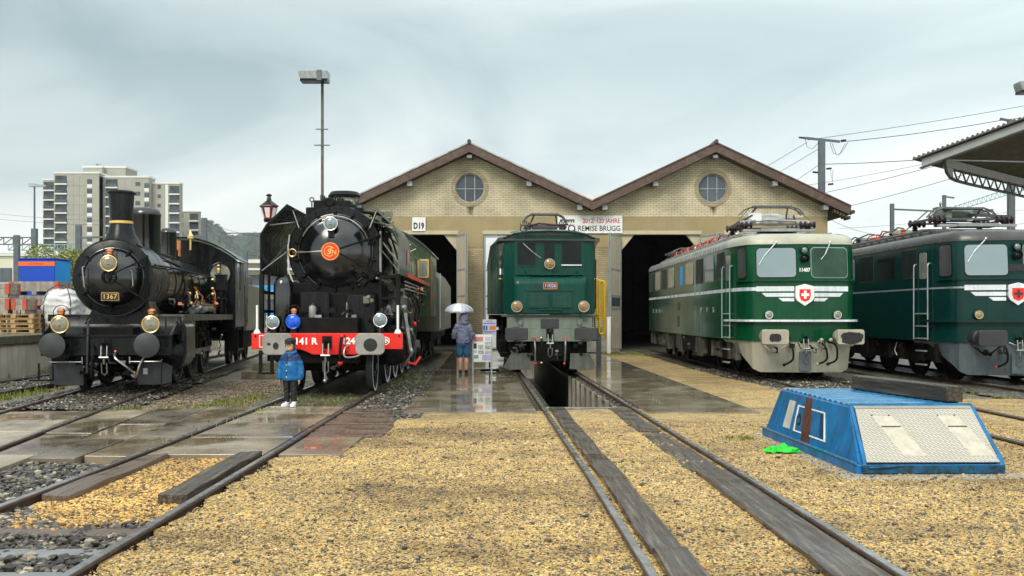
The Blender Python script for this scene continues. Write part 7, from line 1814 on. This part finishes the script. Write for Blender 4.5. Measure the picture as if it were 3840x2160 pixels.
# chequer plate ramp
cm, cnt, cbs = newmat('chequer_plate')
co = coords(cnt, 'Object', rot=(0,0,rad(45))); w1 = cnt.nodes.new('ShaderNodeTexBrick'); lnk(cnt, co, 0, w1, 'Vector')
w1.inputs['Scale'].default_value = 1; w1.inputs['Brick Width'].default_value = .075; w1.inputs['Row Height'].default_value = .03; w1.inputs['Mortar Size'].default_value = .010; w1.inputs['Mortar Smooth'].default_value = .6
cn_ = noise(cnt, coords(cnt), 3, 4); cr_ = ramp(cnt, [(.3,(.33,.31,.255)),(.7,(.46,.435,.365))]); lnk(cnt, cn_, 'Fac', cr_, 'Fac')
cm2 = mix(cnt, w1.outputs['Fac'], cr_.outputs['Color'], (.36,.34,.285)); cnt.links.new(cm2, cbs.inputs['Base Color'])
cbs.inputs['Metallic'].default_value = .35; cbs.inputs['Roughness'].default_value = .38
iv = cnt.nodes.new('ShaderNodeMath'); iv.operation = 'SUBTRACT'; iv.inputs[0].default_value = 1; lnk(cnt, w1, 'Fac', iv, 1); bump(cnt, cbs, iv.outputs[0], .7, .006)
M['chequer'] = cm
def ramp_obj(name, poly, z0, z1, mat, parent_off=0):
    """poly in ramp plane (x across, t up the slope 0..1) as a thin plate with its own origin and slope"""
    a = Vector((0,F0+.05,.115)); b = Vector((0,T0-.01,zt_+.01)); Ls = (b-a).length
    mb = MB(); mb.prism([(x,t*Ls) for x,t in poly],'z',z0,z1); o = mb.build(name, M[mat], mc, flat=True)
    o.location = a; o.rotation_euler = (math.atan2(b.z-a.z,b.y-a.y),0,0); return o
rp = ramp_obj('chequer_ramp', [(xl+.10,0),(xr-.03,0),(xr-.03,.93),(xt+.04,.93)], .0, .012, 'chequer')
ramp_obj('ramp_top_strip', [(xt+.04,.935),(xr-.03,.935),(xr-.03,.985),(xt+.03,.985)], .0, .014, 'buffergrey')
for x0 in (-.36,.34):
    ramp_obj('pale_patch', [(x0+.10,.10),(x0+.34,.10),(x0+.16,.80),(x0-.06,.80)], .0125, .0138, 'boardwhite').data.materials[0] = pm('pale_wear', (.50,.46,.36), .3, metal=.35, var=.15, scale=12, bmp=.2, bscale=40)
    o = ramp_obj('ramp_handle', [(x0+.0,.60),(x0+.20,.60),(x0+.20,.612),(x0,.612)], .0139, .02, 'gunmetal')
    ramp_obj('ramp_bolt', [(x0-.06,.80),(x0-.045,.80),(x0-.045,.815),(x0-.06,.815)], .0139, .02, 'gunmetal'); ramp_obj('ramp_bolt', [(x0+.12,.80),(x0+.135,.80),(x0+.135,.815),(x0+.12,.815)], .0139, .02, 'gunmetal')
for sx, x0, x1, xt0, xt1 in ((1,xr-.03,xr+.02,xr-.03,xr+.01),(-1,xl+.06,xl+.10,xt+.0,xt+.035)):
    mb = MB(); a = F0+.02; mb.loft([[(x0,a,.06),(x1,a,.06),(x1,a+.05,.16),(x0,a+.05,.16)],[(xt0,T0-.02,zt_-.04),(xt1,T0-.02,zt_-.04),(xt1,T0+.01,zt_+.035),(xt0,T0+.01,zt_+.035)]]); mb.build('ramp_edge', M['machineblue'], mc, bevel=.005)
mb = MB(); mb.tube([(xl+.1,F0-.01,.075),(xl+.3,F0-.015,.085),(xl+.45,F0-.01,.10)],.012,6); mb.box(xl+.04,xr+.0,F0+.0,F0+.029,.02,.095); mb.build('front_sill', M['machineworn'], mc)
# marks on the left flank: frame, white plate, rust streak
A0 = Vector((xl+.03,F0+.08,.1)); A1 = Vector((xl-.04,F1,.1)); B0 = Vector((xt,T0,zt_)); B1 = Vector((xt-.03,T1,zt_))
def fl(u, v, off=.004):
    off = off*2.6
    p = (A0.lerp(A1,u)).lerp(B0.lerp(B1,u), v); n = (A1-A0).cross(B0-A0).normalized()
    if n.x > 0: n = -n
    return p+n*off
def flank(name, poly, off, mat):
    mb = MB(); n = len(poly); mb.add([fl(u,v,off) for u,v in poly]+[fl(u,v,-.004) for u,v in poly],[tuple(range(n)),tuple(range(2*n-1,n-1,-1))]+[(i,(i+1)%n,n+(i+1)%n,n+i) for i in range(n)])
    return mb.build(name, M[mat], mc, flat=True)
def rect(u0,u1,v0,v1): return [(u0,v0),(u1,v0),(u1,v1),(u0,v1)]
flank('white_plate', rect(.71,.79,.18,.82), .005, 'posterplate')
def frame_rect(u0,u1,v0,v1,w=.012,h=.03,mat='white',nm='painted_frame'):
    for r_ in (rect(u0,u1,v0,v0+h),rect(u0,u1,v1-h,v1),rect(u0,u0+w,v0+h,v1-h),rect(u1-w,u1,v0+h,v1-h)): flank(nm, r_, .004, mat)
frame_rect(.30,.66,.17,.76)
flank('rust_streak', [(.47,.0),(.55,.02),(.565,.5),(.55,.98),(.48,.98),(.46,.5)], .006, 'rust')
flank('faded_panel', rect(.315,.355,.22,.70), .005, 'gunmetal').data.materials[0] = pm('dark_blue_panel', (.006,.04,.10), .4, var=.4, scale=9)
flank('maker_mark', [(.615+.028*math.cos(a),.45+.13*math.sin(a)) for a in np.linspace(0,2*PI,20)[:-1]], .005, 'letterblack')
flank('maker_mark', [(.612+.013*math.cos(a),.43+.065*math.sin(a)) for a in np.linspace(0,2*PI,14)[:-1]], .0065, 'machineblue')
mb = MB(); mb.prism([(-.98,-1.95),(2.6,-1.95),(2.6,-1.6),(.85,-1.6),(.85,1.8),(-.98,1.8)],'z',-.1,.006); o = mb.build('foundation', M['concreteblock'], mc)
wb = MB(); wb.box(-.10,.10,-1.0,1.0,0,.175)
o = wb.build('timber_beam', M['timberbeam'], bevel=.012); o.location = (4.66,11.95,.60); o.rotation_euler = (0,0,rad(11)); tag(o,'thick weathered square beam lying on the blue machine lid','beam')
cb = MB(); cb.box(-.12,.12,-.08,.08,0,.14); o = cb.build('concrete_block', M['concreteblock'], bevel=.01); o.location = (3.85,13.75,-.04); tag(o,'small pale concrete block behind the blue machine','block')
o.scale = (1,1,4.2)
# lime green crumpled plastic
gg = thing('plastic_sheet', 'crumpled lime green plastic on the gravel beside the blue machine', 'plastic sheet', (3.13,11.62,-.045))
mb = MB(); n = 15; rq = random.Random(2); V = []
for j in range(n):
    for i in range(n):
        x = -.19+.38*i/(n-1); y = -.10+.2*j/(n-1); e = max(0,1-(x/.19)**2)*max(0,1-(y/.10)**2)
        V.append((x*(1+.15*math.sin(j*1.3)), y*(1+.2*math.sin(i*.9)), .012+e**.5*(.055+.045*math.sin(x*30+1)*math.cos(y*38))+rq.uniform(0,.014)))
mb.add(V,[(j*n+i,j*n+i+1,(j+1)*n+i+1,(j+1)*n+i) for j in range(n-1) for i in range(n-1)]); mb.build('crumpled_sheet', M['limegreen'], gg, ang=25)
mb = MB(); mb.ell((-.09,-.04,.05),(.07,.035,.03),12,8,(0,.3,.5)); mb.ell((.10,-.05,.04),(.08,.035,.025),12,8,(0,-.2,-.3)); mb.build('folded_lobe', M['limegreen'], gg)
# yellow hoops and posts
yl = thing('yellow_barrier', 'yellow rounded tube barrier on a steel post beside the teal locomotive', 'barrier', (2.62,30.0,0))
mb = MB()
def stad(mb, x, y, z0, z1, w, r):
    pts = [(x+w/2*math.cos(a),y,z1-w/2+w/2*math.sin(a)) for a in np.linspace(0,PI,9)]+[(x+w/2*math.cos(a),y,z0+w/2+w/2*math.sin(a)) for a in np.linspace(PI,2*PI,9)]
    mb.tube(pts,r,8,closed=True)
stad(mb,-.02,0,1.42,2.58,.17,.030); stad(mb,.06,-.08,.97,2.56,.15,.032); mb.tube([(-.25,0,1.48),(-.05,0,1.48),(-.02,0,1.44)],.022,7); mb.build('yellow_tube', M['yellow'], yl)
mb = MB(); mb.box(-.09,.05,-.06,.06,-.15,1.15); mb.build('post', M['darksteel'], yl)
mp = thing('marker_post', 'white painted marker post in front of the shed pier', 'post', (4.02,41.6,0)); mb = MB(); mb.box(-.075,.075,-.05,.05,-.15,1.42); mb.build('post', M['white'], mp, bevel=.01)
mb = MB(); mb.box(-.09,.09,-.06,.06,1.42,1.46); mb.build('cap', M['boardwhite'], mp)
# information boards
ib = thing('notice_stand', 'white framed stand with rows of small photographs beside the person with umbrella', 'notice board', (-.80,26.9,0), rad(3))
def board(mb): mb.box(-.27,.27,-.02,.02,.28,1.02)
mb = MB(); board(mb); fr_ = mb.build('frame', M['boardwhite'], ib, bevel=.008)
mb = MB(); mb.box(-.245,.245,-.026,-.0205,.31,.99); ps = mb.build('poster_sheet', M['boardwhite'], fr_)
for x0,x1,z0,z1,m_ in ((-.23,.02,.84,.96,'posterred'),(.08,.22,.86,.95,'posterpale'),(.08,.23,.75,.82,'postergrey'),(-.24,-.15,.64,.78,'gunmetal'),(-.11,.03,.62,.74,'postergrey'),(.07,.23,.62,.73,'postergrey'),(-.24,-.15,.53,.60,'postergrey'),(-.11,.04,.50,.59,'postergrey'),(.07,.23,.50,.59,'postergrey'),(-.22,-.10,.38,.47,'tealgrey'),(.0,.23,.33,.48,'posterlilac')):
    mb = MB(); mb.box(x0,x1,-.031,-.0265,z0,z1); mb.build('photograph', M[m_], fr_)
mb = MB()
for x in (-.25,.25): mb.bar((x,.0,1.0),(x,-.06,-.02),.035); mb.bar((x,.0,1.0),(x,.42,-.02),.03)
mb.bar((-.25,-.05,.12),(.25,-.05,.12),.02); mb.build('leg', M['galv'], ib)
sg2 = thing('sign_stand', 'lilac information sign on a round black foot behind the photograph stand', 'sign', (-.62,27.6,0))
mb = MB(); mb.box(-.19,.19,-.012,.012,1.0,1.42); p_ = mb.build('panel', M['posterpale'], sg2, bevel=.005)
mb = MB(); mb.box(-.17,-.06,-.018,-.0125,1.14,1.25); mb.build('blue_square', M['posterblue'], p_)
text('info_letter', 'i', .12, M['boardwhite'], p_, (-.115,-.022,1.195), bold=.004)
mb = MB(); mb.prism(rr(.0,.17,1.14,1.25,.03),'y',-.018,-.0125); mb.build('orange_patch', M['posterorange'], p_)
mb = MB()
for z,w,h in ((1.375,.09,.018),(1.315,.16,.026),(1.09,.17,.020),(1.05,.10,.018)):
    n_ = int(w/.018)
    for i in range(n_): mb.box(-w+i*2*w/n_,-w+(i+.72)*2*w/n_,-.0165,-.0125,z-h/2,z+h/2)
mb.build('text_line', M['posterblue'], p_)
mb = MB(); mb.cyl((0,.03,.02),(0,.03,1.2),.02,n=8); mb.build('pole', M['blacksteel'], sg2)
mb = MB(); mb.torus((0,.03,.02),(0,0,1),.24,.022,28,6); mb.bar((-.24,.03,.02),(.24,.03,.02),.03); mb.bar((0,-.21,.02),(0,.27,.02),.03); mb.build('round_foot', M['blacksteel'], sg2)

# ------------------------------------------------------------------ people
def limb(mb, pts, rs, n=12):
    mb.tube(pts, rs, n)
    for p, r in zip(pts, rs): mb.ell(p, r*.99, 10, 8)
def hand(mb, wrist, d, side, k=1.):
    """relaxed hand hanging along d; palm, four unequal bent fingers, thumb from the side"""
    w = Vector(wrist); d = Vector(d).normalized(); f = Vector((0,-1,0)); s = Vector((side,0,0))
    palm = w+d*.045*k; mb.ell(palm,(.020*k,.032*k,.048*k),10,8)
    for i,(off,L) in enumerate(((-.024,.058),(-.008,.066),(.009,.062),(.024,.050))):
        b = w+d*.080*k+f*(-off)*k; m_ = b+d*L*.5*k-s*.004*k; e = b+d*L*.92*k-s*.020*k
        mb.tube([b-d*.02*k,b,m_,e],[.0085*k,.0085*k,.008*k,.006*k],8); mb.ell(e,.0062*k,6,5)
    t0 = w+d*.028*k+f*.026*k; t1 = t0+d*.035*k+f*.018*k; t2 = t1+d*.03*k+f*.002*k-s*.006*k
    mb.tube([t0,t1,t2],[.011*k,.009*k,.007*k],8); mb.ell(t2,.0072*k,6,5)
# child in a blue raincoat (faces the camera, -y)
kid = thing('person', 'child in blue raincoat and black cap standing with arms down before the red beam', 'person', (-3.80,17.17,-.02), rad(-12))
mb = MB()
HZ = 1.045
mb.ell((0,0,HZ),(.074,.086,.100),18,14); mb.ell((0,-.03,HZ-.045),(.052,.055,.055),14,10); mb.ell((0,-.088,HZ-.018),(.012,.016,.014),8,6)
for s in (-1,1): mb.ell((s*.074,.004,HZ-.015),(.012,.02,.026),8,6); mb.ell((s*.036,-.058,HZ-.04),(.022,.018,.02),8,6)
mb.ell((0,-.076,HZ-.063),(.022,.012,.007),8,6)
limb(mb,[(0,.008,.88),(0,.004,.98)],[.040,.038])
limb(mb,[(0,0,.58),(0,0,.70),(0,0,.85)],[.105,.10,.085])
for s in (-1,1):
    limb(mb,[(s*.10,.0,.855),(s*.165,.01,.66),(s*.175,-.02,.50)],[.042,.034,.024]); hand(mb,(s*.176,-.022,.49),(s*.05,-.05,-1),s,.78)
    limb(mb,[(s*.055,0,.56),(s*.058,-.004,.31),(s*.062,.01,.07)],[.062,.048,.034])
kb = mb.build('body', M['skin'], kid, remesh=.007, smooth_it=2)
for s in (-1,1):
    mb = MB(); mb.ell((s*.029,-.076,HZ+.008),(.011,.006,.006),8,6); mb.build('eye', M['letterblack'], kb)
    mb = MB(); mb.tube([(s*.014,-.083,HZ+.026),(s*.03,-.082,HZ+.03),(s*.045,-.074,HZ+.026)],.004,5); mb.build('eyebrow', M['hairdark'], kb)
mb = MB(); mb.tube([(-.02,-.085,HZ-.064),(0,-.089,HZ-.067),(.02,-.085,HZ-.064)],.004,5); mb.build('mouth', M['posterred'], kb)
mb = MB(); mb.ell((0,.016,HZ+.03),(.082,.088,.088),18,12); mb.ell((0,.03,HZ-.02),(.083,.072,.078),14,10); mb.ell((-.07,-.01,HZ+.0),(.016,.03,.045),8,6); mb.ell((.07,-.01,HZ+.0),(.016,.03,.045),8,6); mb.build('hair', M['hairdark'], kid, remesh=.009)
mb = MB(); mb.ell((0,.002,HZ+.078),(.098,.108,.048),22,12); mb.lathe([(.084,HZ+.035),(.088,HZ+.06),(.092,HZ+.08)],(0,.0,0),(0,0,1),24); mb.ell((.01,-.0,HZ+.10),(.088,.094,.038),18,10); mb.ell((0,-.088,HZ+.043),(.070,.050,.012),18,8,(rad(16),0,0)); mb.build('cap', M['capblack'], kid, remesh=.008, smooth_it=2)
mb = MB(); mb.ell((0,-.098,HZ+.058),(.018,.010,.008),10,8); mb.build('cap_button', M['gunmetal'], kid)
def oval(z, rx, ry, y=0, n=26, wob=0, seed=0): return [(rx*math.cos(2*PI*i/n)*(1+wob*math.sin(5*2*PI*i/n+seed)), y+ry*math.sin(2*PI*i/n)*(1+wob*math.sin(4*2*PI*i/n+seed*2)), z) for i in range(n)]
mb = MB(); mb.loft([oval(.455,.150,.118,0,26,.02,1),oval(.47,.158,.124,0,26,.02,1),oval(.58,.152,.122,0,26,.025,2),oval(.70,.142,.115,0,26,.02,3),oval(.80,.138,.104,0,26,.01,4),oval(.86,.120,.09),oval(.905,.075,.068),oval(.925,.052,.055)])
for s in (-1,1):
    limb(mb,[(s*.105,.0,.852),(s*.165,.012,.73),(s*.185,.012,.64),(s*.190,-.010,.53),(s*.186,-.018,.50)],[.056,.056,.054,.050,.044],14)
jk = mb.build('raincoat', M['jacketblue'], kid, remesh=.008, smooth_it=3)
crumple(jk, .014, 5.5, 3, (1.3,1,1.1))
jk.data.materials.append(M['jacketnavy'])
for f in jk.data.polygons:
    if f.center.z > .79-.06*max(0,abs(f.center.x)-.10): f.material_index = 1
mb = MB(); mb.torus((0,.025,.935),(0,-.35,1),.072,.030,24,8); mb.ell((0,.085,.91),(.085,.05,.07),14,10); hk = mb.build('hood', M['jacketblue'], jk, remesh=.008, smooth_it=2); crumple(hk,.01,14.,5)
for s in (-1,1): mb = MB(); mb.torus((s*.186,-.018,.498),(0,0,1),.036,.010,16,6); mb.build('cuff', M['jacketnavy'], jk)
for z in (.515,.62,.72): mb = MB(); mb.ell((-.012,-.128 if z < .7 else -.122,z),(.010,.006,.010),8,6); mb.build('snap_button', M['boardwhite'], jk)
mb = MB(); mb.box(-.016,-.006,-.126,-.115,.47,.88); mb.build('front_placket', M['jacketnavy'], jk)
mb = MB(); mb.obox((.222,-.035,.585),(.03,.03,.006)); mb.build('reflective_strip', M['boardwhite'], jk)
mb = MB()
for s in (-1,1): limb(mb,[(s*.052,0,.56),(s*.060,-.002,.44),(s*.061,-.006,.30),(s*.063,.008,.10)],[.070,.064,.050,.043],14)
mb.ell((0,0,.55),(.115,.085,.07),14,8); tr_ = mb.build('trousers', M['trousers'], kid, remesh=.008, smooth_it=2); crumple(tr_,.012,13.,7,(1,1,1.5))
for s in (-1,1):
    mb = MB(); q = -.10 if s < 0 else -.03
    d = Vector((s*.3 if s < 0 else .12,-1,0)).normalized(); p = Vector((s*.063,.0,0))
    mb.ell(p+Vector((0,.01,.075)),(.042,.046,.05),12,8); mb.ell(p+d*.045+Vector((0,0,.035)),(.044,.085,.036),14,8,(0,0,math.atan2(-d.x,-d.y)*-1)); mb.ell(p+d*.09+Vector((0,0,.028)),(.040,.045,.028),12,8)
    sh = mb.build('shoe', M['sneaker'], kid, remesh=.008, smooth_it=1)
    mb = MB(); mb.ell(p+d*.045+Vector((0,0,.012)),(.049,.098,.014),16,6,(0,0,math.atan2(-d.x,-d.y)*-1)); mb.build('sole', M['boardwhite'], sh)
# person with umbrella, seen from behind
pe = thing('person', 'person seen from behind in grey hoodie and denim shorts holding a pale umbrella', 'person', (-1.30,26.7,-.02), rad(6))
mb = MB(); HZ = 1.50
mb.ell((0,-.01,HZ),(.085,.10,.118),16,12); mb.ell((0,.085,HZ-.01),(.014,.02,.02),8,6)
for s in (-1,1): mb.ell((s*.085,.0,HZ-.01),(.013,.022,.03),8,6)
limb(mb,[(0,.0,1.28),(0,0,1.40)],[.055,.052])
limb(mb,[(0,0,.82),(0,0,1.05),(0,0,1.22)],[.13,.12,.11])
limb(mb,[(-.16,0,1.25),(-.23,.03,1.05),(-.16,.16,1.02)],[.05,.042,.032]); limb(mb,[(.16,0,1.25),(.235,.0,1.02),(.21,.10,.88)],[.05,.042,.032])
hand(mb,(.21,.11,.87),(0,.1,-1),1,1.)
mb.ell((-.14,.20,1.05),(.035,.03,.045),10,8)
for i in range(4): mb.tube([(-.14-.03,.20,1.03+i*.018),(-.12,.235,1.03+i*.018),(-.095,.215,1.03+i*.018)],[.010,.010,.008],6)
mb.tube([(-.165,.19,1.08),(-.14,.225,1.10),(-.115,.22,1.105)],[.012,.011,.009],6)
for s in (-1,1):
    limb(mb,[(s*.085,0,.80),(s*.085,.01,.46),(s*.080,-.012,.32),(s*.078,.0,.07)],[.09,.058,.062,.038])
pb = mb.build('body', M['skinlegs'], pe, remesh=.010, smooth_it=2)
mb = MB(); mb.ell((0,.01,HZ+.02),(.095,.105,.11),14,10); mb.build('hair', M['hairdark'], pe)
mb = MB(); mb.loft([oval(.80,.165,.125),oval(.86,.178,.135,0,26,.02,1),oval(1.0,.170,.13,0,26,.025,2),oval(1.15,.172,.13,0,26,.02,3),oval(1.26,.175,.115),oval(1.33,.115,.09),oval(1.37,.07,.07)])
limb(mb,[(-.165,0,1.25),(-.24,.03,1.06),(-.24,.06,.98),(-.18,.14,1.0)],[.07,.066,.062,.052],14); limb(mb,[(.165,0,1.25),(.24,.0,1.04),(.235,.03,.98),(.215,.09,.90)],[.07,.066,.06,.050],14)
hd = mb.build('hoodie', M['hoodie'], pe, remesh=.010, smooth_it=3); crumple(hd,.022,7.,1,(1,1,1.5))
mb = MB(); mb.ell((.02,-.03,HZ-.02),(.115,.115,.145),16,12); mb.ell((.01,-.03,HZ-.14),(.13,.11,.09),14,10); ho_ = mb.build('hood', M['hoodie'], hd, remesh=.010, smooth_it=3); crumple(ho_,.016,9.,4)
mb = MB(); mb.torus((0,0,.805),(0,0,1),.155,.022,26,8); 
for v in mb.v: pass
o = mb.build('hem', M['jacketnavy'], hd); o.scale = (1,.8,1)
mb = MB(); mb.ell((0,0,.78),(.168,.125,.09),18,10)
for s in (-1,1): limb(mb,[(s*.085,0,.76),(s*.092,.0,.62),(s*.095,.005,.50)],[.098,.094,.085],16)
so_ = mb.build('shorts', M['denim'], pe, remesh=.010, smooth_it=2); crumple(so_,.016,9.,2)
for s in (-1,1):
    mb = MB(); mb.ell((s*.08,.03,.04),(.046,.12,.042),14,8); mb.ell((s*.078,-.02,.065),(.045,.055,.05),12,8); mb.build('shoe', M['shoedark'], pe, remesh=.010)
um = thing('umbrella', 'silver and grey umbrella held open over the person at the centre', 'umbrella', (-1.42,26.9,0), .3)
mb1 = MB(); mb2 = MB(); n = 8; ap_ = 1.86; rim = 1.575; rr0 = .43
for k in range(n):
    a0, a1 = 2*PI*k/n, 2*PI*(k+1)/n
    rows = []
    for j in range(7):
        t = j/6; r_ = rr0*math.sin(t*PI/2*.92)/math.sin(PI/2*.92); z = rim+(ap_-rim)*math.cos(t*PI/2*.95)
        row = []
        for i in range(5):
            f = i/4; a = a0+(a1-a0)*f; sag = 1-.055*math.sin(PI*f)*t
            row.append((r_*sag*math.cos(a), r_*sag*math.sin(a), z+.018*math.sin(PI*f)*t*t))
        rows.append(row)
    m_ = mb1 if k % 2 else mb2
    m_.loft(rows, cap=False, closed=False)
c1 = mb1.build('canopy_panel', M['umbrella'], um, ang=60); c2 = mb2.build('canopy_panel', M['umbrellagrey'], um, ang=60)
for o in (c1,c2):
    md = o.modifiers.new('s','SOLIDIFY'); md.thickness = .003
mb = MB(); mb.cyl((0,0,1.02),(.0,0,1.86),.009,n=8); mb.cyl((0,0,1.86),(0,0,1.91),.006,n=6); mb.build('shaft', M['steel'], um)
mb = MB(); mb.cyl((0,0,.96),(0,0,1.08),.016,n=10); mb.build('handle', M['rubber'], um)
mb = MB()
for k in range(n):
    a = 2*PI*k/n; mb.tube([(.01*math.cos(a),.01*math.sin(a),1.845),(.25*math.cos(a),.25*math.sin(a),1.775),(rr0*.99*math.cos(a),rr0*.99*math.sin(a),rim)],.003,4); mb.tube([(.0,.0,1.65),(.22*math.cos(a),.22*math.sin(a),1.78)],.003,4)
mb.build('ribs', M['steel'], um)
# ------------------------------------------------------------------ camera, sky, light
cam = bpy.data.cameras.new('camera'); co_ = bpy.data.objects.new('camera', cam); COL.objects.link(co_)
co_.location = (0,0,1.56); co_.rotation_euler = (PI/2,0,0)
cam.sensor_width = 36; cam.lens = 36*2520/2576; cam.shift_y = (791-724.5)/2576
cam.clip_start = .1; cam.clip_end = 6000
scene.camera = co_
w = bpy.data.worlds.new('World'); scene.world = w; w.use_nodes = True
nt = w.node_tree; bg = nt.nodes['Background']
SUN_EL, SUN_AZ = rad(40), rad(202)     # azimuth clockwise from +Y
sky = nt.nodes.new('ShaderNodeTexSky'); sky.sky_type = 'NISHITA'; sky.sun_disc = False
sky.sun_elevation = SUN_EL; sky.sun_rotation = SUN_AZ; sky.air_density = 1.; sky.dust_density = 4.; sky.ozone_density = 1.
STR = .1
tc = nt.nodes.new('ShaderNodeTexCoord'); sep = nt.nodes.new('ShaderNodeSeparateXYZ'); lnk(nt, tc, 'Generated', sep, 0)
# overcast luminance: pale at the horizon, grey-teal cloud base, bright zenith
g = ramp(nt, [(.0,(.84,.86,.82)),(.06,(.84,.87,.85)),(.14,(.70,.765,.765)),(.24,(.50,.595,.615)),(.40,(.58,.66,.68)),(.60,(.95,1.0,1.0)),(1.,(1.3,1.35,1.35))]); lnk(nt, sep, 'Z', g, 'Fac')
mpw = nt.nodes.new('ShaderNodeMapping'); mpw.inputs['Scale'].default_value = (-1.6,1.6,4.2); mpw.inputs['Location'].default_value = (.35,.2,.1); lnk(nt, tc, 'Generated', mpw, 'Vector')
n1 = nt.nodes.new('ShaderNodeTexNoise'); n1.inputs['Scale'].default_value = 1.25; n1.inputs['Detail'].default_value = 6; n1.inputs['Roughness'].default_value = .5; n1.inputs['Distortion'].default_value = .9; lnk(nt, mpw, 0, n1, 'Vector')
c1 = ramp(nt, [(.36,(.68,.755,.775)),(.47,(.91,.935,.945)),(.55,(1.02,1.02,1.01)),(.66,(1.20,1.17,1.14))]); lnk(nt, n1, 'Fac', c1, 'Fac')
cl = mix(nt, 1., g.outputs['Color'], c1.outputs['Color'], 'MULTIPLY')
# right of the view the cloud is thinner and brighter
gx = nt.nodes.new('ShaderNodeMapRange'); gx.inputs['From Min'].default_value = -.5; gx.inputs['From Max'].default_value = .55; gx.inputs['To Min'].default_value = .93; gx.inputs['To Max'].default_value = 1.18; lnk(nt, sep, 'X', gx, 'Value')
vm = nt.nodes.new('ShaderNodeVectorMath'); vm.operation = 'SCALE'; nt.links.new(cl, vm.inputs[0]); lnk(nt, gx, 0, vm, 'Scale')
gy = nt.nodes.new('ShaderNodeMapRange'); gy.inputs['From Min'].default_value = -.8; gy.inputs['From Max'].default_value = .3; gy.inputs['To Min'].default_value = 1.45; gy.inputs['To Max'].default_value = 1.; lnk(nt, sep, 'Y', gy, 'Value')
vg = nt.nodes.new('ShaderNodeVectorMath'); vg.operation = 'SCALE'; lnk(nt, vm, 0, vg, 0); lnk(nt, gy, 0, vg, 'Scale')   # brighter cloud round the hidden sun
up = nt.nodes.new('ShaderNodeVectorMath'); up.operation = 'SCALE'; up.inputs['Scale'].default_value = .80/STR; lnk(nt, vg, 0, up, 0)
mx = mix(nt, .93, sky.outputs['Color'], up.outputs[0])
nt.links.new(mx, bg.inputs['Color']); bg.inputs['Strength'].default_value = STR
sl = bpy.data.lights.new('sun', 'SUN'); so = bpy.data.objects.new('sun', sl); COL.objects.link(so)
sl.energy = 1.5; sl.angle = rad(24); sl.color = (1.,.95,.86)
d = Vector((math.sin(SUN_AZ)*math.cos(SUN_EL), math.cos(SUN_AZ)*math.cos(SUN_EL), math.sin(SUN_EL)))
so.rotation_euler = (-d).to_track_quat('-Z','Y').to_euler(); so.location = d*60
vs = scene.view_settings; vs.view_transform = 'Standard'; vs.look = 'None'; vs.exposure = 0.65; vs.gamma = 1
scene.cycles.max_bounces = 6; scene.cycles.use_denoising = True

# rainy air: far things fade
hm = bpy.data.materials.new('rainy_air'); hm.use_nodes = True; hn = hm.node_tree
hn.nodes.remove(hn.nodes['Principled BSDF']); pv = hn.nodes.new('ShaderNodeVolumePrincipled')
pv.inputs['Color'].default_value = (.92,.97,.97,1); pv.inputs['Density'].default_value = .00008; pv.inputs['Anisotropy'].default_value = .0
hn.links.new(pv.outputs[0], hn.nodes['Material Output'].inputs['Volume'])
mb = MB(); mb.box(-2300,2300,-60,3300,-3,310); hz = mb.build('haze', hm, flat=True); tag(hz, kind='stuff')
